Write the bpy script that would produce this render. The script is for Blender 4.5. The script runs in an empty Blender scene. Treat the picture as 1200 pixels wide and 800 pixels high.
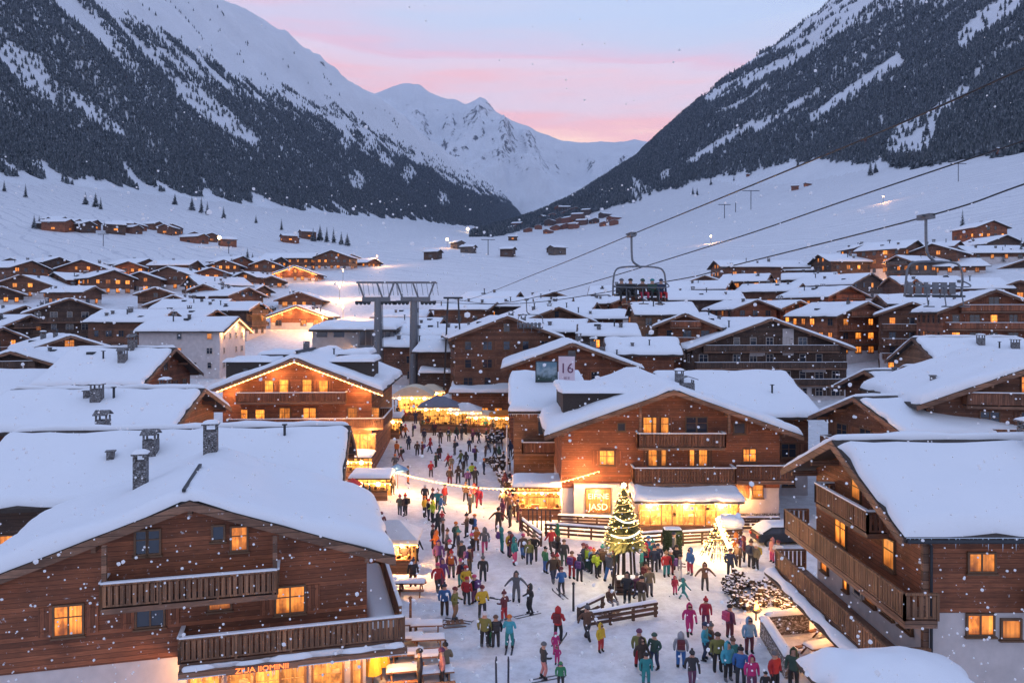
import bpy, math, random
import numpy as np
from mathutils import Vector, Matrix
SC = bpy.context.scene
COL = SC.collection
R = math.radians
rng = random.Random(7)
NR = np.random.default_rng(11)
F, CX, HY, CH = 900.0, 600.0, 370.0, 17.0      # lens and eye height of the drone camera

# ------------------------------------------------------------------ noise / terrain
def perlin(x, y, seed=0):
    x = np.asarray(x, float); y = np.asarray(y, float)
    xi = np.floor(x).astype(np.int64); yi = np.floor(y).astype(np.int64)
    xf = x - xi; yf = y - yi
    def g(ix, iy, dx, dy):
        h = (ix*374761393 + iy*668265263 + seed*974634777) & 0xffffffff
        h = ((h ^ (h >> 13))*1274126177) & 0xffffffff
        h = h ^ (h >> 16)
        a = (h & 0xffff)/65536.0*2*np.pi
        return np.cos(a)*dx + np.sin(a)*dy
    u = xf*xf*xf*(xf*(xf*6-15)+10); v = yf*yf*yf*(yf*(yf*6-15)+10)
    a = g(xi, yi, xf, yf); b = g(xi+1, yi, xf-1, yf)
    c = g(xi, yi+1, xf, yf-1); d = g(xi+1, yi+1, xf-1, yf-1)
    return (a*(1-u)+b*u)*(1-v) + (c*(1-u)+d*u)*v

def fbm(x, y, o=4, seed=0, gain=.5):
    s = 0; a = 1.0; f = 1.0
    for k in range(o):
        s = s + a*perlin(np.asarray(x)*f, np.asarray(y)*f, seed+k*17); a *= gain; f *= 2.03
    return s

def ridged(x, y, o=5, seed=0):
    s = 0; a = 1.0; f = 1.0; w = 1.0
    for k in range(o):
        n = 1-np.abs(perlin(np.asarray(x)*f, np.asarray(y)*f, seed+k*13))*1.7
        n = np.clip(n, 0, 1)**2*w
        s = s + a*n; w = np.clip(n*1.6, 0, 1); a *= .5; f *= 2.07
    return s

_ty = np.arange(-200, 6001, 2.0)
_tz = np.interp(_ty, [-200, 92, 105, 125, 150, 170, 185, 210, 260, 320, 400, 600, 1000, 6000],
                     [0, 0, .8, 3, 6, 10, 13, 18, 25.5, 32.5, 43, 67, 117, 640])
_k = np.ones(13)/13
_tz = np.convolve(np.pad(_tz, 6, mode='edge'), _k, 'valid')
LU = np.arange(-4000, 4001, 5.0)
_lc = np.interp(LU, [-4000, -2500, -1900, -1750, -650, -540, -200, 30, 70, 210, 440, 550, 1650, 1850, 2400, 4000],
                    [300, 900, 1320, 1320, 76, 56, 0, 0, 1, 18, 80, 112, 1020, 1035, 800, 300])
_lc = np.convolve(np.pad(_lc, 7, mode='edge'), np.ones(15)/15, 'valid')

def wfac(y):
    return np.interp(y, [0, 1200, 2500, 3600, 6000], [1, 1, .66, .33, .27])

def axis_w(y): return np.interp(y, [-200, 0, 1500, 3000, 5400], [0, 0, 50, 165, 400])          # foot of the western flank runs straight up the valley
def axis_e(y): return np.interp(y, [0, 1400, 2400, 4000, 6000], [0, 46, 66, 70, 60])   # the eastern spur closes the valley

def uco(x, y):
    w = wfac(y); ue = (np.asarray(x)-axis_e(y))/w; uw = (np.asarray(x)-axis_w(y))/w
    return np.where(ue > 40, ue, np.minimum(uw, 40))

def terr(x, y):
    x = np.asarray(x, float); y = np.asarray(y, float)
    u = uco(x, y); w = wfac(y)
    z = np.interp(y, _ty, _tz) + (np.interp(np.minimum((x-axis_w(y))/w, 0), LU, _lc)+np.interp(np.maximum((x-axis_e(y))/w, 0), LU, _lc))*w
    hi = np.clip((np.abs(u)-600)/900, 0, 1)
    n1 = fbm(x/700+3, y/900, 3, 5)*150*hi*w
    n2 = fbm(x/420, y/110+9, 4, 23)*34*np.clip((np.abs(u)-560)/300, 0, 1)*w
    n3 = fbm(x/55, y/55, 3, 31)*9*hi
    mead = np.clip((y-230)/260, 0, 1)
    n4 = fbm(x/130+7, y/170, 3, 41)*5.5*mead
    n5 = fbm(x/26, y/26, 2, 51)*.55*np.clip((y-150)/120, 0, 1)
    sp = np.clip((x+130)/360, 0, 1.6)*125*np.exp(-((y-2500)/520)**2)
    return z + sp + n1 + n2 + n3 + n4 + n5

def tz1(x, y):
    return float(terr(np.array([x]), np.array([y]))[0])

def wp(px, py, Y):                # point seen at photo pixel px,py at depth Y
    return ((px-CX)/F*Y, Y, CH - (py-HY)/F*Y)

def gp(px, py):                   # point on the ground that the photo shows at px,py
    if py > 545:
        Y = CH*F/(py-HY); return ((px-CX)/F*Y, Y, 0.0)
    Ys = np.concatenate([np.arange(40, 400, .5), np.arange(400, 3600, 4.0)])
    zl = CH - (py-HY)/F*Ys; zt = terr((px-CX)/F*Ys, Ys)
    k = np.nonzero(zt >= zl)[0]
    Y = Ys[k[0]] if len(k) else 3000.
    return ((px-CX)/F*Y, float(Y), tz1((px-CX)/F*Y, Y))

# ------------------------------------------------------------------ material helpers
def nd(t, typ, **kw):
    n = t.nodes.new(typ)
    for k, v in kw.items():
        if k.startswith('i_'):
            n.inputs[k[2:].replace('_', ' ')].default_value = v
        else: setattr(n, k, v)
    return n

def newmat(name):
    m = bpy.data.materials.new(name); m.use_nodes = True
    t = m.node_tree; b = t.nodes['Principled BSDF']
    return m, t, b

def ramp(t, stops, interp='LINEAR'):
    r = t.nodes.new('ShaderNodeValToRGB'); r.color_ramp.interpolation = interp
    e = r.color_ramp.elements
    while len(e) < len(stops): e.new(.5)
    for k, (p, c) in enumerate(stops):
        e[k].position = p; e[k].color = (c[0], c[1], c[2], 1)
    return r

def mix(t, fac, a, b, typ='MIX'):
    m = t.nodes.new('ShaderNodeMix'); m.data_type = 'RGBA'; m.blend_type = typ
    for s, v in ((m.inputs[0], fac), (m.inputs[6], a), (m.inputs[7], b)):
        if hasattr(v, 'links') or hasattr(v, 'is_linked'): t.links.new(v, s)
        elif isinstance(v, (int, float)): s.default_value = v
        else: s.default_value = (v[0], v[1], v[2], 1)
    return m.outputs[2]

def coords(t, scale=(1, 1, 1), kind='Object'):
    tc = t.nodes.new('ShaderNodeTexCoord'); mp = t.nodes.new('ShaderNodeMapping')
    mp.inputs['Scale'].default_value = scale
    t.links.new(tc.outputs[kind], mp.inputs['Vector'])
    return mp.outputs['Vector']

def noise(t, vec, scale, detail=3, rough=.55):
    n = nd(t, 'ShaderNodeTexNoise'); n.inputs['Scale'].default_value = scale
    n.inputs['Detail'].default_value = detail; n.inputs['Roughness'].default_value = rough
    t.links.new(vec, n.inputs['Vector'])
    return n.outputs['Fac']

def bump(t, b, h, strength=.3, dist=.05):
    bp = nd(t, 'ShaderNodeBump'); bp.inputs['Strength'].default_value = strength
    bp.inputs['Distance'].default_value = dist
    t.links.new(h, bp.inputs['Height']); t.links.new(bp.outputs['Normal'], b.inputs['Normal'])

def m_plain(name, c, rough=.6, metal=0, var=.15, sc=6):
    m, t, b = newmat(name)
    v = coords(t); n = noise(t, v, sc, 3)
    r = ramp(t, [(.3, [x*(1-var) for x in c]), (.7, [min(1, x*(1+var)) for x in c])])
    t.links.new(n, r.inputs[0]); t.links.new(r.outputs[0], b.inputs['Base Color'])
    b.inputs['Roughness'].default_value = rough; b.inputs['Metallic'].default_value = metal
    return m

def m_snow(name, big=.12, fine=2.2, dist=.18, c=(.86, .88, .92)):
    m, t, b = newmat(name)
    v = coords(t)
    n1 = noise(t, v, big*3, 4, .6); n2 = noise(t, v, fine, 4, .6)
    mm = nd(t, 'ShaderNodeMath', operation='MULTIPLY_ADD'); mm.inputs[1].default_value = .35
    t.links.new(n2, mm.inputs[0]); t.links.new(n1, mm.inputs[2])
    r = ramp(t, [(.2, [x*.965 for x in c]), (.8, c)])
    t.links.new(n1, r.inputs[0]); t.links.new(r.outputs[0], b.inputs['Base Color'])
    b.inputs['Roughness'].default_value = .62
    b.inputs['Specular IOR Level'].default_value = .25
    bump(t, b, mm.outputs[0], .55, dist)
    return m

def m_wood(name, c, board=.19, vertical=False, dust=.0):
    m, t, b = newmat(name)
    tc = t.nodes.new('ShaderNodeTexCoord')
    sep = t.nodes.new('ShaderNodeSeparateXYZ'); t.links.new(tc.outputs['Object'], sep.inputs[0])
    if vertical:
        ax = nd(t, 'ShaderNodeMath', operation='ADD'); t.links.new(sep.outputs[0], ax.inputs[0]); t.links.new(sep.outputs[1], ax.inputs[1]); src = ax.outputs[0]
        gs = (9, 9, .7)
    else: src = sep.outputs[2]; gs = (.7, .7, 9)
    dv = nd(t, 'ShaderNodeMath', operation='DIVIDE'); dv.inputs[1].default_value = board; t.links.new(src, dv.inputs[0])
    fl = nd(t, 'ShaderNodeMath', operation='FLOOR'); t.links.new(dv.outputs[0], fl.inputs[0])
    fr = nd(t, 'ShaderNodeMath', operation='FRACT'); t.links.new(dv.outputs[0], fr.inputs[0])
    wn = nd(t, 'ShaderNodeTexWhiteNoise', noise_dimensions='1D'); t.links.new(fl.outputs[0], wn.inputs['W'])
    mp = t.nodes.new('ShaderNodeMapping'); mp.inputs['Scale'].default_value = gs; t.links.new(tc.outputs['Object'], mp.inputs[0])
    g = noise(t, mp.outputs[0], 2.5, 5, .65)
    big = noise(t, tc.outputs['Object'], .45, 3, .6)
    r = ramp(t, [(.25, [x*.5 for x in c]), (.55, c), (.85, [x*1.55 for x in c])]); t.links.new(g, r.inputs[0])
    r2 = ramp(t, [(0, (.62,)*3), (1, (1.25,)*3)]); t.links.new(wn.outputs['Value'], r2.inputs[0])
    o = mix(t, 1.0, r.outputs[0], r2.outputs[0], 'MULTIPLY')
    r3 = ramp(t, [(.28, (.5, .49, .5)), (.5, (.95, .95, .95)), (.72, (1.25, 1.15, 1.05))]); t.links.new(big, r3.inputs[0])
    o = mix(t, 1.0, o, r3.outputs[0], 'MULTIPLY')
    gap = nd(t, 'ShaderNodeMath', operation='LESS_THAN'); gap.inputs[1].default_value = .09; t.links.new(fr.outputs[0], gap.inputs[0])
    o = mix(t, gap.outputs[0], o, [x*.22 for x in c])
    if dust:
        # wind-blown snow caught on the boards
        dn = noise(t, tc.outputs['Object'], 4.3, 6, .75)
        rd = ramp(t, [(.625, (0, 0, 0)), (.68, (1, 1, 1))]); t.links.new(dn, rd.inputs[0])
        mk = nd(t, 'ShaderNodeMath', operation='MULTIPLY'); mk.inputs[1].default_value = dust; t.links.new(rd.outputs[0], mk.inputs[0])
        o = mix(t, mk.outputs[0], o, (.62, .64, .68))
    t.links.new(o, b.inputs['Base Color']); b.inputs['Roughness'].default_value = .72
    bump(t, b, fr.outputs[0], .25, .012)
    return m

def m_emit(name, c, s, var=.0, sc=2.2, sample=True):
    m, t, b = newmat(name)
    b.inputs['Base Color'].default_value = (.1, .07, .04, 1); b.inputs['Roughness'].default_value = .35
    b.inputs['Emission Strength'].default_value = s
    if var:
        v = coords(t, (1, 1, .55)); oi = t.nodes.new('ShaderNodeObjectInfo')
        ad = nd(t, 'ShaderNodeVectorMath', operation='ADD'); t.links.new(v, ad.inputs[0])
        cm = nd(t, 'ShaderNodeVectorMath', operation='SCALE'); cm.inputs['Scale'].default_value = 1.0
        cb = t.nodes.new('ShaderNodeCombineXYZ')
        mu = nd(t, 'ShaderNodeMath', operation='MULTIPLY'); mu.inputs[1].default_value = 37.; t.links.new(oi.outputs['Random'], mu.inputs[0])
        t.links.new(mu.outputs[0], cb.inputs[0]); t.links.new(mu.outputs[0], cb.inputs[1]); t.links.new(cb.outputs[0], ad.inputs[1])
        n = noise(t, ad.outputs[0], sc, 3, .6)
        r = ramp(t, [(.32, [c[0]*(1-var), c[1]*(1-var)*.8, c[2]*(1-var)*.6]), (.5, c), (.72, (c[0]*1.25, c[1]*1.5, c[2]*1.9))])
        t.links.new(n, r.inputs[0])
        # each room is lit differently
        ml = nd(t, 'ShaderNodeMath', operation='MULTIPLY_ADD'); ml.inputs[1].default_value = 1.3*s; ml.inputs[2].default_value = .5*s
        t.links.new(oi.outputs['Random'], ml.inputs[0]); t.links.new(ml.outputs[0], b.inputs['Emission Strength'])
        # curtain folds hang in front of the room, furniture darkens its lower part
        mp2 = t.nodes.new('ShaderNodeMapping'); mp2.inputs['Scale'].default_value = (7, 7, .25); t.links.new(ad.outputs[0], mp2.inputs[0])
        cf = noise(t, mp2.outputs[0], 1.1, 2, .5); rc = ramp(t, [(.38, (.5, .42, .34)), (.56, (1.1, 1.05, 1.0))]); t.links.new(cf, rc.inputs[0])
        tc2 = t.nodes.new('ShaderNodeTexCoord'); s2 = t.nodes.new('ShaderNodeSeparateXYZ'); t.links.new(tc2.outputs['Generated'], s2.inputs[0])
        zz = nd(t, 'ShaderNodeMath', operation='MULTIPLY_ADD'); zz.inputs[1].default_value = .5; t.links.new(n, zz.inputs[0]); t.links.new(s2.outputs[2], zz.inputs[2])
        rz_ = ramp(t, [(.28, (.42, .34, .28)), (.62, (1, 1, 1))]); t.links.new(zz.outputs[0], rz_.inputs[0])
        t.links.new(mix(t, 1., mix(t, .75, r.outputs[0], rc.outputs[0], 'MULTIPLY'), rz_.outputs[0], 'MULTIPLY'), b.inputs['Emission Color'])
    else: b.inputs['Emission Color'].default_value = (*c, 1)
    m.cycles.emission_sampling = 'AUTO' if sample else 'NONE'
    return m

def m_stone(name, c, sc=3.0, snowy=.0):
    m, t, b = newmat(name)
    v = coords(t, (1, 1, 1.8)); vo = nd(t, 'ShaderNodeTexVoronoi'); vo.inputs['Scale'].default_value = sc; t.links.new(v, vo.inputs['Vector'])
    vd = nd(t, 'ShaderNodeTexVoronoi', feature='DISTANCE_TO_EDGE'); vd.inputs['Scale'].default_value = sc; t.links.new(v, vd.inputs['Vector'])
    n = noise(t, v, sc*3, 4)
    r = ramp(t, [(0, [x*.6 for x in c]), (1, [x*1.4 for x in c])])
    sp = t.nodes.new('ShaderNodeSeparateColor'); t.links.new(vo.outputs['Color'], sp.inputs[0]); t.links.new(sp.outputs[0], r.inputs[0])
    r2 = ramp(t, [(.02, (.35,)*3), (.09, (1, 1, 1))]); t.links.new(vd.outputs['Distance'], r2.inputs[0])
    o = mix(t, 1.0, r.outputs[0], r2.outputs[0], 'MULTIPLY')
    if snowy:
        r3 = ramp(t, [(.52, (0, 0, 0)), (.6, (snowy,)*3)]); t.links.new(n, r3.inputs[0])
        o = mix(t, r3.outputs[0], o, (.8, .82, .86))
    t.links.new(o, b.inputs['Base Color']); b.inputs['Roughness'].default_value = .85
    bump(t, b, r2.outputs[0], .4, .03)
    return m

M = {}
M['snow'] = m_snow('roof_snow_mat', .12, 1.4, .12)
M['snow_cap'] = m_snow('snow_cap_mat', .5, 3., .05)
WOOD = {'red': (.31, .105, .048), 'brown': (.21, .092, .052), 'dark': (.115, .064, .044), 'tan': (.30, .15, .08), 'grey': (.17, .13, .11)}
for k, c in WOOD.items():
    M['w_'+k] = m_wood('timber_'+k, c, .2, False, .85)
    M['v_'+k] = m_wood('slats_'+k, c, .16, True, .5)
M['verge'] = m_wood('verge_wood', (.27, .145, .092), .35, False, .4)
M['roofing'] = m_plain('roof_boards', (.05, .036, .03), .8)
M['plaster'] = m_plain('plaster', (.62, .56, .55), .85, 0, .1, 1.5)
M['stonepl'] = m_plain('plaster_grey', (.4, .38, .37), .85, 0, .12, 1.2)
M['frame'] = m_plain('window_frame', (.16, .085, .045), .6)
M['frame_w'] = m_plain('window_frame_pale', (.5, .44, .4), .6)
M['stone'] = m_stone('chimney_stone', (.12, .11, .11), 4., .35)
M['rubble'] = m_stone('rubble_stone', (.2, .17, .15), 2.4, .6)
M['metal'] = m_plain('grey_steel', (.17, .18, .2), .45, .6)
M['dmetal'] = m_plain('dark_steel', (.045, .05, .058), .5, .5)
M['cable'] = m_plain('cable_steel', (.03, .032, .038), .5, .4)
WARM = (1.0, .36, .055)
M['lit_a'] = m_emit('lit_pane_soft', (1., .29, .035), .8, .6)
M['lit_b'] = m_emit('lit_pane', (1., .31, .04), 1.2, .6)
M['lit_shop'] = m_emit('lit_shop_pane', (1., .34, .05), 1.15, .7, 3.4)
M['bulb'] = m_emit('bulb', (1., .50, .15), 9., 0, 1, False)
M['bulb_big'] = m_emit('lamp_globe', (1., .62, .25), 30., 0, 1, False)
M['bulb_white'] = m_emit('bulb_white', (1., .86, .55), 10., 0, 1, False)
def m_glass():
    m, t, b = newmat('dark_pane')
    b.inputs['Base Color'].default_value = (.03, .04, .06, 1); b.inputs['Roughness'].default_value = .08
    b.inputs['Specular IOR Level'].default_value = 1.
    return m
M['glass'] = m_glass()

# ------------------------------------------------------------------ mesh builder
class MB:
    def __init__(s): s.v = []; s.f = []; s.m = []
    def add(s, vs, fs, mi=0):
        o = len(s.v); s.v += [tuple(p) for p in vs]
        for f in fs: s.f.append(tuple(i+o for i in f)); s.m.append(mi)
        return s
    def box(s, x0, x1, y0, y1, z0, z1, mi=0):
        return s.add([(x0, y0, z0), (x1, y0, z0), (x1, y1, z0), (x0, y1, z0), (x0, y0, z1), (x1, y0, z1), (x1, y1, z1), (x0, y1, z1)],
                     [(3, 2, 1, 0), (4, 5, 6, 7), (0, 1, 5, 4), (1, 2, 6, 5), (2, 3, 7, 6), (3, 0, 4, 7)], mi)
    def beam(s, p, q, w, h=None, mi=0, up=(0, 0, 1)):
        h = h or w; p = Vector(p); q = Vector(q); d = (q-p).normalized(); u = Vector(up)
        if abs(d.dot(u)) > .98: u = Vector((0, 1, 0))
        a = d.cross(u).normalized()*w/2; b = a.normalized().cross(d).normalized()*h/2
        vs = [p-a-b, p+a-b, p+a+b, p-a+b, q-a-b, q+a-b, q+a+b, q-a+b]
        return s.add(vs, [(3, 2, 1, 0), (4, 5, 6, 7), (0, 1, 5, 4), (1, 2, 6, 5), (2, 3, 7, 6), (3, 0, 4, 7)], mi)
    def tube(s, pts, r, n=6, mi=0, caps=True):
        pts = [Vector(p) for p in pts]; o = len(s.v); rs = r if isinstance(r, (list, tuple)) else [r]*len(pts)
        for i, p in enumerate(pts):
            d = (pts[min(i+1, len(pts)-1)]-pts[max(i-1, 0)]).normalized()
            u = Vector((0, 0, 1)) if abs(d.z) < .9 else Vector((0, 1, 0))
            a = d.cross(u).normalized(); b = a.cross(d).normalized()
            for k in range(n):
                t = 2*math.pi*k/n; s.v.append(tuple(p+(a*math.cos(t)+b*math.sin(t))*rs[i]))
        for i in range(len(pts)-1):
            for k in range(n):
                s.f.append((o+i*n+k, o+i*n+(k+1) % n, o+(i+1)*n+(k+1) % n, o+(i+1)*n+k)); s.m.append(mi)
        if caps:
            s.f.append(tuple(o+k for k in range(n))[::-1]); s.m.append(mi)
            e = o+(len(pts)-1)*n; s.f.append(tuple(e+k for k in range(n))); s.m.append(mi)
        return s
    def prism(s, poly, y0, y1, mi=0):      # poly in (x,z), extruded along y
        n = len(poly)
        vs = [(x, y0, z) for x, z in poly]+[(x, y1, z) for x, z in poly]
        fs = [tuple(range(n)), tuple(range(n, 2*n))[::-1]]+[((k+1) % n, k, k+n, (k+1) % n+n) for k in range(n)]
        return s.add(vs, fs, mi)
    def ball(s, c, r, n=6, m=4, mi=0, sq=(1, 1, 1)):
        vs = [(c[0], c[1], c[2]-r*sq[2])]; fs = []
        for i in range(1, m):
            ph = -math.pi/2+math.pi*i/m
            for k in range(n):
                t = 2*math.pi*k/n
                vs.append((c[0]+r*sq[0]*math.cos(ph)*math.cos(t), c[1]+r*sq[1]*math.cos(ph)*math.sin(t), c[2]+r*sq[2]*math.sin(ph)))
        vs.append((c[0], c[1], c[2]+r*sq[2])); L = len(vs)-1
        for k in range(n):
            fs.append((0, 1+(k+1) % n, 1+k)); fs.append((L, L-n+k, L-n+(k+1) % n))
            for i in range(m-2): fs.append((1+i*n+k, 1+i*n+(k+1) % n, 1+(i+1)*n+(k+1) % n, 1+(i+1)*n+k))
        return s.add(vs, fs, mi)
    def mesh(s, name, mats, smooth=False):
        me = bpy.data.meshes.new(name); me.from_pydata(s.v, [], s.f)
        for m in (mats if isinstance(mats, (list, tuple)) else [mats]): me.materials.append(M[m] if isinstance(m, str) else m)
        if len(me.materials) > 1: me.polygons.foreach_set('material_index', s.m)
        if smooth: me.polygons.foreach_set('use_smooth', [True]*len(s.f))
        me.update(); return me
    def build(s, name, mats, parent=None, smooth=False, loc=None, rz=0):
        return obj(name, s.mesh(name, mats, smooth), parent, loc, rz)

def obj(name, data, parent=None, loc=None, rz=0):
    o = bpy.data.objects.new(name, data); COL.objects.link(o)
    if parent is not None: o.parent = parent
    if loc is not None: o.location = loc
    if rz: o.rotation_euler = (0, 0, rz)
    return o

def tag(o, label=None, cat=None, group=None, kind=None):
    if label: o['label'] = label
    if cat: o['category'] = cat
    if group: o['group'] = group
    if kind: o['kind'] = kind
    return o

def thing(name, label, cat, loc, rz=0, group=None):
    return tag(obj(name, None, None, loc, rz), label, cat, group)

def copy_tree(o, parent=None):
    c = o.copy(); COL.objects.link(c); c.parent = parent
    for ch in list(o.children): copy_tree(ch, c)
    return c

def mesh_np(name, v, f, mats, smooth=True, attr=None):
    me = bpy.data.meshes.new(name); n = len(v); v = np.ascontiguousarray(v, np.float32); f = np.ascontiguousarray(f, np.int32)
    k = f.shape[1]
    me.vertices.add(n); me.vertices.foreach_set('co', v.ravel())
    me.loops.add(f.size); me.loops.foreach_set('vertex_index', f.ravel())
    me.polygons.add(len(f)); me.polygons.foreach_set('loop_start', np.arange(0, f.size, k, dtype=np.int32))
    me.polygons.foreach_set('use_smooth', np.full(len(f), smooth))
    for m in mats: me.materials.append(M[m] if isinstance(m, str) else m)
    if attr:
        for nm, a in attr.items():
            at = me.attributes.new(nm, 'FLOAT', 'POINT'); at.data.foreach_set('value', np.ascontiguousarray(a, np.float32))
    me.update(); me.validate(); return me

# ------------------------------------------------------------------ camera, sky, light
cam = bpy.data.cameras.new('camera'); co = bpy.data.objects.new('camera', cam); COL.objects.link(co)
co.location = (0, 0, CH); co.rotation_euler = (R(90), 0, 0)
cam.sensor_width = 36; cam.lens = 36*F/1200; cam.shift_y = -30/1200
cam.clip_start = .2; cam.clip_end = 40000
SC.camera = co
SC.view_settings.view_transform = 'Standard'; SC.view_settings.look = 'None'
SC.view_settings.exposure = .14; SC.view_settings.gamma = 1
SC.cycles.use_denoising = True
SC.cycles.max_bounces = 5; SC.cycles.diffuse_bounces = 3; SC.cycles.glossy_bounces = 2; SC.cycles.transmission_bounces = 2
SC.cycles.volume_bounces = 0; SC.cycles.caustics_reflective = False; SC.cycles.caustics_refractive = False
SC.cycles.sample_clamp_indirect = 4

SUN_EL, SUN_AZ = R(2.0), R(12)    # the sun has just gone behind the head of the valley
def make_world():
    w = bpy.data.worlds.new('World'); SC.world = w; w.use_nodes = True
    t = w.node_tree; bg = t.nodes['Background']
    sky = nd(t, 'ShaderNodeTexSky', sky_type='NISHITA'); sky.sun_disc = False
    sky.sun_elevation = SUN_EL; sky.sun_rotation = SUN_AZ; sky.altitude = 1500; sky.ozone_density = 3.; sky.dust_density = 1.2
    tc = t.nodes.new('ShaderNodeTexCoord'); sep = t.nodes.new('ShaderNodeSeparateXYZ'); t.links.new(tc.outputs['Generated'], sep.inputs[0])
    # long thin cloud streaks: noise stretched along the horizon, tilted a little
    mp = t.nodes.new('ShaderNodeMapping'); mp.inputs['Scale'].default_value = (1.1, 1.1, 11.); mp.inputs['Rotation'].default_value = (0, R(9), 0)
    t.links.new(tc.outputs['Generated'], mp.inputs[0])
    n = noise(t, mp.outputs[0], 1.7, 5, .55)
    wob = nd(t, 'ShaderNodeMath', operation='MULTIPLY_ADD'); wob.inputs[1].default_value = .23; t.links.new(n, wob.inputs[0])
    tl = nd(t, 'ShaderNodeMath', operation='MULTIPLY_ADD'); tl.inputs[1].default_value = .075; t.links.new(sep.outputs[0], tl.inputs[0]); t.links.new(sep.outputs[2], tl.inputs[2])
    t.links.new(tl.outputs[0], wob.inputs[2])
    sh = nd(t, 'ShaderNodeMath', operation='ADD'); sh.inputs[1].default_value = -.115; t.links.new(wob.outputs[0], sh.inputs[0])
    r = ramp(t, [(0, (0.698, 0.512, 0.419)), (.20, (0.911, 0.632, 0.465)), (.228, (0.865, 0.558, 0.465)), (.252, (0.744, 0.400, 0.428)), (.278, (0.651, 0.484, 0.558)),
                 (.298, (0.614, 0.502, 0.595)), (.315, (0.632, 0.419, 0.512)), (.338, (0.530, 0.465, 0.586)), (.37, (0.456, 0.484, 0.623)), (.42, (0.409, 0.484, 0.651)), (.55, (0.340, 0.410, 0.620)), (.8, (0.270, 0.360, 0.600)), (1, (0.250, 0.350, 0.600))])
    t.links.new(sh.outputs[0], r.inputs[0])
    # away from the sunset the sky is plain blue
    anti = nd(t, 'ShaderNodeMapRange', interpolation_type='SMOOTHSTEP'); anti.inputs[1].default_value = .75; anti.inputs[2].default_value = -.15
    t.links.new(sep.outputs[1], anti.inputs[0])
    up = nd(t, 'ShaderNodeMapRange'); up.inputs[1].default_value = 0; up.inputs[2].default_value = .6; t.links.new(sep.outputs[2], up.inputs[0])
    blue = mix(t, up.outputs[0], (.40, .40, .51), (.305, .365, .54))
    c = mix(t, anti.outputs[0], r.outputs[0], blue)
    ns = nd(t, 'ShaderNodeVectorMath', operation='SCALE'); ns.inputs['Scale'].default_value = .022; t.links.new(sky.outputs[0], ns.inputs[0])
    ad = nd(t, 'ShaderNodeVectorMath', operation='ADD'); t.links.new(c, ad.inputs[0]); t.links.new(ns.outputs[0], ad.inputs[1])
    t.links.new(ad.outputs[0], bg.inputs['Color']); bg.inputs['Strength'].default_value = SKY_S
SKY_S = 1.5
make_world()
sl = bpy.data.lights.new('sun', 'SUN'); sl.energy = .35; sl.angle = R(14); sl.color = (1., .72, .66)
so = bpy.data.objects.new('sun', sl); COL.objects.link(so)
so.rotation_euler = Vector((math.sin(SUN_AZ)*math.cos(R(8)), math.cos(SUN_AZ)*math.cos(R(8)), math.sin(R(8)))).to_track_quat('Z', 'Y').to_euler()

LAMP_GAIN = 10.5
def lamp(parent, loc, watts, radius=.15, color=(1., .47, .16)):
    l = bpy.data.lights.new('glow', 'POINT'); l.energy = watts*LAMP_GAIN; l.shadow_soft_size = radius; l.color = color
    o = bpy.data.objects.new('glow', l); COL.objects.link(o)
    if parent is not None: o.parent = parent
    o.location = loc
    return o
# ------------------------------------------------------------------ ground and mountains
def m_ground():
    m, t, b = newmat('valley_snow')
    tc = t.nodes.new('ShaderNodeTexCoord'); v = tc.outputs['Object']
    n1 = noise(t, v, .05, 5, .6); n2 = noise(t, v, 1.1, 5, .65); n3 = noise(t, v, 5., 3, .6)
    a = nd(t, 'ShaderNodeMath', operation='MULTIPLY_ADD'); a.inputs[1].default_value = .35; t.links.new(n3, a.inputs[0]); t.links.new(n2, a.inputs[2])
    # trodden street snow is greyer where people walk
    r = ramp(t, [(.35, (.68, .68, .70)), (.55, (.80, .81, .84)), (.7, (.85, .86, .89))]); t.links.new(n2, r.inputs[0])
    r2 = ramp(t, [(.3, (.93, .93, .94)), (.7, (1, 1, 1))]); t.links.new(n1, r2.inputs[0])
    o = mix(t, 1., r.outputs[0], r2.outputs[0], 'MULTIPLY')
    # old ski tracks sweep down the pistes
    wv = nd(t, 'ShaderNodeTexWave', wave_type='BANDS', bands_direction='DIAGONAL'); wv.inputs['Scale'].default_value = .035; wv.inputs['Distortion'].default_value = 9.; wv.inputs['Detail'].default_value = 4.; wv.inputs['Detail Scale'].default_value = .6
    t.links.new(v, wv.inputs['Vector']); rw = ramp(t, [(.0, (.80, .81, .84)), (.10, (1, 1, 1))]); t.links.new(wv.outputs[0], rw.inputs[0])
    sp = t.nodes.new('ShaderNodeSeparateXYZ'); t.links.new(v, sp.inputs[0]); mk = nd(t, 'ShaderNodeMapRange'); mk.inputs[1].default_value = 240; mk.inputs[2].default_value = 400; t.links.new(sp.outputs[1], mk.inputs[0])
    o = mix(t, mk.outputs[0], o, mix(t, 1., o, rw.outputs[0], 'MULTIPLY'))
    n4 = noise(t, v, 2.6, 6, .75); r4 = ramp(t, [(.36, (.88, .87, .88)), (.5, (1, 1, 1))]); t.links.new(n4, r4.inputs[0])
    mk2 = nd(t, 'ShaderNodeMapRange'); mk2.inputs[1].default_value = 120; mk2.inputs[2].default_value = 90; t.links.new(sp.outputs[1], mk2.inputs[0])
    o = mix(t, mk2.outputs[0], o, mix(t, 1., o, r4.outputs[0], 'MULTIPLY'))
    t.links.new(o, b.inputs['Base Color']); b.inputs['Roughness'].default_value = .65; b.inputs['Specular IOR Level'].default_value = .2
    bump(t, b, a.outputs[0], .45, .16)
    return m
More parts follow.
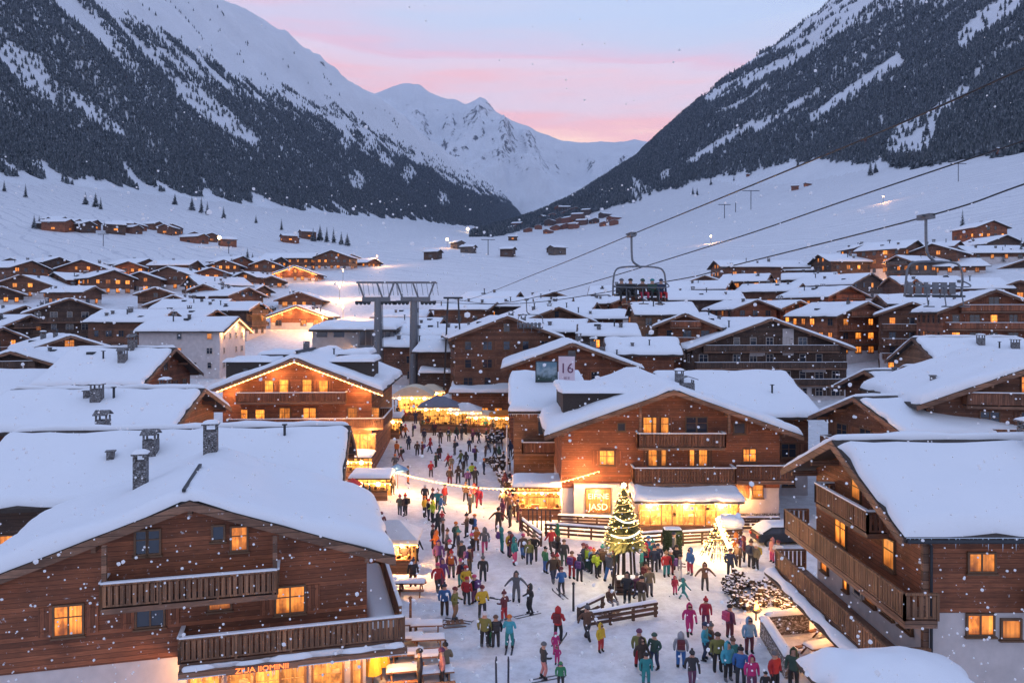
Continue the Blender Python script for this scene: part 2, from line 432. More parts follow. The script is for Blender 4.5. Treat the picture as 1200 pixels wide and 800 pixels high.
def m_mount(name, rock, thr, sc):
    m, t, b = newmat(name)
    tc = t.nodes.new('ShaderNodeTexCoord'); v = tc.outputs['Object']
    at = nd(t, 'ShaderNodeAttribute', attribute_name='rock')
    n = noise(t, v, sc, 8, .72)
    ad = nd(t, 'ShaderNodeMath', operation='MULTIPLY_ADD'); ad.inputs[1].default_value = 1.; t.links.new(n, ad.inputs[0]); t.links.new(at.outputs['Fac'], ad.inputs[2])
    r = ramp(t, [(thr, (0, 0, 0)), (thr+.06, (1, 1, 1))]); t.links.new(ad.outputs[0], r.inputs[0])
    n2 = noise(t, v, sc*.3, 5, .6)
    sn = ramp(t, [(.3, (.76, .78, .82)), (.7, (.86, .88, .92))]); t.links.new(n2, sn.inputs[0])
    rk = ramp(t, [(.3, [x*.6 for x in rock]), (.7, [x*1.4 for x in rock])]); t.links.new(n, rk.inputs[0])
    o = mix(t, r.outputs[0], sn.outputs[0], rk.outputs[0])
    t.links.new(o, b.inputs['Base Color']); b.inputs['Roughness'].default_value = .7; b.inputs['Specular IOR Level'].default_value = .2
    bump(t, b, n, .7, .25/sc)
    return m
M['ground'] = m_ground()
M['mount'] = m_mount('mountain_snow_and_rock', (.06, .058, .06), .86, .03)
M['mount_far'] = m_mount('far_mountain_snow_and_rock', (.07, .07, .08), .80, .02)

def grid_faces(nr, nc):
    i = np.arange(nr-1)[:, None]*nc+np.arange(nc-1)[None, :]
    return np.stack([i, i+1, i+nc+1, i+nc], -1).reshape(-1, 4)

def make_ground():
    ys = np.concatenate([np.linspace(-70, 20, 12), np.geomspace(22, 5400, 460)])
    tt = np.linspace(-1.25, 1.25, 560)
    Y, T = np.meshgrid(ys, tt, indexing='ij'); X = T*(np.maximum(Y, 0)+75)
    Z = terr(X, Y); U = uco(X, Y)
    V = np.stack([X, Y, Z], -1).reshape(-1, 3); Fa = grid_faces(*X.shape)
    uc = U.reshape(-1)[Fa].mean(1); yc = Y.reshape(-1)[Fa].mean(1)
    gz = np.gradient(Z, axis=1)/np.maximum(np.gradient(X, axis=1), .1); gy = np.gradient(Z, axis=0)/np.gradient(Y, axis=0)
    sl = np.sqrt(gz**2+gy**2)
    hi = np.clip((np.abs(U)-1000)/700, 0, 1)
    rock = np.clip((sl-.95)*.45, -.3, .3)*hi - .12*(1-hi)+fbm(X/300, Y/90, 3, 77)*.22*hi
    rock = rock.reshape(-1)
    for nm, sel, mt in (('ground', (uc > -600) & (uc < 540), 'ground'), ('mountain', uc <= -600, 'mount'), ('mountain', uc >= 540, 'mount')):
        f = Fa[sel]; used = np.unique(f); remap = np.full(len(V), -1, np.int64); remap[used] = np.arange(len(used))
        tag(obj(nm, mesh_np(nm, V[used], remap[f], [mt], True, {'rock': rock[used]})), kind='structure')
make_ground()

def make_far():
    # the snowy range that closes the valley
    D0, D1 = 4300., 7000.
    pts = [(150, 210), (300, 140), (380, 118), (430, 112), (452, 104), (466, 99), (480, 97), (490, 99), (503, 108), (520, 115), (545, 124), (556, 120), (563, 117), (570, 119), (580, 130), (600, 143),
           (640, 157), (660, 163), (690, 166), (705, 164), (720, 166), (745, 163), (757, 165), (800, 172), (900, 185), (1050, 200)]
    px = np.linspace(250, 950, 420); py = np.interp(px, *zip(*pts))
    n = 230; tt = np.linspace(-.0, 1.25, n)
    X = np.zeros((n, len(px))); Y = X.copy(); Z = X.copy()
    Hr = CH+(HY-py)/F*6400.
    for i, t_ in enumerate(tt):
        Yv = D0+(6400-D0)*t_
        X[i] = (px-CX)/F*6400; Y[i] = Yv
        base = 400.
        h = base+(Hr-base)*(t_**1.12 if t_ <= 1 else max(0, 1-(t_-1)*2.2))
        Z[i] = h
    g = np.clip(np.minimum(Y-D0, 6400+700-Y)/900, 0, 1)
    spur = ridged(X/900+.3, Y/2600+2., 5, 91)-.85
    taper = np.clip(np.abs(Y-6400)/420, .13, 1)
    Z += spur*260*g*taper + fbm(X/180, Y/320, 5, 97)*46*g*np.clip(taper, .35, 1)
    gx = np.gradient(Z, axis=1)/np.gradient(X, axis=1); gy = np.gradient(Z, axis=0)/np.gradient(Y, axis=0)
    sl = np.sqrt(gx**2+gy**2)
    rock = np.clip((sl-.8)*.26, -.35, .2)+np.clip((Z-950)/1600, -.1, .12)
    V = np.stack([X, Y, Z], -1).reshape(-1, 3)
    tag(obj('mountain', mesh_np('mountain', V, grid_faces(n, len(px)), ['mount_far'], True, {'rock': rock.reshape(-1)})), kind='structure')
make_far()

# ------------------------------------------------------------------ forests
def m_tree():
    m, t, b = newmat('spruce_needles')
    at = nd(t, 'ShaderNodeAttribute', attribute_name='tint'); fr = nd(t, 'ShaderNodeAttribute', attribute_name='frost')
    r = ramp(t, [(0, (.014, .02, .024)), (.5, (.032, .044, .047)), (1, (.06, .073, .073))]); t.links.new(at.outputs['Fac'], r.inputs[0])
    o = mix(t, fr.outputs['Fac'], r.outputs[0], (.66, .7, .76))
    t.links.new(o, b.inputs['Base Color']); b.inputs['Roughness'].default_value = .8; b.inputs['Specular IOR Level'].default_value = .1
    return m
M['tree'] = m_tree()

def inpoly(px, py, poly):
    ins = np.zeros(px.shape, bool); n = len(poly)
    for i in range(n):
        x0, y0 = poly[i]; x1, y1 = poly[(i+1) % n]
        c = ((y0 > py) != (y1 > py)) & (px < (x1-x0)*(py-y0)/((y1-y0) if y1 != y0 else 1e-9)+x0)
        ins ^= c
    return ins

def forest_mesh(name, X, Y, Z, H, label):
    n = len(X); tiers = 3; seg = 5
    cols = []; fr = []
    ang = NR.uniform(0, 6.28, n)
    lean = NR.normal(0, .02, (n, 2))
    verts = []; frost = []
    for k in range(tiers):
        zb = [.06, .34, .62][k]; zt = [.56, .8, 1.0][k]; rb = [.25, .185, .115][k]
        for s in range(seg):
            a = ang+2*np.pi*(s+.5*k)/seg
            rr = rb*H*NR.uniform(.62, 1.25, n)
            verts.append(np.stack([X+np.cos(a)*rr+lean[:, 0]*zb*H, Y+np.sin(a)*rr+lean[:, 1]*zb*H, Z+(zb+NR.uniform(-.03, .03, n))*H], -1)); frost.append(np.clip(NR.normal(.10, .16, n), 0, .7))
        verts.append(np.stack([X+lean[:, 0]*zt*H, Y+lean[:, 1]*zt*H, Z+zt*H], -1)); frost.append(np.clip(NR.normal(.06, .10, n), 0, .6))
    V = np.stack(verts, 1); FR = np.stack(frost, 1); per = tiers*(seg+1)
    tri = []
    for k in range(tiers):
        o = k*(seg+1)
        for s in range(seg): tri.append((o+s, o+(s+1) % seg, o+seg))
    tri = np.array(tri)
    Fa = (np.arange(n)[:, None, None]*per+tri[None]).reshape(-1, 3)
    tint = np.repeat(np.clip(NR.normal(.45, .25, n), 0, 1), per)
    me = mesh_np(name, V.reshape(-1, 3), Fa, ['tree'], False, {'tint': tint, 'frost': FR.reshape(-1)})
    return tag(obj(name, me), label, 'forest', None, 'stuff')

def proj(X, Y, Z): return CX+F*X/Y, HY-F*(Z-CH)/Y

def make_forests():
    # LEFT FLANK
    N = 230000
    Y = np.exp(NR.uniform(np.log(520), np.log(5300), N)); tq = -.02+.9*NR.uniform(0, 1, N)**1.5
    U = -(650+1100*tq); X = U*wfac(Y)+axis_w(Y); Z = terr(X, Y); px, py = proj(X, Y, Z)
    n = fbm(X/90, Y/60, 3, 3); st = fbm(X/520+Y/700, Y/75, 3, 8)     # patches and down-slope streaks
    top = .215+.11*np.clip((px-250)/250, 0, 1)+.07*st
    dens = np.clip(1.4-np.clip((tq-top)/.08, 0, 9), 0, 1)
    streak = np.clip(1.1-np.abs(tq-(.37+.06*st))/.05, 0, 1)*(st > -.15)
    streak2 = np.clip(1-np.abs(tq-(.50+.06*n))/.04, 0, 1)*(px > 330)
    dens = np.maximum(dens, np.maximum(streak*.8, streak2*.7)); dens = np.maximum(dens, .05*(tq < .8)*(n > .25))
    hole = inpoly(px, py, [(-40, 50), (18, 56), (45, 66), (60, 92), (88, 112), (110, 118), (142, 150), (150, 163), (118, 152), (84, 130), (50, 120), (-40, 92)])
    dens = np.where(hole, .16+.55*(n > .12), dens)
    hole2 = inpoly(px, py, [(205, 92), (240, 108), (270, 130), (305, 165), (300, 175), (268, 158), (235, 138), (205, 112)])
    dens = np.where(hole2, dens*.12, dens)
    for hx, hy, hr in ((432, 172, 9), (453, 186, 10), (405, 168, 8), (478, 205, 7), (520, 235, 7), (418, 215, 9)):
        dens = np.where(((px-hx)/hr)**2+((py-hy)/(hr*1.3))**2 < 1+n*2.2, .06, dens)
    strip = inpoly(px, py, [(470, 165), (505, 185), (560, 215), (618, 243), (612, 243), (545, 214), (495, 188)])
    dens = np.where(strip, .05, dens)
    foot = np.clip((tq+.01-.07*fbm(X/60+9, Y/45, 3, 66))/.03, 0, 1)
    k = NR.uniform(0, 1, N) < dens*foot
    H = NR.uniform(6.2, 12, N)*np.interp(Y, [500, 1200, 3000, 5000], [1, 1.05, 1.5, 1.8])*np.where(tq > .4, .75, 1)
    forest_mesh('forest', X[k], Y[k], Z[k]-.5, H[k], 'dense dark spruce forest covering the lower slope of the western mountain')
    # RIGHT FLANK
    nx = 26000; Ye = NR.uniform(1300, 3300, nx); pe = NR.uniform(548, 740, nx); Xe = (pe-CX)/F*Ye; Ze = terr(Xe, Ye); pye = HY-F*(Ze-CH)/Ye
    ke = (pye < np.interp(pe, [548, 600, 640, 690, 740], [284, 273, 264, 251, 236])+2*fbm(Xe/50, Ye/50, 2, 5)) & (Xe > -.04*Ye-20) & (uco(Xe, Ye) > -260)
    N = 230000
    Y = np.exp(NR.uniform(np.log(420), np.log(5300), N)); tq = NR.uniform(-.14, .98, N)
    U = np.where(NR.uniform(0, 1, N) < .08, NR.uniform(80, 560, N), 550+1100*tq); X = U*wfac(Y)+axis_e(Y); Z = terr(X, Y); px, py = proj(X, Y, Z)
    n = fbm(X/90, Y/60, 3, 13); st = fbm(X/520-Y/700, Y/85, 3, 18)
    ftl = np.interp(px, [560, 640, 690, 740, 800, 860, 900, 930, 960, 1000, 1040, 1060, 1100, 1200], [270, 258, 250, 236, 216, 204, 196, 188, 186, 190, 192, 196, 194, 178])
    top = np.interp(px, [640, 760, 800, 900, 1000, 1080, 1200], [200, 150, 116, 66, 30, -8, -90])
    dens = np.clip((py-top)/12+.5+st*1.0, 0, 1)
    dens = np.where(py < top, .3*(n > .1), np.maximum(dens, .0))
    for poly in ([(800, 190), (868, 148), (884, 140), (884, 150), (845, 172), (806, 197)], [(880, 148), (958, 104), (965, 108), (905, 146), (886, 160)], [(944, 138), (1000, 98), (1054, 62), (1060, 76), (1000, 112), (952, 146)],
                 [(820, 112), (930, 62), (1000, 20), (1010, 26), (930, 76), (830, 124)], [(828, 138), (880, 112), (900, 95), (902, 104), (862, 128)],
                 [(1120, 40), (1150, 12), (1185, -10), (1200, -10), (1200, 8), (1160, 34), (1124, 62)], [(1034, 176), (1048, 150), (1090, 128), (1138, 98), (1140, 108), (1102, 136), (1096, 152), (1088, 180), (1060, 186)], [(770, 205), (786, 196), (788, 206), (776, 214)]):
        dens = np.where(inpoly(px, py, poly), .04+.25*(n > .3), dens)
    dens = dens*np.clip((ftl+7*n-py)/4+.5, 0, 1)
    k = NR.uniform(0, 1, N) < dens
    H = NR.uniform(7.5, 14.5, N)*np.interp(Y, [400, 1200, 3000, 5000], [1, 1.05, 1.5, 1.8])*np.where(tq > .55, .7, 1)
    X, Y, Z, H = (np.concatenate([q[k], e[ke]]) for q, e in ((X, Xe), (Y, Ye), (Z, Ze), (H, NR.uniform(10, 19, nx)))); k = slice(None)
    forest_mesh('forest', X[k], Y[k], Z[k]-.5, H[k], 'dense dark spruce forest with white ski runs cut through it on the eastern mountain')
make_forests()

def make_haze():
    m = bpy.data.materials.new('valley_air'); m.use_nodes = True; t = m.node_tree; t.nodes.clear()
    o = t.nodes.new('ShaderNodeOutputMaterial'); v = t.nodes.new('ShaderNodeVolumePrincipled')
    v.inputs['Color'].default_value = (.52, .68, 1., 1); v.inputs['Density'].default_value = HAZE; v.inputs['Anisotropy'].default_value = 0
    t.links.new(v.outputs[0], o.inputs['Volume']); M['haze'] = m
    tag(MB().box(-7000, 7000, -200, 7600, -40, 2200).build('haze', 'haze'), kind='stuff')
HAZE = 6e-5
make_haze()
# ------------------------------------------------------------------ chalets
def ecoords(a, b, inner, fine):
    e = [0, .035, .12, .28, .5] if fine else [0, .06, .35]
    L = b-a; e = [q for q in e if q < L*.3]
    mid = np.linspace(e[-1], L-e[-1], inner+2)[1:-1]
    return np.concatenate([[a+q for q in e], a+mid, [b-q for q in e[::-1]]])

def snow_sheet(xs, ys, topf, T, seed, r=.5, amp=.2, soft=.25):
    X, Y = np.meshgrid(xs, ys, indexing='ij')
    dx = np.minimum(X-xs[0], xs[-1]-X); dy = np.minimum(Y-ys[0], ys[-1]-Y)
    E = lambda d: np.sqrt(np.clip(1-(1-np.minimum(d/r, 1))**2, 0, 1))
    n = fbm(X/2.6+seed*3.1, Y/2.6+seed*1.7, 3, int(seed) % 97)
    cr = fbm(Y/5.+seed, X*0+seed, 2, 3)*.5
    crease = 1/(1+np.exp(-(np.abs(X)-xs[-1]*.5-cr)*5)) if xs[-1] > 4 else 0
    th = T*E(dx)*E(dy)*(.86+amp*n*2.2+.3*crease)
    lump = fbm(X/.9+seed, Y/.9, 2, int(seed) % 89+5)*.05*np.minimum(dx, dy).clip(0, .5)*2
    Z = topf(X, Y)+.006+th+lump*T*2
    # the cover slumps a little over the edge
    big = xs[-1]-xs[0] > 5
    X = X+(np.sign(X-(xs[0]+xs[-1])/2)*.05*T*(E(dx)*(dx < .3)))-(np.sign(X-(xs[0]+xs[-1])/2)*np.clip(fbm(Y/1.3+seed, Y*0+.5, 3, 8), -.1, .5)*.55*(dx < .6)*(1-dx/.6) if big else 0)
    Y = Y-(np.sign(Y-(ys[0]+ys[-1])/2)*np.clip(fbm(X/1.1+seed, X*0+.7, 3, 9), -.05, .5)*.35*(dy < .5)*(1-dy/.5) if big else 0)
    return np.stack([X, Y, Z], -1).reshape(-1, 3), grid_faces(len(xs), len(ys))

WCACHE = {}
def window_mesh(w, h, kind, shut, fr):
    k = (round(w, 2), round(h, 2), kind, shut, fr)
    if k in WCACHE: return WCACHE[k]
    b = MB(); d = .09; t = .085
    b.box(-w/2-t, -w/2, -d, .02, -t, h+t); b.box(w/2, w/2+t, -d, .02, -t, h+t)
    b.box(-w/2, w/2, -d, .02, h, h+t); b.box(-w/2-t-.06, w/2+t+.06, -d-.07, .018, -t-.07, -t+.002)
    b.box(-w/2, w/2, -d, .02, -t+.002, 0)
    n = max(1, int(round(w/.62)))
    for i in range(1, n): x = -w/2+w*i/n; b.box(x-.035, x+.035, -d+.01, .02, 0, h)
    if h > .9: b.box(-w/2, w/2, -d+.02, .015, h*.62-.022, h*.62+.022)
    fm = b.mesh('window', fr)
    pm = MB().box(-w/2, w/2, -.045, .012, 0, h).mesh('pane', kind)
    sm = None
    if shut:
        sb = MB(); s = w*.5
        sb.box(0, s, -.05, .03, -.02, h+.02); sb.box(.08, s-.08, -.075, -.05, .12, .2); sb.box(.08, s-.08, -.075, -.05, h-.2, h-.12)
        sm = (sb.mesh('shutter', shut), s)
    WCACHE[k] = (fm, pm, sm)
    return WCACHE[k]

FACE = {'f': 0, 'l': -math.pi/2, 'r': math.pi/2, 'b': math.pi}
def add_window(root, face, pos, w=1.1, h=1.25, kind='glass', shut=None, fr='frame', name='window'):
    fm, pm, sm = window_mesh(w, h, kind, shut, fr)
    o = obj(name, fm, root, pos, FACE[face]); obj('pane', pm, o)
    if sm:
        c, s = math.cos(FACE[face]), math.sin(FACE[face])
        for x in (-w/2-.1-sm[1], w/2+.1):
            obj('shutter', sm[0], root, (pos[0]+c*x, pos[1]+s*x, pos[2]), FACE[face])
    return o

def balcony(root, x0, x1, y0, y1, z, h=1.0, mat='v_brown', sides='flr', solid=False, snow=True, slab=.22, gap=.06, board=.16, thick=.04):
    """floor slab from (x0,y0) to (x1,y1) with its top at z; rails along the named sides (f = y0, l = x0, r = x1, b = y1)"""
    b = MB().box(x0, x1, y0, y1, z-slab, z)
    fl = b.build('balcony', 'verge', root)
    r = MB(); segs = {'f': ((x0, y0), (x1, y0)), 'l': ((x0, y1), (x0, y0)), 'r': ((x1, y0), (x1, y1)), 'b': ((x1, y1), (x0, y1))}
    cap = MB()
    for s in sides:
        (ax, ay), (bx, by) = segs[s]
        L = math.hypot(bx-ax, by-ay); dx, dy = (bx-ax)/L, (by-ay)/L
        r.beam((ax, ay, z+h), (bx, by, z+h), .12, .08); r.beam((ax, ay, z+.12), (bx, by, z+.12), .07, .07)
        for k in range(int(L/2.2)+2):
            q = min(L, k*2.2); r.box(ax+dx*q-.05, ax+dx*q+.05, ay+dy*q-.05, ay+dy*q+.05, z, z+h+.02)
        if solid: r.beam((ax, ay, z+h/2+.05), (bx, by, z+h/2+.05), .05, h-.2)
        else:
            n = int(L/(board+gap))
            for k in range(n):
                q = (k+.5)*L/n
                r.beam((ax+dx*(q-board/2), ay+dy*(q-board/2), z+h/2+.04), (ax+dx*(q+board/2), ay+dy*(q+board/2), z+h/2+.04), thick, h-.22)
        cap.beam((ax, ay, z+h+.075), (bx, by, z+h+.075), .17, .07)
    rl = r.build('railing', mat, fl)
    if snow: cap.build('railing_snow', 'snow_cap', fl, False)
    return fl

def chimney(root, x, y, zt, w=.7, d=.7, h=1.5, kind=0):
    c = MB().box(x-w/2, x+w/2, y-d/2, y+d/2, zt-1.2, zt+h).build('chimney', 'stone', root)
    k = MB()
    for a in (-1, 1):
        for e in (-1, 1): k.box(x+a*w*.42-.05, x+a*w*.42+.05, y+e*d*.42-.05, y+e*d*.42+.05, zt+h, zt+h+.3)
    if kind == 0: k.box(x-w*.62, x+w*.62, y-d*.62, y+d*.62, zt+h+.3, zt+h+.37)
    else:
        k.beam((x-w*.75, y, zt+h+.34), (x, y, zt+h+.62), d*1.25, .06); k.beam((x+w*.75, y, zt+h+.34), (x, y, zt+h+.62), d*1.25, .06)
    k.build('cap', 'stone', c)
    if kind == 0:
        v, f = snow_sheet(ecoords(x-w*.6, x+w*.6, 3, False), ecoords(y-d*.6, y+d*.6, 3, False), lambda X, Y: X*0+zt+h+.37, .2, x+y+h, .3)
        obj('cap_snow', mesh_np('cap_snow', v, f, ['snow_cap']), c)
    return c

def chalet(label, cat, loc, yaw, w, L, he, p=.38, ov=1.2, of=1.3, ob=.9, T=.42, wood='brown', ph=2.6, det=1, plaster='plaster', group=None, name='chalet', verge=True, seed=1, ridge_gap=False, z0=-3.):
    root = thing(name, label, cat, loc, yaw, group); root['_d'] = 0
    del root['_d']
    zr = he+p*w/2; S = w/2+ov
    rz = lambda x: zr-p*abs(x)+.24
    if ph > 0: MB().box(-w/2, w/2, 0, L, z0, ph).build('lower_wall', plaster, root)
    e = .04
    MB().prism([(-w/2-e, ph if ph > 0 else z0), (w/2+e, ph if ph > 0 else z0), (w/2+e, he), (0, zr+p*e), (-w/2-e, he)], -e, L+e).build('timber_wall' if plaster != 'all' else 'wall', ('w_'+wood) if wood in WOOD else wood, root)
    th = .22
    rf = MB().prism([(-S, zr-p*S+.02), (0, zr+.02), (S, zr-p*S+.02), (S, zr-p*S+.02+th), (0, zr+.02+th), (-S, zr-p*S+.02+th)], -of, L+ob).build('roof', 'roofing', root)
    fine = det >= 2
    xs = ecoords(-S+.04, S-.04, 22 if fine else (10 if det == 1 else 5), fine); ys = ecoords(-of+.04, L+ob-.04, 18 if fine else (8 if det == 1 else 3), fine)
    if ridge_gap:   # the drift has broken along the ridge: a dark gap on the near side of it
        for a, c in ((xs[xs < 0], None), (xs[xs > 0], None)):
            near = (math.sin(yaw) > 0) == (a[0] < 0); gq = .6 if near else .03
            aa = np.sort(a); g0, g1 = (aa[0], -gq) if aa[0] < 0 else (gq, aa[-1])
            q = ecoords(g0, g1, 11 if fine else 5, fine)
            v, f = snow_sheet(q, ys, lambda X, Y: zr-p*np.abs(X)+.24, T, seed*1.3+(aa[0] < 0))
            obj('roof_snow', mesh_np('roof_snow', v, f, ['snow']), root)
    else:
        v, f = snow_sheet(xs, ys, lambda X, Y: zr+.24-p*(np.sqrt(X*X+.16)-.4*np.exp(-X*X)), T, seed*1.3)
        obj('roof_snow', mesh_np('roof_snow', v, f, ['snow']), root)
    if verge and det >= 1:
        for yy in (-of-.05, L+ob+.05):
            vb = MB()
            for s in (-1, 1):
                q = [(0, zr+.2), (s*S, zr+.2-p*S), (s*S, zr-.16-p*S), (0, zr-.16)]
                vb.prism(q[::-1] if s < 0 else q, yy-.035, yy+.035)
            vb.build('verge_board', 'verge', rf)
        if fine:
            for q in (-w/2, -w*.25, 0, w*.25, w/2):
                z = zr-p*abs(q)-.14
                MB().box(q-.09, q+.09, -of+.1, .2, z-.26, z).build('purlin', 'verge', rf)
    return root

def auto_windows(root, w, L, he, p, ph, faces='f', lit=.3, wood='brown', seed=1, fh=2.7, win=(1.05, 1.2), dz=1.0, shut=False, kind_lit=('lit_a', 'lit_b'), mx=99, fr='frame', gable=True):
    rg = random.Random(seed*7+3); nlit = 0
    for fc in faces:
        span = w if fc in 'fb' else L
        n = min(mx, max(1, int((span-.8)/2.6)))
        for k in range(6):
            z = dz+fh*k
            top = he-.25
            if z+win[1] > top:
                if not (gable and fc in 'fb'): break
                if z+win[1] > he+p*w/2-.5: break
            for i in range(n):
                q = (i+.5)/n-.5; x = q*(span-.9)
                if fc in 'fb' and z+win[1] > he+p*(w/2-abs(x)-win[0]/2)-.2: continue
                if rg.random() < .1: continue
                kd = 'glass'
                if rg.random() < lit: kd = rg.choice(kind_lit); nlit += 1
                pos = {'f': (x, -.045, z), 'b': (-x, L+.045, z), 'l': (-w/2-.045, L/2-x, z), 'r': (w/2+.045, L/2+x, z)}[fc]
                add_window(root, fc, pos, win[0]*rg.choice((.85, 1, 1.25)), win[1], kd, ('v_'+wood) if shut and rg.random() < .6 else None, fr)
    return nlit

VENTS = [MB().box(-.2, .2, -.2, .2, -.4, .45).box(-.27, .27, -.27, .27, .45, .52).mesh('roof_vent', 'stone'), MB().tube([(0, 0, -.4), (0, 0, .8)], .09, 6).box(-.16, .16, -.16, .16, .8, .86).mesh('roof_vent', 'dmetal'), MB().box(-.45, .45, -.35, .35, -.4, .16).mesh('roof_vent', 'dmetal')]
def visible_faces(x, y, yaw):
    out = ''
    to = Vector((-x, -y)).normalized()
    for fc, a in FACE.items():
        d = Vector((math.sin(a+yaw), -math.cos(a+yaw)))
        if d.dot(to) > .05: out += fc
    return out or 'f'

ORD = ['first', 'second', 'third', 'fourth', 'fifth', 'sixth', 'seventh', 'eighth', 'ninth', 'tenth', 'eleventh', 'twelfth', 'thirteenth', 'fourteenth', 'fifteenth', 'sixteenth', 'seventeenth', 'eighteenth', 'nineteenth', 'twentieth']
LAST = []
def place(apx, apy, Y, yawd, w, L, label=None, wood='brown', p=.38, ph=2.4, lit=.25, det=1, of=1.2, T=.36, chim=(), plaster='plaster', balc=True, zone=None, win=(1.05, 1.2), ridge_gap=False, string=False, he=None, fr='frame', verge=True, ov=1.15, skylight=False, mxw=99):
    """a chalet whose front ridge end is seen at photo pixel (apx, apy) at depth Y, front turned by yawd degrees"""
    yaw = R(yawd); rx, ry, rz_ = wp(apx, apy, Y)
    zr_top = rz_-T-.26          # wall-line ridge
    # ridge end is of metres in front of the wall
    ox, oy = rx-of*math.sin(yaw), ry+of*math.cos(yaw)
    cx, cy = ox-math.sin(yaw)*L/2, oy+math.cos(yaw)*L/2
    zg = min(tz1(ox, oy), tz1(cx, cy))
    h = zr_top-zg-p*w/2
    h2 = max(2.8, h)
    if h > 11: h2 = h
    zb = zr_top-p*w/2-h2
    seed = int(abs(apx*3+apy*7)) % 211+1
    det_ = det
    ph_ = min(ph, h2*.5) if ph > 0 else 0
    root = chalet(label or 'house', 'chalet', (ox, oy, zb), yaw, w, L, h2, p, ov, of, .8, T, wood, ph_, det_, plaster, None, 'chalet', verge, seed, ridge_gap, z0=min(-2., zg-zb-2))
    vf = visible_faces(ox, oy, yaw)
    fh = 2.7; dz = 1.0
    if h2 > 9: dz = h2-int((h2-1)/2.7)*2.7+.6-2.7*0; dz = dz % 2.7+.2
    if zone: lit = min(.9, lit*1.7+.08)
    nl = auto_windows(root, w, L, h2, p, ph_, vf.replace('b', ''), lit, wood, seed, fh, win, dz, det_ >= 1 and Y < 130, mx=mxw, fr=fr)
    if balc and det_ >= 1 and h2 > 4.5:
        for k in range(1, int((h2)/2.7)+1):
            zf = dz-1.0+2.7*k+.05
            if zf+1.0 < h2+p*w*.25 and zf > 1.8:
                half = min(w/2-.4, (h2+p*w/2-zf-1.1)/p)
                if half > 1.5: balcony(root, -half, half, -1.05, -.05, zf, .95, 'v_'+(wood if wood in WOOD else 'brown'), 'flr', True, Y < 150)
    for (qx, qy) in chim:
        x = qx*w/2; chimney(root, x, qy*L, h2+p*w/2-p*abs(x)+.24, .75, .75, 1.15 if Y > 70 else 1.3, seed % 2)
    if string:
        sb = MB(); S = w/2+ov-.05; n = int(S/.42)
        zr = h2+p*w/2
        for s in (-1, 1):
            for i in range(n+1):
                x = s*S*i/n; sb.ball((x, -of-.12, zr-p*abs(x)-.26), .085, 5, 3)
        sb.tube([(-S, -of-.12, zr-p*S-.26), (0, -of-.12, zr-.26), (S, -of-.12, zr-p*S-.26)], .025, 4)
        sb.build('string_lights', 'bulb', root)
        for s in (-.75, -.25, .25, .75): lamp(root, (s*S, -of+.25, zr-p*abs(s*S)-.75), 26, .3)
    if Y < 300:
        rv = random.Random(seed*5+2)
        sgn = -1 if math.sin(yaw) > .3 else (1 if math.sin(yaw) < -.3 else 0)
        for k in range(rv.randint(2, 4) if Y > 70 else 2):
            x = (sgn or rv.choice((-1, 1)))*rv.uniform(.2, .85)*w/2; o = obj('roof_vent', VENTS[k % 3], root, (x, rv.uniform(.1, .9)*L, h2+p*w/2-p*abs(x)+.24+T*.8), rv.uniform(-.2, .2)); s_ = 1. if Y < 120 else 1.35; o.scale = (s_, s_, s_)
    LAST.append(dict(root=root, px=apx, py=apy, Y=Y, zone=zone, lit=nl, wood=wood, nch=len(chim), big=w*L, plaster=ph_ > 0, vf=vf, yaw=yawd, h=h2, string=string, own=bool(label), gap=ridge_gap))
    return root

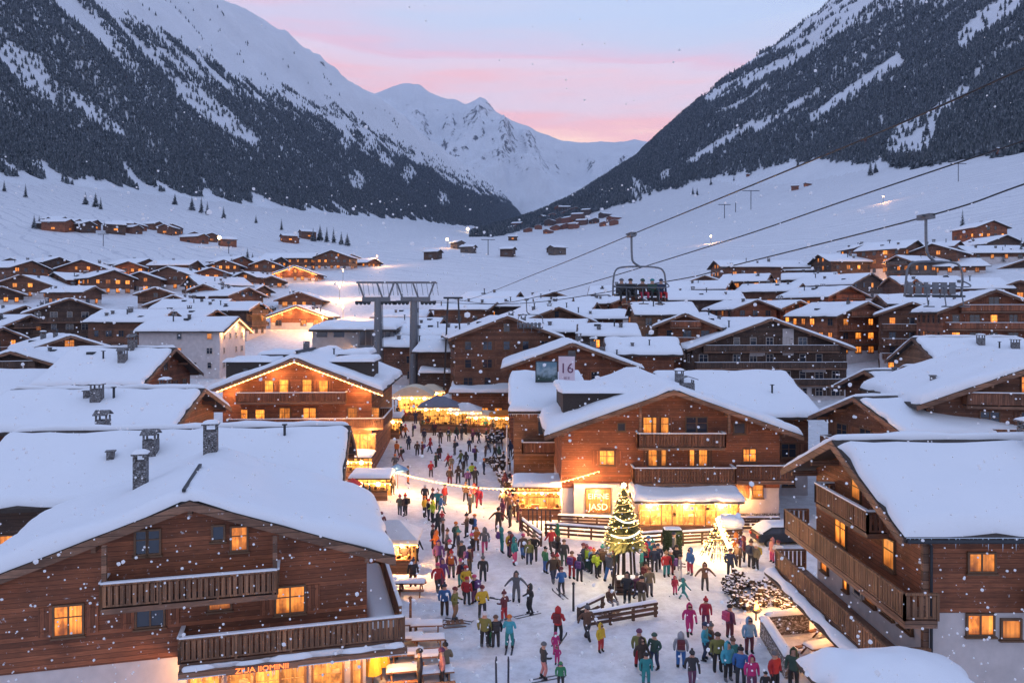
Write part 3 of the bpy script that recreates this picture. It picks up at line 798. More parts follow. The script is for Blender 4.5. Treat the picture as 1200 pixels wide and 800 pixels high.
# ---- mid and far town: (ridge-end px, py, depth, turn, width, length, options)
def town():
    P = place
    # west side, close
    P(410, 488, 51, 98, 12.5, 19, 'long dark chalet with a deep snow roof and dark broken ridge, behind the shop chalet', 'dark', .42, 0, .2, 2, T=.55, chim=((-.55, .55), (.35, .8)), ridge_gap=True, balc=False, of=1.0)
    P(240, 447, 62, 94, 12, 13, 'red brown chalet with stone chimney in its snow roof, second row above the shop chalet', 'red', .34, 0, .2, 2, T=.5, chim=((-.5, .45), (.6, .25)), ridge_gap=True, balc=False)
    P(60, 520, 52, 96, 12, 14, 'dark chalet almost buried by its white roof at the western edge of town', 'brown', .36, 0, .15, 2, T=.55, chim=((.3, .4),), ridge_gap=True, balc=False)
    P(206, 402, 85, 93, 15, 9, 'broad chalet with red timber gable and a cluster of roof pipes', 'red', .4, 0, 0, 2, T=.45, chim=((-.55, .3), (-.1, .35)), balc=False, ridge_gap=True)
    P(98, 430, 84, 92, 12, 12, 'low chalet with two glowing orange windows under a flat white roof', 'dark', .33, 0, .5, 1, chim=(), balc=False)
    P(83, 390, 122, 40, 11, 14, 'chalet with amber lit gable below the big hotel house', 'brown', .36, 2.2, .9, 1, chim=((-.5, .4),))
    P(12, 408, 104, 25, 11, 12, 'dark unlit gabled chalet at the western edge beyond two glowing windows', 'dark', .36, 0, .1, 1)
    P(280, 369, 150, 90, 13.5, 15, 'white plastered three storey house with string lit gable and snow roof', 'plaster', .34, 2.5, .05, 1, chim=((.2, .8),), balc=False, win=(.8, 1.0), string=True, fr='frame_w')
    P(82, 347, 170, 33, 16, 20, 'large four storey dark timber house with rows of pale windows on its gable', 'dark', .38, 2.2, .1, 1, chim=((-.5, .5), (-.6, .8)), fr='frame_w')
    P(204, 361, 165, 88, 12, 14, 'plain brown chalet with one bright window at the centre of its long wall', 'brown', .36, 2, .12, 1, chim=((-.4, .5),), balc=False)
    P(203, 344, 200, 12, 13, 12, 'dark chalet with closed unlit gable between snowfield and white house', 'dark', .37, 0, .05, 1)
    zone = 'below the western meadow'
    for a in ((38, 304, 260, 68, 13, 20, 'brown', .1), (24, 320, 236, 4, 19, 18, 'brown', .3), (95, 303, 272, 8, 17, 14, 'red', .3), (134, 315, 246, 48, 13, 16, 'brown', .6), (164, 317, 252, 10, 12, 14, 'brown', .35),
              (196, 311, 257, -4, 18, 16, 'brown', .3), (221, 322, 230, -48, 13, 15, 'dark', .2), (248, 312, 264, 20, 12, 14, 'red', .3), (292, 335, 215, 60, 12, 18, 'brown', .35), (268, 324, 238, 30, 10, 12, 'dark', .2),
              (62, 318, 250, -30, 12, 14, 'brown', .25), (2, 334, 225, 50, 12, 14, 'dark', .2), (30, 356, 190, 60, 11, 13, 'dark', .15), (272, 349, 190, 85, 12, 16, 'dark', .1), (232, 304, 300, 85, 10, 16, 'dark', .1), (285, 317, 262, -20, 9, 11, 'brown', .3), (310, 333, 240, 70, 9, 12, 'dark', .15)):
        P(*a[:6], None, a[6], .36, 2, a[7], 1 if a[2] < 240 else 0, zone=zone, balc=a[2] < 240, chim=((.3, .6),) if (int(a[0]) % 3) else (), mxw=4)
    for a in ((150, 305, 300, 15, 12, 14, 'red', .3), (175, 302, 310, 70, 11, 14, 'brown', .3), (122, 307, 290, 75, 11, 15, 'brown', .3), (70, 300, 300, 60, 11, 14, 'dark', .3), (12, 301, 285, 10, 13, 14, 'brown', .3), (262, 303, 315, 10, 12, 13, 'brown', .4), (285, 299, 330, 60, 11, 14, 'red', .3), (310, 303, 320, 10, 11, 12, 'brown', .4), (305, 318, 270, 70, 10, 13, 'red', .4), (238, 331, 218, -10, 9, 11, 'red', .3), (182, 335, 212, 20, 9, 10, 'brown', .3), (255, 361, 172, 75, 9, 12, 'brown', .3), (112, 334, 222, 80, 8, 12, 'brown', .4)):
        P(*a[:6], None, a[6], .36, 2, a[7], 1 if a[2] < 240 else 0, zone=zone, balc=a[2] < 240, chim=((.3, .6),), mxw=4)
    zone = 'along the lamplit street'
    for a in ((345, 310, 290, 3, 14.5, 18, 'red', .8, True), (350, 340, 216, 6, 11.5, 14, 'brown', .2, False), (347, 356, 187, 2, 13, 14, 'red', .8, True), (388, 292, 360, -5, 16, 14, 'brown', .3, False), (372, 296, 375, 88, 14, 24, 'brown', .5, False), (440, 302, 385, 60, 11, 14, 'red', .9, False),
              (412, 297, 400, 20, 13, 12, 'dark', .3, False), (330, 300, 345, 70, 11, 14, 'dark', .1, False), (318, 322, 265, 20, 9, 10, 'dark', .3, False), (306, 352, 180, 80, 9, 12, 'dark', .2, False)):
        P(*a[:6], None, a[6], .36, 1.8, a[7], 1 if a[2] < 300 else 0, zone=zone, string=a[8], balc=a[2] < 300, mxw=6)
    P(36, 367, 165, 70, 11, 14, 'dark chalet with side turned roof just west of the four storey house', 'dark', .36, 0, .3, 1)
    P(4, 381, 140, 80, 11, 12, 'small brown chalet cut by the western edge below the four storey house', 'brown', .36, 0, .4, 1)
    P(152, 405, 118, 86, 11, 13, 'chalet with flat white roof behind the roof pipes', 'brown', .34, 0, .3, 1, balc=False)
    # centre
    P(595, 367, 115, 9, 15.5, 15, 'dark brown chalet with wide unlit gable and pale signboard above the market', 'brown', .38, 0, .05, 1, chim=((.5, .5), (.3, .7)), balc=False)
    P(671, 398, 95, 0, 15.5, 14, 'red timber chalet carrying a picture board and a pale banner on its gable', 'red', .36, 0, .12, 2, chim=((.4, .3), (.2, .6)), balc=False)
    P(655, 357, 150, 20, 15, 18, 'snow roofed chalet half hidden behind the dark gabled chalet', 'brown', .36, 2, .2, 1, chim=((.3, .5),))
    P(537, 414, 133, 4, 8, 10, 'small rounded red timber hut with lit eaves behind the market tents', 'red', .6, 0, .1, 1, balc=False, verge=True)
    P(553, 351, 190, 5, 9, 10, 'small isolated red brown gabled barn at the edge of the ski field', 'red', .42, 0, 0, 1, balc=False)
    P(812, 352, 140, 88, 11, 9.5, 'small chalet with a white corner column and planked wall', 'tan', .34, 0, .1, 1, balc=False)
    P(803, 364, 128, -28, 10, 12, 'rusty timber gable chalet beside the lift chair', 'red', .4, 0, .1, 1)
    P(748, 377, 126, 86, 10, 8, 'low building with a row of small lit windows under the hanging chair', 'grey', .3, 0, .8, 1, balc=False)
    P(795, 393, 104, 85, 9, 8, 'compact red hut with snow covered roof beside the wide dark hotel', 'red', .35, 0, .1, 1, balc=False)
    P(905, 370, 122, 2, 25, 22, 'wide dark timber hotel with pale panels and three lit windows on its gable', 'dark', .36, 2.6, .22, 2, chim=((-.55, .3), (-.4, .6)), fr='frame_w')
    hr = LAST[-1]['root']; hf = lambda px, py: ((px-CX)/F*123.3-hr.location.x, CH-(py-HY)/F*123.3-hr.location.z)
    for x0, y0, x1, y1 in ((917, 385, 930, 416), (878, 404, 896, 417), (845, 424, 868, 433), (884, 424, 919, 433), (940, 424, 968, 436)):
        (a, c), (b, d) = hf(x0, y1), hf(x1, y0); MB().box(a, b, -.1, -.05, c, d).build('pale_panel', 'plaster', hr)
    P(922, 432, 80, 92, 16, 12, 'chalet with a glowing skylight in its broad white roof behind the restaurant chalet', 'brown', .38, 2.4, .2, 2, chim=((-.35, .9),), balc=False)
    # east side
    P(1013, 429, 80, -80, 10, 9, 'small chalet with one orange window in its gable facing the street', 'brown', .38, 0, .8, 2, chim=((.2, .95),), balc=False, ridge_gap=True)
    P(1000, 459, 62, -78, 10, 12, 'weathered chalet with stone chimney and dark ridge below the orange windowed one', 'brown', .38, 1.8, 0, 2, chim=((.35, .72),), ridge_gap=True)
    P(1197, 391, 97, 82, 18, 11, 'big white roof with two dark roof vents and tan verge boards', 'tan', .36, 0, .4, 2, T=.45, chim=((-.35, .45), (-.5, .15)), balc=False, ridge_gap=True)
    P(1207, 425, 76, 84, 13, 10, 'chalet with plain white roof and small dormer in front of the big roof', 'brown', .36, 0, .1, 2, balc=False, ridge_gap=True)
    P(1237, 412, 57, -9, 17, 13, 'dark timber chalet with deep eaves and stair railing at the eastern edge', 'brown', .38, 0, .5, 2, T=.5)
    P(1018, 351, 150, 18, 13, 14, 'chalet with brightly lit upper windows and a lamp under its gable', 'red', .38, 2.2, .9, 1)
    P(1069, 351, 140, -24, 10.5, 15, 'two tone chalet of white ground floor and brown gable with flower balcony', 'brown', .38, 3.4, .12, 1)
    P(1168, 336, 116, -14, 14, 15, 'tall red brown chalet with broad gable and lit terrace annex', 'red', .42, 0, .12, 1)
    zone = 'on the eastern slope'
    for a in ((836, 304, 262, -86, 12, 29, 'brown', .5), (958, 297, 252, -84, 13, 15, 'dark', .2), (1019, 283, 258, 0, 8, 12, 'red', .1), (1076, 280, 242, 38, 14, 15, 'brown', .25), (1092, 284, 236, -42, 13, 15, 'brown', .2), (1165, 257, 292, 8, 13, 13, 'red', .3),
              (1181, 274, 268, 10, 16, 15, 'dark', .2), (1196, 287, 250, 86, 13, 18, 'brown', .3), (1126, 281, 255, 40, 9, 13, 'red', .5), (1150, 302, 235, 80, 12, 16, 'brown', .3), (1200, 303, 230, -30, 12, 14, 'dark', .2),
              (904, 319, 222, 60, 11, 12, 'brown', .3), (941, 330, 206, 50, 10.5, 15, 'brown', .3), (1022, 318, 207, 33, 16, 19, 'dark', .1), (997, 333, 186, 26, 13, 15, 'red', .15), (888, 349, 168, 10, 10, 14, 'red', .1), (938, 350, 172, 20, 9, 12, 'red', .2),
              (1172, 324, 172, 84, 12, 16, 'brown', .3), (1122, 322, 182, 88, 10, 14, 'dark', .1), (1196, 326, 165, -30, 11, 13, 'brown', .3), (826, 321, 230, -20, 11, 14, 'brown', .2), (858, 327, 215, 60, 12, 16, 'dark', .2), (812, 336, 195, 70, 11, 15, 'brown', .15),
              (868, 339, 190, 85, 11, 17, 'dark', .1), (770, 333, 205, 80, 12, 16, 'brown', .2), (982, 318, 228, 70, 10, 14, 'brown', .3), (1050, 298, 232, -70, 9, 14, 'grey', .3), (742, 343, 190, 20, 10, 14, 'red', .1), (700, 352, 170, 70, 11, 15, 'brown', .2), (1110, 343, 160, 84, 9, 12, 'dark', .1), (960, 309, 262, 86, 10, 12, 'brown', .2)):
        P(*a[:6], None, a[6], .36, 2, a[7], 1 if a[2] < 235 else 0, zone=zone, balc=a[2] < 235, chim=((.3, .6),) if (int(a[0]) % 3) else (), mxw=4)
    zone = 'behind the lift towers'
    for a in ((520, 371, 170, 80, 10, 14, 'grey', .1), (505, 384, 150, 60, 10, 12, 'dark', .1), (560, 378, 150, 85, 10, 14, 'dark', .15), (583, 352, 180, 70, 9, 13, 'brown', .1), (625, 348, 185, 84, 10, 16, 'dark', .15), (690, 372, 138, 75, 11, 14, 'brown', .2), (505, 362, 190, 85, 8, 12, 'dark', .1), (474, 380, 165, 80, 9, 12, 'brown', .2), (535, 392, 140, 75, 9, 12, 'brown', .2), (548, 384, 160, 20, 8, 10, 'red', .2), (610, 340, 200, 75, 9, 13, 'brown', .2), (650, 340, 205, 15, 9, 12, 'dark', .2), (672, 347, 190, 80, 10, 14, 'red', .2), (720, 346, 195, 75, 9, 13, 'brown', .2), (735, 361, 160, 85, 9, 12, 'brown', .3), (575, 396, 128, 80, 9, 10, 'dark', .1)):
        P(*a[:6], None, a[6], .32, 1.5, a[7], 1, zone=zone, balc=False, mxw=3)

def far_hamlet(cells, zone, wood=('brown', 'red', 'dark'), lit=.3, wr=(9, 12)):
    rg = random.Random(len(zone)*13+5)
    for px, py in cells:
        x, y, z = gp(px, py)
        w = max(rg.uniform(*wr), y/900*rg.uniform(8, 12) if 'hamlet' in zone else 0); L = w*rg.uniform(1.05, 1.5); he = rg.uniform(.42, .55)*max(w, 10); p = .37; yaw = R(rg.choice((0, 15, 40, 70, 88, -30, -60)))
        wd = rg.choice(wood)
        root = chalet('far chalet', 'chalet', (x, y, z), yaw, w, L, he, p, 1., 1., .8, .5, wd, 0, 0, verge=False, seed=rg.randint(1, 90))
        nl = 0
        for fc in visible_faces(x, y, yaw).replace('b', '')[:2]:
            k = 'lit_b' if rg.random() < lit*1.6 else 'glass'; nl += k != 'glass'
            if fc == 'f': add_window(root, 'f', (0, -.05, 1.2), 2.4, 1.3, k)
            elif fc == 'l': add_window(root, 'l', (-w/2-.05, L/2, 1.2), 2.4, 1.3, k)
            else: add_window(root, 'r', (w/2+.05, L/2, 1.2), 2.4, 1.3, k)
        LAST.append(dict(root=root, px=px, py=py, Y=y, zone=zone, lit=nl, wood=wd, nch=0, big=w*L, plaster=False, vf='f', yaw=math.degrees(yaw), h=he, string=False, own=False, gap=False))

def relabel():
    zones = {}
    for d in LAST:
        if d['own']: continue
        zones.setdefault(d['zone'], []).append(d)
    WN = {'brown': 'brown timber', 'red': 'reddish timber', 'dark': 'dark timber', 'tan': 'tan timber', 'grey': 'grey'}
    for zn, ds in zones.items():
        ds.sort(key=lambda d: d['px'])
        keys = {}
        for d in ds:
            turn = 'gable end turned to the street' if abs(d['yaw']) < 45 else 'roof slope facing the square'
            k = (WN[d['wood']], 'lit' if d['lit'] else 'unlit', turn)
            keys.setdefault(k, []).append(d)
        for k, v in keys.items():
            for i, d in enumerate(v):
                turn = 'gable forward' if 'gable' in k[2] else 'side-on'
                o = f", {ORD[i]} from the left" if len(v) > 1 else ''
                d['root']['label'] = f"{k[1]} {k[0]} chalet {turn} {zn}{o}"
                d['root']['group'] = 'snow roofed chalets '+zn
town()
HAM_E = [(604, 271), (612, 268), (620, 272), (622, 263), (631, 269), (634, 260), (640, 274), (643, 265), (648, 256), (652, 270), (657, 262), (663, 254), (664, 268), (671, 260), (675, 250), (678, 267), (684, 257), (688, 263), (692, 251), (698, 262), (704, 256), (708, 265), (714, 260), (720, 264), (668, 247), (655, 249)]
HAM_W = [(58, 268), (66, 271), (75, 267), (82, 272), (92, 270), (104, 273), (113, 270), (124, 273), (132, 270), (142, 273), (152, 271), (161, 275), (186, 270), (193, 275), (201, 274)]
HAM_W2 = [(228, 283), (238, 286), (248, 284), (257, 288), (330, 283), (345, 285), (352, 279)]
far_hamlet(HAM_E, 'in the forest hamlet', lit=.25)
far_hamlet(HAM_W, 'on the western meadow', lit=.35)
far_hamlet(HAM_W2, 'beside the flood lit hut', lit=.3)
far_hamlet([(515, 304), (602, 301), (646, 299), (650, 297), (606, 282), (540, 292), (556, 297)], 'alone on the open ski field', ('grey', 'dark'), .1, (6, 8))
far_hamlet([(936, 222), (944, 219), (1180, 181), (876, 208), (1018, 167)], 'high on the eastern piste', ('red', 'brown'), .2, (7, 9))
relabel()
# ------------------------------------------------------------------ the five chalets round the square
class Face:
    """maps photo pixels on a facade plane to the chalet's own x (along the wall) and z"""
    def __init__(s, loc, yaw, off=0.):
        s.loc = Vector(loc); s.n = Vector((math.sin(yaw), -math.cos(yaw), 0)); s.u = Vector((math.cos(yaw), math.sin(yaw), 0)); s.off = off
    def __call__(s, px, py, off=None):
        off = s.off if off is None else off
        d = Vector(((px-CX)/F, 1, -(py-HY)/F)); c = Vector((0, 0, CH)); q = s.loc+s.n*off
        t = s.n.dot(q-c)/s.n.dot(d); h = c+d*t
        return (h-s.loc).dot(s.u), h.z-s.loc.z

def fwin(root, fc, x0, y0, x1, y1, kind, shut=None, fr='frame', face='f'):
    ax, az = fc((x0+x1)/2, y1); bx, bz = fc((x0+x1)/2, y0); lx, _ = fc(x0, (y0+y1)/2); qx, _ = fc(x1, (y0+y1)/2)
    return add_window(root, face, (ax, -.045, az), abs(qx-lx), bz-az, kind, shut, fr)

def text(parent, name, s, loc, size, mat, rz=0, ext=.02, align='CENTER', sx=1.):
    cu = bpy.data.curves.new(name, 'FONT'); cu.body = s; cu.size = size; cu.extrude = ext; cu.align_x = align; cu.resolution_u = 3
    tmp = bpy.data.objects.new(name, cu); COL.objects.link(tmp); dg = bpy.context.evaluated_depsgraph_get()
    me = bpy.data.meshes.new_from_object(tmp.evaluated_get(dg)); bpy.data.objects.remove(tmp); bpy.data.curves.remove(cu)
    me.materials.clear(); me.materials.append(M[mat]); o = obj(name, me, parent, loc); o.rotation_euler = (R(90), 0, rz); o.scale = (sx, 1, 1)
    return o

M['sign_red'] = m_emit('sign_glow', (1., .17, .03), 3.2, 0, 1, True)
M['sign_gold'] = m_emit('sign_gold', (1., .72, .38), 2.4, 0, 1, True)
M['sign_back'] = m_emit('sign_back', (1., .33, .04), .55, .3, 3, True)
M['beige'] = m_plain('warm_interior', (.5, .33, .17), .7)
M['fir_green'] = m_plain('fir_green', (.03, .06, .035), .9)

def icicles(root, p, q, seed, mx=.45):
    rg = random.Random(seed); p = Vector(p); q = Vector(q); L = (q-p).length; b = MB().beam(p, q, .05, .03); k = 0
    while k < L:
        c = p.lerp(q, k/L); h = rg.uniform(.06, mx)*rg.random()**.6; r = .012+h*.035
        b.tube([c, c-Vector((0, 0, h*.5)), c-Vector((0, 0, h))], [r, r*.6, .002], 5); k += rg.uniform(.05, .3)
    b.build('icicles', 'ice', root, True)
M['ice'] = m_plain('ice', (.62, .72, .82), .12, 0, .05)
def shop_fill(root, name, x0, x1, z0, z1, y, kind='lit_shop', n=4, fr='frame', seed=1):
    """a shop front: mullioned frame, glowing panes, shelves of wares behind the frame line"""
    b = MB(); t = .1
    b.box(x0-t, x1+t, y-.1, y+.02, z1, z1+t); b.box(x0-t, x1+t, y-.14, y+.02, z0-t, z0)
    for i in range(n+1): x = x0+(x1-x0)*i/n; b.box(x-.05, x+.05, y-.1, y+.02, z0, z1)
    o = b.build(name, fr, root)
    for i in range(n):
        xa = x0+(x1-x0)*i/n+.05; xb = x0+(x1-x0)*(i+1)/n-.05
        MB().box(xa, xb, y-.04, y, z0, z1).build('pane', kind, o)
    rg = random.Random(seed); s = MB()
    for k in range(int((x1-x0)*3.2)):
        x = rg.uniform(x0+.1, x1-.2); z = rg.choice((z0+.05, z0+(z1-z0)*.4, z0+(z1-z0)*.7)); w = rg.uniform(.12, .4); h = rg.uniform(.1, .35)
        s.box(x, min(x1-.06, x+w), y-.075, y-.041, z, z+h)
    for zz in (.05, (z1-z0)*.4, (z1-z0)*.7): s.box(x0+.06, x1-.06, y-.078, y-.042, z0+zz-.025, z0+zz)
    s.box(x0+.06, x0+.09, y-.078, y-.042, z0, z0+(z1-z0)*.7); s.build('wares', 'beige', o)
    return o

# ---- A: the shop chalet at the lower left
def hero_a():
    Y0 = 32.0; yaw = R(15); n = Vector((math.sin(yaw), -math.cos(yaw), 0))
    ax, ay, az = wp(222, 590, Y0); w, L, p, of = 14.6, 9.6, .354, .8
    zr = az-.1; he = zr-p*w/2
    loc = Vector((ax, ay, 0))-n*of
    r = chalet('big brown shop chalet with lit windows, carved balconies and thick snow roof beside the square', 'chalet', loc, yaw, w, L, he, p, 1.25, of, .9, .55, 'red', 2.55, 2, 'plaster', None, 'shop_chalet', seed=3)
    fc = Face(loc, yaw)
    for (a, b, c, d, k, sh) in ((160, 622, 172, 648, 'glass', None), (174, 621, 187, 647, 'glass', None), (250, 616, 262, 631, 'glass', None), (272, 617, 289, 643, 'lit_b', None),
                                (65, 709, 97, 742, 'lit_b', 'v_red'), (161, 701, 192, 732, 'glass', 'v_red'), (246, 693, 270, 712, 'lit_b', None), (324, 687, 356, 716, 'lit_b', 'v_red')):
        fwin(r, fc, a, b, c, d, k, sh)
    # upper balcony
    fb = Face(loc, yaw, 1.25)
    x0, _ = fb(118, 690); x1, _ = fb(325, 684)
    balcony(r, x0, x1, -1.25, -.06, 5.25, .98, 'v_tan', 'flr', False, True)
    for x in (x0+.1, x1-.1): MB().box(x-.09, x+.09, -1.2, -1.02, 6.25, zr-p*abs(x)-.2).build('post', 'verge', r)
    x2, _ = fb(210, 775); xr = w/2+1.55
    balcony(r, x2, xr, -1.3, -.06, 2.75, 1.0, 'v_tan', 'fl', False, True, .34)
    balcony(r, w/2+.06, xr, -.05, L-.5, 2.75, 1.0, 'v_tan', 'rb', False, True, .34)
    balcony(r, -w/2-1.5, -w/2-.06, .3, L-1, 2.6, 1.0, 'v_brown', 'flb', False, True)
    v, f = snow_sheet(ecoords(w/2+.1, xr-.1, 5, True), ecoords(.2, L-.7, 8, True), lambda X, Y: X*0+2.76, .3, 5, .3)
    obj('balcony_snow', mesh_np('balcony_snow', v, f, ['snow']), r)
    # snow lying along the lip of the slab
    v, f = snow_sheet(ecoords(x2, xr+.12, 16, True), ecoords(-1.55, -1.32, 2, False), lambda X, Y: X*0+2.5, .22, 9, .15)
    MB().box(x2, xr+.12, -1.56, -1.31, 2.25, 2.5).build('eaves_board', 'verge', r)
    obj('ledge_snow', mesh_np('ledge_snow', v, f, ['snow_cap']), r)
    # shop front under the balcony
    ff = Face(loc, yaw, .05)
    xa, _ = ff(222, 800); xb, _ = ff(258, 800); shop_fill(r, 'shop_window', xa, xb, .5, 2.1, -.06, n=1, seed=3)
    xa, _ = ff(268, 800); xb, _ = ff(358, 800); shop_fill(r, 'shop_window', xa, xb, .5, 2.1, -.06, n=3, seed=5)
    xa, _ = ff(366, 800); xb, _ = ff(402, 800); shop_fill(r, 'shop_window', xa, xb, .5, 2.1, -.06, n=1, seed=6)
    xa, _ = ff(412, 800); shop_fill(r, 'shop_window', xa, w/2-.2, .5, 2.1, -.06, n=1, seed=8)
    fs = Face(loc, yaw, 1.35); xa, za = fs(270, 781); xb, zb = fs(345, 774)
    MB().box(xa-.15, xb+.15, -1.60, -1.565, 2.2, 2.5).build('sign_board', 'verge', r)
    text(r, 'sign_lettering', 'ZIUA JIOMINII', ((xa+xb)/2, -1.6, 2.24), .3, 'sign_red', 0, .015, 'CENTER', 1.15)
    for x in (.2, 2.2, 4.2, 6.2): lamp(r, (x, -.9, 2.1), 14, .15)
    lamp(r, (w/2+.9, -.6, 2.1), 30, .15)
    icicles(r, (x2, -1.57, 2.25), (xr+.1, -1.57, 2.25), 9, .35)
    # chimneys
    for (px, py, Y, kd) in ((165, 568, 38, 0), (247, 545, 41, 0)):
        q = Vector(wp(px, py, Y))-loc; lx = q.dot(fc.u); ly = -q.dot(fc.n); lz = zr-p*abs(lx)+.2
        chimney(r, lx, ly, lz, .62 if px < 200 else .7, .62, 1.7, kd)
    # ridge walkway boards poking out of the snow
    gb = MB()
    gb.beam((-.25, -.6, zr+.62), (-.25, 4.6, zr+.72), .14, .12); gb.build('ridge_board', 'dmetal', r)
    return r
hero_a()

# ---- C: string-lit chalet behind it
def dormer(r, x0, x1, y0, y1, zlo, zhi, seed):
    b = MB().box(x0, x1, y0, y1, zlo-1.5, zhi); o = b.build('dormer', 'roofing', r)
    v, f = snow_sheet(ecoords(x0-.3, x1+.3, 6, True), ecoords(y0-.3, y1+.3, 6, True), lambda X, Y: X*0+zhi, .45, seed, .45)
    obj('dormer_snow', mesh_np('dormer_snow', v, f, ['snow']), o)

def hero_c():
    r = place(345, 413, 80.5, 3, 15.6, 21, 'red timber chalet with golden string lights under its eaves and flat topped dormers', 'red', .385, 0, 0, 2, of=1.5, T=.5, balc=False, string=True, ov=1.4, zone=None)
    loc = r.location; yaw = R(3); fc = Face(loc, yaw)
    for kids in [c for c in list(r.children) if c.name.startswith(('window', 'shutter'))]:
        for g in list(kids.children): bpy.data.objects.remove(g)
        bpy.data.objects.remove(kids)
    for a, b, c, d in ((311, 446, 320, 460), (328, 445, 338, 460), (355, 445, 365, 460), (374, 446, 384, 460), (328, 478, 340, 492), (356, 478, 370, 492), (436, 478, 444, 492), (283, 480, 290, 492), (300, 480, 310, 492)):
        fwin(r, fc, a, b, c, d, 'lit_b', 'v_red' if a in (311, 374) else None)
    fwin(r, fc, 408, 478, 418, 492, 'lit_a')
    zf = fc(345, 471, 1.)[1]
    balcony(r, -6.1, 5.2, -1.1, -.05, zf, .95, 'v_brown', 'flr', False, True)
    zf2 = zf-2.75; balcony(r, -7, 9.2, -1.2, -.05, zf2, .95, 'v_brown', 'flr', False, True)
    balcony(r, 7.85, 9.2, 0, 8, zf2, .95, 'v_brown', 'rb', False, True)
    xa, _ = fc(413, 535); xb, _ = fc(440, 535); shop_fill(r, 'shop_window', xa, xb, zf2-2.7, zf2-.8, -.05, n=3, seed=11)
    xa, _ = fc(300, 535); xb, _ = fc(400, 535); shop_fill(r, 'shop_window', xa, xb, zf2-2.7, zf2-.8, -.05, n=6, seed=12)
    for x in (2, 5, 8): lamp(r, (x, -1.6, zf2-.6), 80, .2)
    p = .385; zr = [c for c in r.children if c.name.startswith('timber_wall')][0].data.vertices
    zt = max(v.co.z for v in zr)
    for s, x0, x1 in ((-1, -8.2, -3.4), (1, 3.2, 7.6)):
        dormer(r, x0, x1, 2.2, 8, zt-p*6+.4, zt-p*3+.7, 31+s); dormer(r, x0*.8, x1*.8, 10, 16, zt-p*5+.8, zt-p*2.4+.9, 37+s)
    MB().beam((0, -.6, zt+.75), (0, 9, zt+.75), .3, .3).build('ridge_board', 'dmetal', r)
    MB().box(-.5, .1, 5, 5.6, zt, zt+1.7).build('chimney', 'stone', r)
hero_c()

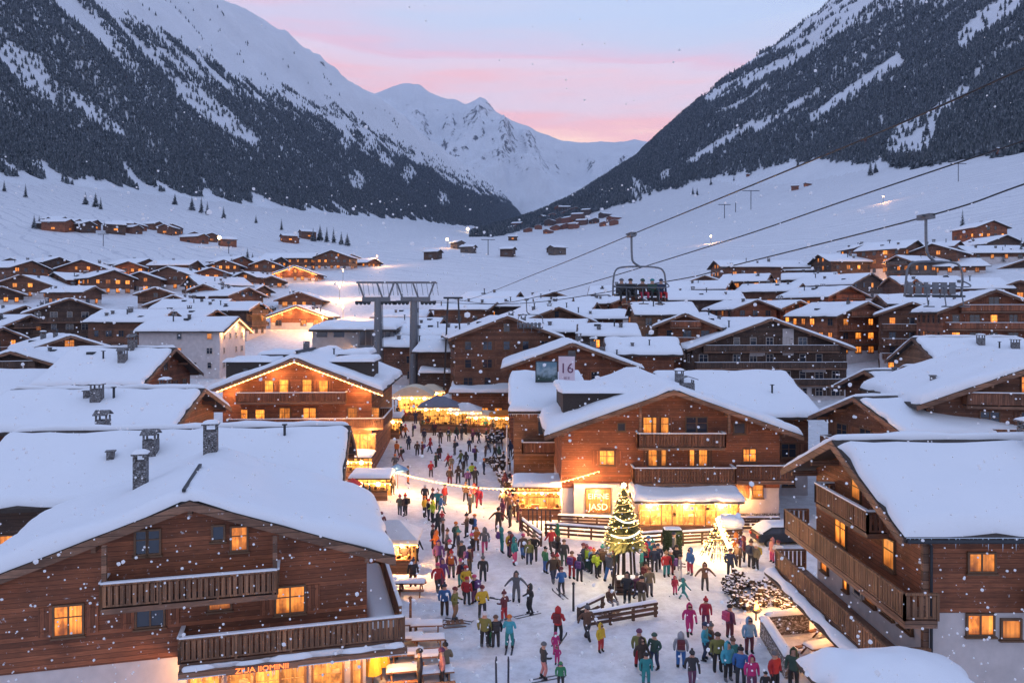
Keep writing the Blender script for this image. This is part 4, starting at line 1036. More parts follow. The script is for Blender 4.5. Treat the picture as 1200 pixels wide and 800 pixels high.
# ---- D: restaurant chalet at the middle of the square
def hero_d():
    Y0 = 63.; w, L, p, of = 17.8, 21., .355, 1.4
    ax, ay, az = wp(790, 455, Y0-of); zr = az-.35; he = zr-p*w/2
    loc = Vector((ax, Y0, 0))
    r = chalet('restaurant chalet of red brown timber with two carved balconies and a glazed lit veranda', 'restaurant', loc, 0, w, L, he, p, 1.5, of, .9, .5, 'red', 2.9, 2, 'plaster', None, 'restaurant_chalet', seed=8)
    fc = Face(loc, 0)
    W = lambda *a, **k: fwin(r, fc, *a, **k)
    W(754, 489, 763, 508, 'lit_b'); W(764.5, 489, 773, 508, 'lit_b'); W(774.5, 489, 783, 508, 'lit_b', 'v_red'); W(804, 489, 815, 506, 'glass'); W(817, 489, 828, 506, 'glass'); W(860, 496, 872, 507, 'glass', 'v_red')
    W(760, 526, 769, 545, 'lit_b', 'v_brown'); W(771, 526, 780, 545, 'lit_b'); W(808, 526, 817, 545, 'lit_b'); W(819, 526, 828, 545, 'lit_b', 'v_brown'); W(871, 526, 885, 540, 'lit_b'); W(703, 528, 719, 544, 'lit_b', 'v_red')
    W(724, 496, 732, 504, 'glass'); W(864, 568, 872, 583, 'lit_a', 'v_red'); W(882, 568, 893, 582, 'lit_b')
    x = lambda px, off=0: fc(px, 540, off)[0]
    z = lambda py, off=0: fc(790, py, off)[1]
    balcony(r, x(748, 1.2), x(850, 1.2), -1.2, -.06, z(524, 1.2), 1.05, 'v_brown', 'flr', False, True)
    balcony(r, x(743, 1.5), x(862, 1.5), -1.5, -.06, z(566, 1.5), 1.15, 'v_brown', 'flr', False, True, .3)
    balcony(r, x(863, 1.0), w/2+.9, -1.0, -.06, z(563, 1.0), 1.15, 'v_brown', 'fr', False, True, .3)
    for px in (748, 850): MB().box(x(px)-.1, x(px)+.1, -1.15, -.95, z(508, 1.2), zr-p*abs(x(px))-.2).build('post', 'verge', r)
    # veranda
    xa, xb = x(747, 3.), x(866, 3.); ve = MB()
    ve.box(xa, xb, -3.2, -.05, 2.45, 2.62); ve = ve.build('veranda', 'verge', r)
    v, f = snow_sheet(ecoords(xa-.3, xb+.3, 14, True), ecoords(-3.6, -.1, 5, True), lambda X, Y: 2.63+(Y+3.6)*.16, .42, 17, .4)
    MB().prism([(xa-.3, 2.46), (xb+.3, 2.46), (xb+.3, 2.6), (xa-.3, 2.6)], -3.55, -.06).build('veranda_roof', 'roofing', ve)
    obj('veranda_snow', mesh_np('veranda_snow', v, f, ['snow']), ve)
    icicles(ve, (xa-.25, -3.56, 2.46), (xb+.25, -3.56, 2.46), 5, .4)
    shop_fill(ve, 'veranda_window', xa+.1, xb-.1, .75, 2.4, -3.15, n=9, seed=21)
    MB().box(xa, xb, -3.2, -3.05, .0, .7).build('veranda_base', 'w_tan', ve)
    MB().box(xb-.12, xb, -3.1, -.1, .7, 2.44).build('veranda_side', 'lit_a', ve)
    # white wall with the lit sign
    MB().box(x(672), x(726), -.5, -.05, 0, 3.3).build('entrance_wall', 'plaster', r)
    xs = x(701, .6); xq = (x(715, .6)-x(687, .6))/2
    sb = MB().box(xs-xq, xs+xq, -.62, -.51, z(600, .6), z(573, .6)).build('sign_board', 'sign_back', r)
    sf = MB(); z0, z1 = z(600, .6), z(573, .6)
    for q in ((xs-xq-.06, xs+xq+.06, z1, z1+.08), (xs-xq-.06, xs+xq+.06, z0-.08, z0), (xs-xq-.08, xs-xq, z0, z1), (xs+xq, xs+xq+.08, z0, z1)): sf.box(q[0], q[1], -.68, -.5, q[2], q[3])
    sf.build('sign_frame', 'frame', r)
    text(r, 'sign_lettering', 'EIFINE', (xs, -.65, z(584, .6)), .62, 'sign_gold', 0, .02); text(r, 'sign_lettering', 'JASD', (xs, -.65, z(597, .6)), .74, 'sign_gold', 0, .02)
    MB().box(xs+1.8, w/2+.05, -.12, -.06, -.3, .85).build('plinth', 'rubble', r)
    for q in (-2.2, .6, 3.4): lamp(r, (q, -3.75, 2.1), 60, .2)
    lamp(r, (xs, -2.0, 2.6), 70, .2); lamp(r, (x(868), -.9, 2.2), 30, .2)
    chimney(r, x(822), 5.2, zr-p*abs(x(822))+.2, 1.2, .8, .9, 1)
    for (sx, y0, y1) in ((-1, 3.5, 13), ):
        zt = zr-p*3.0+.55; dormer(r, -8.6, -2.8, y0, y1, zt-1, zt, 5)
    return r
hero_d()

# ---- E: corner chalet on the right, gable to the street
def hero_e():
    k = .92; wx = 18.2*k; ymid = 39.8*k; w, L, p = 11.0, 19., .40
    zr = 11.2-.35; he = zr-p*w/2; yaw = R(-90)
    loc = Vector((wx, ymid, 0))
    r = chalet('tall corner chalet with long street side balconies, white lower storeys and a deep snow roof', 'chalet', loc, yaw, w, L, he, p, 1.25, 1.5, .9, .55, 'red', 5.0, 2, 'plaster', None, 'corner_chalet', seed=14, ridge_gap=True)
    fc = Face(loc, yaw)              # street gable; its own x runs from far (left) to near
    x = lambda px, off=0, py=600: fc(px, py, off)[0]
    # windows and doors of the gable
    def gw(px0, py0, px1, py1, kind, sh=None, fr='frame'):
        xa, z1 = fc(px0, py0); xb, _ = fc(px1, py0); _, z0 = fc((px0+px1)/2, py1); _, z2 = fc((px0+px1)/2, py0)
        add_window(r, 'f', ((xa+xb)/2, -.045, z0), abs(xb-xa), z2-z0, kind, sh, fr)
    gw(1001, 562, 1010, 584, 'lit_b'); gw(1024, 578, 1032, 596, 'lit_a'); gw(981, 606, 993, 637, 'lit_b'); gw(1038, 632, 1050, 664, 'lit_b')
    gw(965, 652, 971, 668, 'lit_a', None, 'frame'); gw(991, 670, 995, 690, 'lit_b'); gw(1003, 681, 1011, 696, 'glass', None, 'frame_w'); gw(1017, 690, 1027, 706, 'lit_a'); gw(1037, 702, 1048, 720, 'glass'); gw(1057, 708, 1070, 735, 'glass')
    gw(947, 710, 958, 742, 'lit_shop'); gw(966, 728, 980, 752, 'glass'); gw(985, 740, 992, 775, 'lit_b'); gw(1000, 756, 1010, 782, 'glass')
    # balconies
    balcony(r, -3.2, 2.6, -1.0, -.05, 7.35, .95, 'v_brown', 'flr', False, True)
    balcony(r, -w/2-1.2, w/2+1.0, -1.35, -.05, 5.05, 1.05, 'v_tan', 'flr', False, False, .3)
    balcony(r, -w/2-1.6, w/2+.4, -1.7, -.05, 2.65, 1.05, 'v_tan', 'flr', False, False, .25)
    v, f = snow_sheet(ecoords(-w/2-1.7, w/2+.5, 20, True), ecoords(-2.35, -1.72, 3, True), lambda X, Y: 2.42+(Y+2.35)*.12, .2, 19, .2)
    MB().box(-w/2-1.7, w/2+.5, -2.35, -1.71, 2.28, 2.42).build('canopy', 'roofing', r)
    obj('canopy_snow', mesh_np('canopy_snow', v, f, ['snow_cap']), r)
    # eaves side facing the square (own +x side)
    sx = w/2+.045
    def sw(px, py0, py1, wd, kind):
        yw = 1/900*(py0-HY); # depth of that wall is nearly constant
        Yp = ymid-w/2; X = (px-CX)/F*Yp; ly = X-wx
        zt = CH-(py0-HY)/F*Yp; zb = CH-(py1-HY)/F*Yp
        add_window(r, 'r', (sx if zb > 4.9 else w/2+.01, ly, zb), wd, zt-zb, kind)
    sw(1149, 648, 668, 1.0, 'lit_b'); sw(1148, 720, 742, 1.0, 'lit_b'); sw(1184, 726, 746, .7, 'lit_a'); sw(1260, 648, 668, 1., 'glass'); sw(1240, 722, 744, 1., 'lit_a')
    balcony(r, w/2+.05, w/2+1.3, 4.2, 14, 5.0, 1., 'v_brown', 'flr', False, True, .3)
    for s in ((w/2-.12, w/2+.06),):
        MB().box(s[0], s[1], -.12, .12, 0, he).build('corner_post', 'verge', r)
    MB().tube([(w/2+1.1, -.9, he-.25), (w/2+.16, .16, he-.9), (w/2+.16, .16, 0)], .06, 8).build('downpipe', 'dmetal', r)
    MB().tube([(w/2+1.28, -1.4, he-.42), (w/2+1.28, L, he-.42)], .08, 8).build('gutter', 'dmetal', r)
    icicles(r, (w/2+1.24, -1.4, he-.28), (w/2+1.24, L-1, he-.28), 3, .6)
    chimney(r, 1.6, 7.4, zr-p*1.6+.2, .9, .9, 1.15, 1)
    chimney(r, -.5, 8.4, zr-p*.5+.2, 1.1, .8, .7, 0)
    for q in (-4.5, -1.5, 1.5, 4.): lamp(r, (q, -1.0, 2.2), 11, .2)
    lamp(r, (-w/2-.6, -.8, 1.8), 22, .2)
hero_e()
# snow covered annex roof just below the corner chalet
def annex():
    x0, x1, y0, y1 = 10.6, 16.0, 25.2, 28.6
    t = thing('annex', 'low annex with domed untouched snow roof in front of the corner chalet', 'annex', ((x0+x1)/2, (y0+y1)/2, 0))
    hx, hy = (x1-x0)/2, (y1-y0)/2
    MB().box(-hx+.4, hx-.4, -hy+.3, hy-.3, -.5, 4.0).build('wall', 'plaster', t)
    rf = MB().box(-hx, hx, -hy, hy, 4.0, 4.2).build('roof', 'roofing', t)
    v, f = snow_sheet(ecoords(-hx, hx, 20, True), ecoords(-hy, hy, 14, True), lambda X, Y: 4.2+.35*np.clip(1-(X/hx)**2, 0, 1)*np.clip(1-(Y/hy)**2, 0, 1), .6, 3, .9)
    obj('roof_snow', mesh_np('roof_snow', v, f, ['snow']), t)
annex()

# ---- flat roofed annex left of the restaurant with a lit orange stall
def side_house():
    Y0 = 74.; fl = Face((0, Y0, 0), 0)
    x0, _ = fl(596, 480); x1, _ = fl(694, 480); zt = CH-(480-HY)/F*Y0; zb = CH-(436-HY)/F*86
    t = thing('side_house', 'low house with plain sloping snow roof in front of the banner gable', 'house', ((x0+x1)/2, Y0, 0)); h = (x1-x0)/2
    MB().box(-h+.5, h-.3, .6, 11.5, -1, zt-.4).build('wall', 'w_tan', t)
    rs = (zb-zt)/12.
    MB().add([(-h, 0, zt-.4), (h, 0, zt-.4), (h, 12, zt-.4+12*rs), (-h, 12, zt-.4+12*rs), (-h, 0, zt-.15), (h, 0, zt-.15), (h, 12, zt-.15+12*rs), (-h, 12, zt-.15+12*rs)],
             [(3, 2, 1, 0), (4, 5, 6, 7), (0, 1, 5, 4), (1, 2, 6, 5), (2, 3, 7, 6), (3, 0, 4, 7)]).build('roof', 'roofing', t)
    v, f = snow_sheet(ecoords(-h, h, 10, True), ecoords(0, 12, 10, True), lambda X, Y: zt-.15+Y*rs, .42, 11, .4)
    obj('roof_snow', mesh_np('roof_snow', v, f, ['snow']), t)
    icicles(t, (-h, .02, zt-.4), (h, .02, zt-.4), 8, .8)
    f2 = Face((t.location.x, Y0+.6, 0), 0)
    o = add_window(t, 'f', (f2(644, 510)[0], .55, f2(644, 508)[1]), 2.2, 2.0, 'glass')
    MB().box(f2(660, 500)[0], f2(672, 500)[0], .5, .6, 0, zt-.5).build('wall_panel', 'plaster', t)
    balcony(t, f2(612, 520)[0], f2(676, 520)[0], -.9, .55, f2(640, 528)[1], 1.0, 'v_brown', 'flr', True, True)
side_house()

# picture board and banner on the red gable behind
M['board_pic'] = None
def boards():
    m, t, b = newmat('mountain_picture'); v = coords(t, (1, 1, 1)); sep = t.nodes.new('ShaderNodeSeparateXYZ'); t.links.new(v, sep.inputs[0])
    n = noise(t, v, 1.3, 5, .6); a = nd(t, 'ShaderNodeMath', operation='MULTIPLY_ADD'); a.inputs[1].default_value = .28; t.links.new(sep.outputs[2], a.inputs[0]); t.links.new(n, a.inputs[2])
    r = ramp(t, [(.55, (.03, .06, .05)), (.68, (.16, .22, .24)), (.8, (.30, .38, .42)), (1.1 if False else 1., (.12, .22, .28))]); t.links.new(a.outputs[0], r.inputs[0]); t.links.new(r.outputs[0], b.inputs['Base Color']); M['board_pic'] = m
    M['banner'] = m_plain('banner_cloth', (.72, .58, .62), .8, 0, .06, 1.); M['plum'] = m_plain('plum_print', (.16, .05, .10), .8)
    Y0 = 81.8; f = Face((0, Y0, 0), 0)
    xa, z1 = f(628.5, 424); xb, z0 = f(652.5, 446.5)
    t1 = thing('picture_board', 'framed landscape picture board standing above a snow roof before the red gable', 'billboard', ((xa+xb)/2, Y0, z0)); h = (xb-xa)/2
    MB().box(-h, h, -.06, .06, 0, z1-z0).build('picture', 'board_pic', t1)
    fr = MB(); fr.box(-h-.1, -h, -.1, .1, -.1, z1-z0+.1); fr.box(h, h+.1, -.1, .1, -.1, z1-z0+.1); fr.box(-h, h, -.1, .1, -.1, 0); fr.box(-h, h, -.1, .1, z1-z0, z1-z0+.1)
    fr.build('frame', 'dmetal', t1)
    MB().box(-.1, .1, .1, .3, -6, .2).build('post', 'dmetal', t1)
    xa, z1 = f(654.5, 417); xb, z0 = f(673.5, 451)
    t2 = thing('banner', 'tall pale pink banner with plum print hanging before the red gable', 'banner', ((xa+xb)/2, Y0-.1, z0)); h = (xb-xa)/2
    MB().box(-h, h, -.03, .03, 0, z1-z0).build('cloth', 'banner', t2); MB().tube([(-h-.1, 0, z1-z0), (h+.1, 0, z1-z0)], .05, 6).build('bar', 'dmetal', t2); MB().box(-.08, .08, .06, .22, -6, z1-z0+.1).build('post', 'dmetal', t2)
    text(t2, 'print', '16', (0, -.05, (z1-z0)*.42), 1.5, 'plum', 0, .005); text(t2, 'print', 'III II', (0, -.05, (z1-z0)*.2), .4, 'plum', 0, .005)
    x, z1 = f(566, 408); xb, z0 = f(592, 416)
boards()
# ------------------------------------------------------------------ chairlift
def catmull(pts, n=10):
    P = [Vector(p) for p in pts]; out = []
    for i in range(len(P)-1):
        a, b, c, d = P[max(i-1, 0)], P[i], P[i+1], P[min(i+2, len(P)-1)]
        for k in range(n):
            t = k/n
            out.append(.5*((2*b)+(c-a)*t+(2*a-5*b+4*c-d)*t*t+(3*b-a-3*c+d)*t**3))
    return out+[P[-1]]

def lift():
    Y = 130.
    for i, (px, x0, x1, lab) in enumerate(((443, 418, 464, 'tall grey lift pylon beside the glazed lift station, carrying one half of the sheave gantry'), (485, 463, 511, 'tall grey lift pylon nearer the market tents, carrying the ropes to the hanging chairs'))):
        X, _, _ = wp(px, 400, Y); zg = tz1(X, Y); t = thing('lift_pylon', lab, 'lift pylon', (X, Y, zg), 0, 'lift pylons behind the market')
        zt = CH-(350-HY)/F*Y-zg; zb = CH-(331-HY)/F*Y-zg
        a = (x0-px)/F*Y; b = (x1-px)/F*Y
        MB().tube([(0, 0, -1), (0, 0, zt)], [.85, .62], 12).build('pole', 'metal', t)
        MB().beam((a+1, 0, zt-.1), (b-1, 0, zt-.1), .9, .8).build('crossbeam', 'metal', t)
        g = MB(); g.beam((a, 0, zb), (b, 0, zb), .35, .35); g.beam((a, 2, zb), (b, 2, zb), .2, .2)
        for q in (a+.3, -.2, b-.3): g.beam((q, 0, zb), (q+(1. if q < 0 else -1.), 0, zt), .28, .28)
        for k in range(9):
            q = a+(b-a)*k/8; g.beam((q, 0, zb), (q, 2, zb), .09, .09); g.beam((q, 1, zb), (q+.3, 1, zt+.6), .07, .07)
        g.build('gantry', 'metal', t)
        for q in (a+1.1, b-1.3):
            st = MB().beam((q-1.3, 0, zt-.55), (q+1.3, 0, zt-.55), .5, .35).build('sheave_train', 'dmetal', t)
            for k in range(4): MB().tube([(q-1.+k*.66, -.35, zt-.75), (q-1.+k*.66, -.15, zt-.75)], .3, 10).build('wheel', 'dmetal', st)
        ld = MB(); ld.beam((.95, -.2, 0), (.75, -.2, zt), .05); ld.beam((.95, .2, 0), (.75, .2, zt), .05)
        for k in range(int(zt/.5)): ld.beam((.95-.2*k*.5/zt, -.2, k*.5), (.95-.2*k*.5/zt, .2, k*.5), .04)
        ld.build('ladder', 'dmetal', t)
    # little A-frame mast
    X, _, _ = wp(531, 372, 120); zg = tz1(X, 120); t = thing('rope_mast', 'small dark A-shaped rope mast between the pylons and the brown gable', 'mast', (X, 120, zg)); h = CH-(349-HY)/F*120-zg
    MB().beam((-1.6, 0, -.5), (-.8, 0, h), .25).build('leg', 'dmetal', t); MB().beam((1.6, 0, -.5), (.8, 0, h), .25).build('leg', 'dmetal', t); MB().beam((-1.5, 0, h), (1.5, 0, h), .3).build('crossbeam', 'dmetal', t)
    C = {}
    for key, pts, lab in (('a', [(507, 352, 129.5), (545, 352, 110), (640, 316, 66), (740, 275, 46), (1000, 168, 24.6), (1200, 80, 18), (1500, -55, 12.5)], 'uppermost steel lift rope, carrying the chair full of skiers'),
                         ('b', [(531, 350, 120), (580, 356, 98), (660, 340, 78), (840, 286, 54), (1000, 232, 43), (1200, 165, 35), (1500, 65, 26)], 'middle steel lift rope crossing the sky above the eastern roofs'),
                         ('c', [(464, 352, 129.5), (600, 356, 92), (780, 330, 60), (860, 311, 52), (1085, 254, 38), (1200, 216, 33.5), (1500, 110, 25)], 'lowest steel lift rope, carrying the empty chair above the eastern houses')):
        p = catmull([wp(*q) for q in pts], 8); C[key] = p
        tag(MB().tube(p, .032 if key == 'a' else .042, 5).build('lift_rope', 'cable', None, True), lab, 'rope', 'ropes of the chairlift')
    def chair(px, py, Y, s, yaw, lab, arm=1.9):
        t = thing('lift_chair', lab, 'chairlift chair', wp(px, py, Y), yaw, 'chairs of the chairlift'); t.scale = (s, s, s)
        g = MB().box(-.16, .16, -.45, .45, -.14, .12); g.box(-.32, .32, -.1, .1, -.02, .06); g.build('grip', 'metal', t)
        MB().tube(catmull([(0, 0, 0), (.02, 0, -.6*arm), (.1, -.02, -.85*arm), (.5, 0, -arm)], 6), .068, 8).build('hanger', 'metal', t, True)
        z = -arm; w = 1.62; c = .5
        fr = MB(); fr.tube(catmull([(c-w, .1, z-1.75), (c-w, .0, z-.9), (c-w+.12, 0, z-.3), (c-w+.5, 0, z-.06), (c, 0, z), (c+w-.5, 0, z-.06), (c+w-.12, 0, z-.3), (c+w, 0, z-.9), (c+w, .1, z-1.75)], 5), .055, 7); fr.build('frame', 'metal', t, True)
        b = MB(); b.box(c-w+.1, c+w-.1, -.3, .18, z-1.78, z-1.68); b.build('seat', 'dmetal', t)
        b = MB()
        for k in range(6): x = c-w+.15+k*(2*w-.3)/6; b.box(x+.07, x+(2*w-.3)/6-.07, .2, .25, z-1.62, z-1.02)
        b.box(c-w+.1, c+w-.1, .27, .33, z-1.25, z-1.15); b.box(c-w+.1, c+w-.1, .17, .33, z-1.72, z-1.64); b.build('backrest', 'metal', t)
        MB().tube(catmull([(c-w, 0, z-.95), (c-w+.05, -.55, z-1.25), (c, -.6, z-1.28), (c+w-.05, -.55, z-1.25), (c+w, 0, z-.95)], 5), .035, 6).build('safety_bar', 'metal', t, True)
        fb = MB()
        for x in (c-1., c, c+1.): fb.tube([(x, -.58, z-1.28), (x, -.75, z-2.2), (x-.3, -.8, z-2.25), (x+.3, -.8, z-2.25)], .03, 5)
        fb.build('footrest', 'metal', t, True)
        return t
    c1 = chair(740, 275, 46, 1.0, R(8), 'six seat lift chair with riders hanging from the uppermost rope')
    chair(1085, 254, 38, 1.0, R(12), 'empty lift chair with long curved hanger above the eastern houses', 2.2)
    chair(617, 351, 88, .9, R(10), 'far empty lift chair in front of the dark brown gabled chalet')
    return c1
CHAIR = lift()

def station():
    Y = 143.; f = Face((0, Y, 0), 0); x0, _ = f(366, 400); x1, _ = f(466, 400); X = (x0+x1)/2; h = (x1-x0)/2; zg = tz1(X, Y)
    t = thing('lift_station', 'lift station with wide flat snow roof, dark glazed cabin front and amber underglow', 'lift station', (X, Y, zg))
    z = lambda py: CH-(py-HY)/F*Y-zg
    MB().box(-h, h*.42, 0, 12, -1, z(389)).build('wall', 'stonepl', t)
    cb = MB().prism([(h*.1, z(407)), (h*.93, z(407)), (h*1.0, z(399)), (h*.86, z(385)), (h*.1, z(385))], -1, 11).build('cabin', 'metal', t)
    for k in range(5): q = h*(.14+.145*k); MB().box(q, q+h*.125, -1.06, -1.01, z(404), z(387)).build('window', 'glass', cb)
    for k in range(2): q = h*(-.9+.4*k); MB().box(q, q+h*.25, -.06, -.01, z(395), z(389)).build('window', 'glass', t)
    MB().box(h*.1, h*.95, -1.2, 10, z(410), z(407.2)).build('fascia', 'verge', cb)
    MB().box(h*.12, h*.9, -.5, 8, z(410)-.1, z(410)-.02).build('light_panel', 'lit_b', cb)
    MB().box(-h*1.04, h*1.0, -1.6, 12.4, z(389)+.1, z(386)).build('roof', 'roofing', t)
    v, fa = snow_sheet(ecoords(-h*1.03, h*.99, 16, True), ecoords(-1.5, 12.3, 8, True), lambda XX, YY: z(386)+(YY+1.5)*.075, .7, 5, .9)
    obj('roof_snow', mesh_np('roof_snow', v, fa, ['snow']), t)
    for q in (.25, .55, .8): lamp(t, (h*q, -1.5, z(410)-.8), 90, .3)
station()

# ------------------------------------------------------------------ market tents and stalls
M['canvas'] = m_plain('canvas_cream', (.72, .62, .47), .8, 0, .06, 2.); M['canvas_w'] = m_plain('canvas_white', (.74, .74, .76), .8, 0, .06, 2.)
M['canvas_g'] = m_plain('canvas_grey', (.16, .17, .22), .8, 0, .1, 2.); M['orange_cloth'] = m_plain('orange_cloth', (.75, .26, .04), .8); M['yellow_cloth'] = m_plain('yellow_cloth', (.75, .42, .04), .8)
M['blue_cloth'] = m_plain('blue_cloth', (.10, .25, .48), .75); M['red_cloth'] = m_plain('red_cloth', (.5, .04, .03), .75); M['goods'] = m_plain('market_goods', (.30, .15, .07), .7, 0, .7, 9)
M['lit_inside'] = m_emit('stall_glow', (1., .42, .08), 1.4, .6, 2.5)

def stall(px, py, w, d, h, lab, canopy='canvas', peak=.8, style='tent', lamps=2, watts=40, yaw=0., lit=True, snow=True, name='market_stall', gx=None, group='market stalls and tents'):
    x, y, z = gx or gp(px, py); t = thing(name, lab, 'market stall', (x, y, z), yaw, group); hx, hy = w/2, d/2
    for a in (-1, 1):
        for b in (-1, 1): MB().box(a*(hx-.1)-.06, a*(hx-.1)+.06, b*(hy-.1)-.06, b*(hy-.1)+.06, -.3, h).build('post', 'w_tan', t)
    cb = MB().box(-hx+.15, hx-.15, -hy, -hy+.5, -.1, .92); cb.box(-hx, hx, -hy-.12, -hy+.6, .92, 1.0); cb.build('counter', 'w_tan', t)
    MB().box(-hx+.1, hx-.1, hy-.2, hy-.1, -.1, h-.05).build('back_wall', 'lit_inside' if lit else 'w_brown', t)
    rg = random.Random(int(px*7+py)); g = MB()
    for k in range(int(w*4)):
        q = rg.uniform(-hx+.2, hx-.35); s = rg.uniform(.1, .28); g.box(q, q+s, -hy+.05, -hy+.05+s, 1.0, 1.0+rg.uniform(.08, .35))
    for k in range(int(w*3)):
        q = rg.uniform(-hx+.2, hx-.35); s = rg.uniform(.12, .3); zz = rg.choice((1.2, 1.7)); g.box(q, q+s, hy-.42, hy-.22, zz, zz+rg.uniform(.1, .4))
    g.box(-hx+.2, hx-.1, -hy+.03, -hy+.34, .985, 1.003)
    for zz in (1.2, 1.7): g.box(-hx+.15, hx-.05, hy-.45, hy-.2, zz-.03, zz)
    g.box(-hx+.12, -hx+.16, hy-.45, hy-.2, .9, 1.7); g.box(-hx+.12, -hx+.16, -hy+.03, hy-.2, .96, .999); g.build('wares', 'goods', t)
    o = .3
    if style == 'tent':
        MB().add([(-hx-o, -hy-o, h), (hx+o, -hy-o, h), (hx+o, hy+o, h), (-hx-o, hy+o, h), (-hx*.25, 0, h+peak), (hx*.25, 0, h+peak), (-hx-o, -hy-o, h-.28), (hx+o, -hy-o, h-.28), (hx+o, hy+o, h-.28), (-hx-o, hy+o, h-.28)],
                 [(0, 1, 5, 4), (1, 2, 5), (2, 3, 4, 5), (3, 0, 4), (0, 6, 7, 1), (1, 7, 8, 2), (2, 8, 9, 3), (3, 9, 6, 0)]).build('canopy', canopy, t)
    elif style == 'barrel':
        b = MB(); n = 10; pr = [(-hx-o+(2*hx+2*o)*k/n, h+peak*math.sin(math.pi*k/n)) for k in range(n+1)]
        b.prism(pr+[(hx+o, h-.12), (-hx-o, h-.12)], -hy-o, hy+o); b.build('canopy', canopy, t)
    else:
        r = MB().prism([(-hx-o, h), (hx+o, h), (hx+o, h+.12), (-hx-o, h+.12)], -hy-o, hy+o).build('roof', 'roofing', t)
    if snow and style != 'barrel' and style != 'tent':
        v, f = snow_sheet(ecoords(-hx-o, hx+o, 8, True), ecoords(-hy-o, hy+o, 6, True), lambda X, Y: X*0+h+.12+peak*(Y+hy+o)/(d+2*o), .35, int(px) % 50, .35)
        if peak > .1: pass
        obj('roof_snow', mesh_np('roof_snow', v, f, ['snow']), t)
    s = MB(); n = max(4, int(w/.4))
    for k in range(n+1): s.ball((-hx-o+(w+2*o)*k/n, -hy-o-.06, h-.32-.12*math.sin(math.pi*(k % 5)/5)), .05 if y < 70 else .085, 5, 3)
    s.tube([(-hx-o, -hy-o-.06, h-.32), (hx+o, -hy-o-.06, h-.32)], .02, 4); s.build('string_lights', 'bulb', t)
    for k in range(lamps):
        q = -hx+w*(k+.5)/lamps
        lamp(t, (q, -hy-.15, h-.5), watts*1.35, .12); MB().ball((q, -hy-.18, h-.42), .11 if y < 70 else .2, 8, 6).build('lamp', 'bulb_big', t, True)
    return t
# far end of the street
stall(485, 490, 5.4, 4., 3.6, 'rounded cream market tent glowing gold at the far end of the street', 'canvas', 1.3, 'barrel', 3, 330)
stall(515, 504, 5., 3.8, 3.5, 'market tent with grey and white sloping canopy in front of the cream one', 'canvas_g', 1.2, 'tent', 3, 330)
stall(545, 505, 4., 3., 3.0, 'small amber lit stall with white canopy beside the sloping market tent', 'canvas_w', .9, 'tent', 2, 300)
stall(594, 510, 4.2, 3.2, 2.9, 'stall with glowing orange cloth sides below the sloping snow roofed house', 'orange_cloth', .5, 'tent', 3, 220)
stall(505, 478, 4., 3., 2.8, 'dim stall tucked behind the golden market tents', 'canvas', .9, 'tent', 2, 100)
stall(455, 512, 3.4, 2.6, 2.6, 'narrow snow topped stall at the corner of the string lit chalet', 'canvas', .2, 'flat', 2, 170)
stall(566, 506, 3.6, 2.6, 2.5, 'narrow glowing stall in front of the dark market hall wall', 'canvas', .5, 'tent', 2, 190)
stall(528, 489, 3.2, 2.6, 2.8, 'small glowing stall squeezed between the hall and the sloping market tent', 'canvas_w', .8, 'tent', 2, 190)
# beside the string lit chalet
stall(436, 583, 3.3, 2.4, 2.0, 'snow roofed counter below the string lit chalet shop front', 'canvas', .15, 'flat', 2, 75)
stall(418, 560, 3.0, 2.2, 2.3, 'stall with flat white roof against the string lit chalet wall', 'canvas', .15, 'flat', 2, 75)
# kiosk
stall(461, 666, 3.0, 2.3, 2.35, 'kiosk with pale pyramid canopy and two glaring lamps at the street edge', 'canvas_w', .95, 'tent', 2, 95, name='kiosk')
# pavilion left of the restaurant
stall(634, 603, 4.3, 3.4, 2.7, 'open pavilion with snow roof and string lights beside the restaurant entrance', 'canvas', .12, 'flat', 3, 55, name='pavilion')

def market_hall():
    x0, y0, _ = wp(526, 460, 112); x1 = wp(600, 460, 112)[0]; X = (x0+x1)/2; h = (x1-x0)/2; zg = tz1(X, 112); zt = CH-(460-HY)/F*112-zg
    t = thing('market_hall', 'low brown hall with long tilted snow roof behind the market tents', 'hall', (X, 112, zg))
    MB().box(-h+.4, h-.4, .4, 9, -1, zt-.2).build('wall', 'w_brown', t)
    MB().box(-h, h, 0, 9.5, zt-.2, zt).build('roof', 'roofing', t)
    v, f = snow_sheet(ecoords(-h, h, 10, True), ecoords(0, 9.5, 8, True), lambda XX, YY: zt+YY*.12, .5, 9, .4); obj('roof_snow', mesh_np('roof_snow', v, f, ['snow']), t)
    for k in range(4): add_window(t, 'f', (-h+1.2+k*2., .34, .8), 1., 1.1, 'lit_b' if k != 1 else 'glass')
    x0 = wp(490, 440, 123)[0]; x1 = wp(562, 440, 123)[0]; X = (x0+x1)/2; h = (x1-x0)/2; zg = tz1(X, 123); zt = CH-(437-HY)/F*123-zg
    t = thing('market_hall', 'hall with low flat snow roof around the rounded hut', 'hall', (X, 123, zg))
    MB().box(-h+.4, h-.4, .4, 8, -1, zt-.2).build('wall', 'w_dark', t); MB().box(-h, h, 0, 9, zt-.2, zt).build('roof', 'roofing', t)
    v, f = snow_sheet(ecoords(-h, h, 10, True), ecoords(0, 9, 8, True), lambda XX, YY: zt+YY*.15, .5, 19, .4); obj('roof_snow', mesh_np('roof_snow', v, f, ['snow']), t)
market_hall()

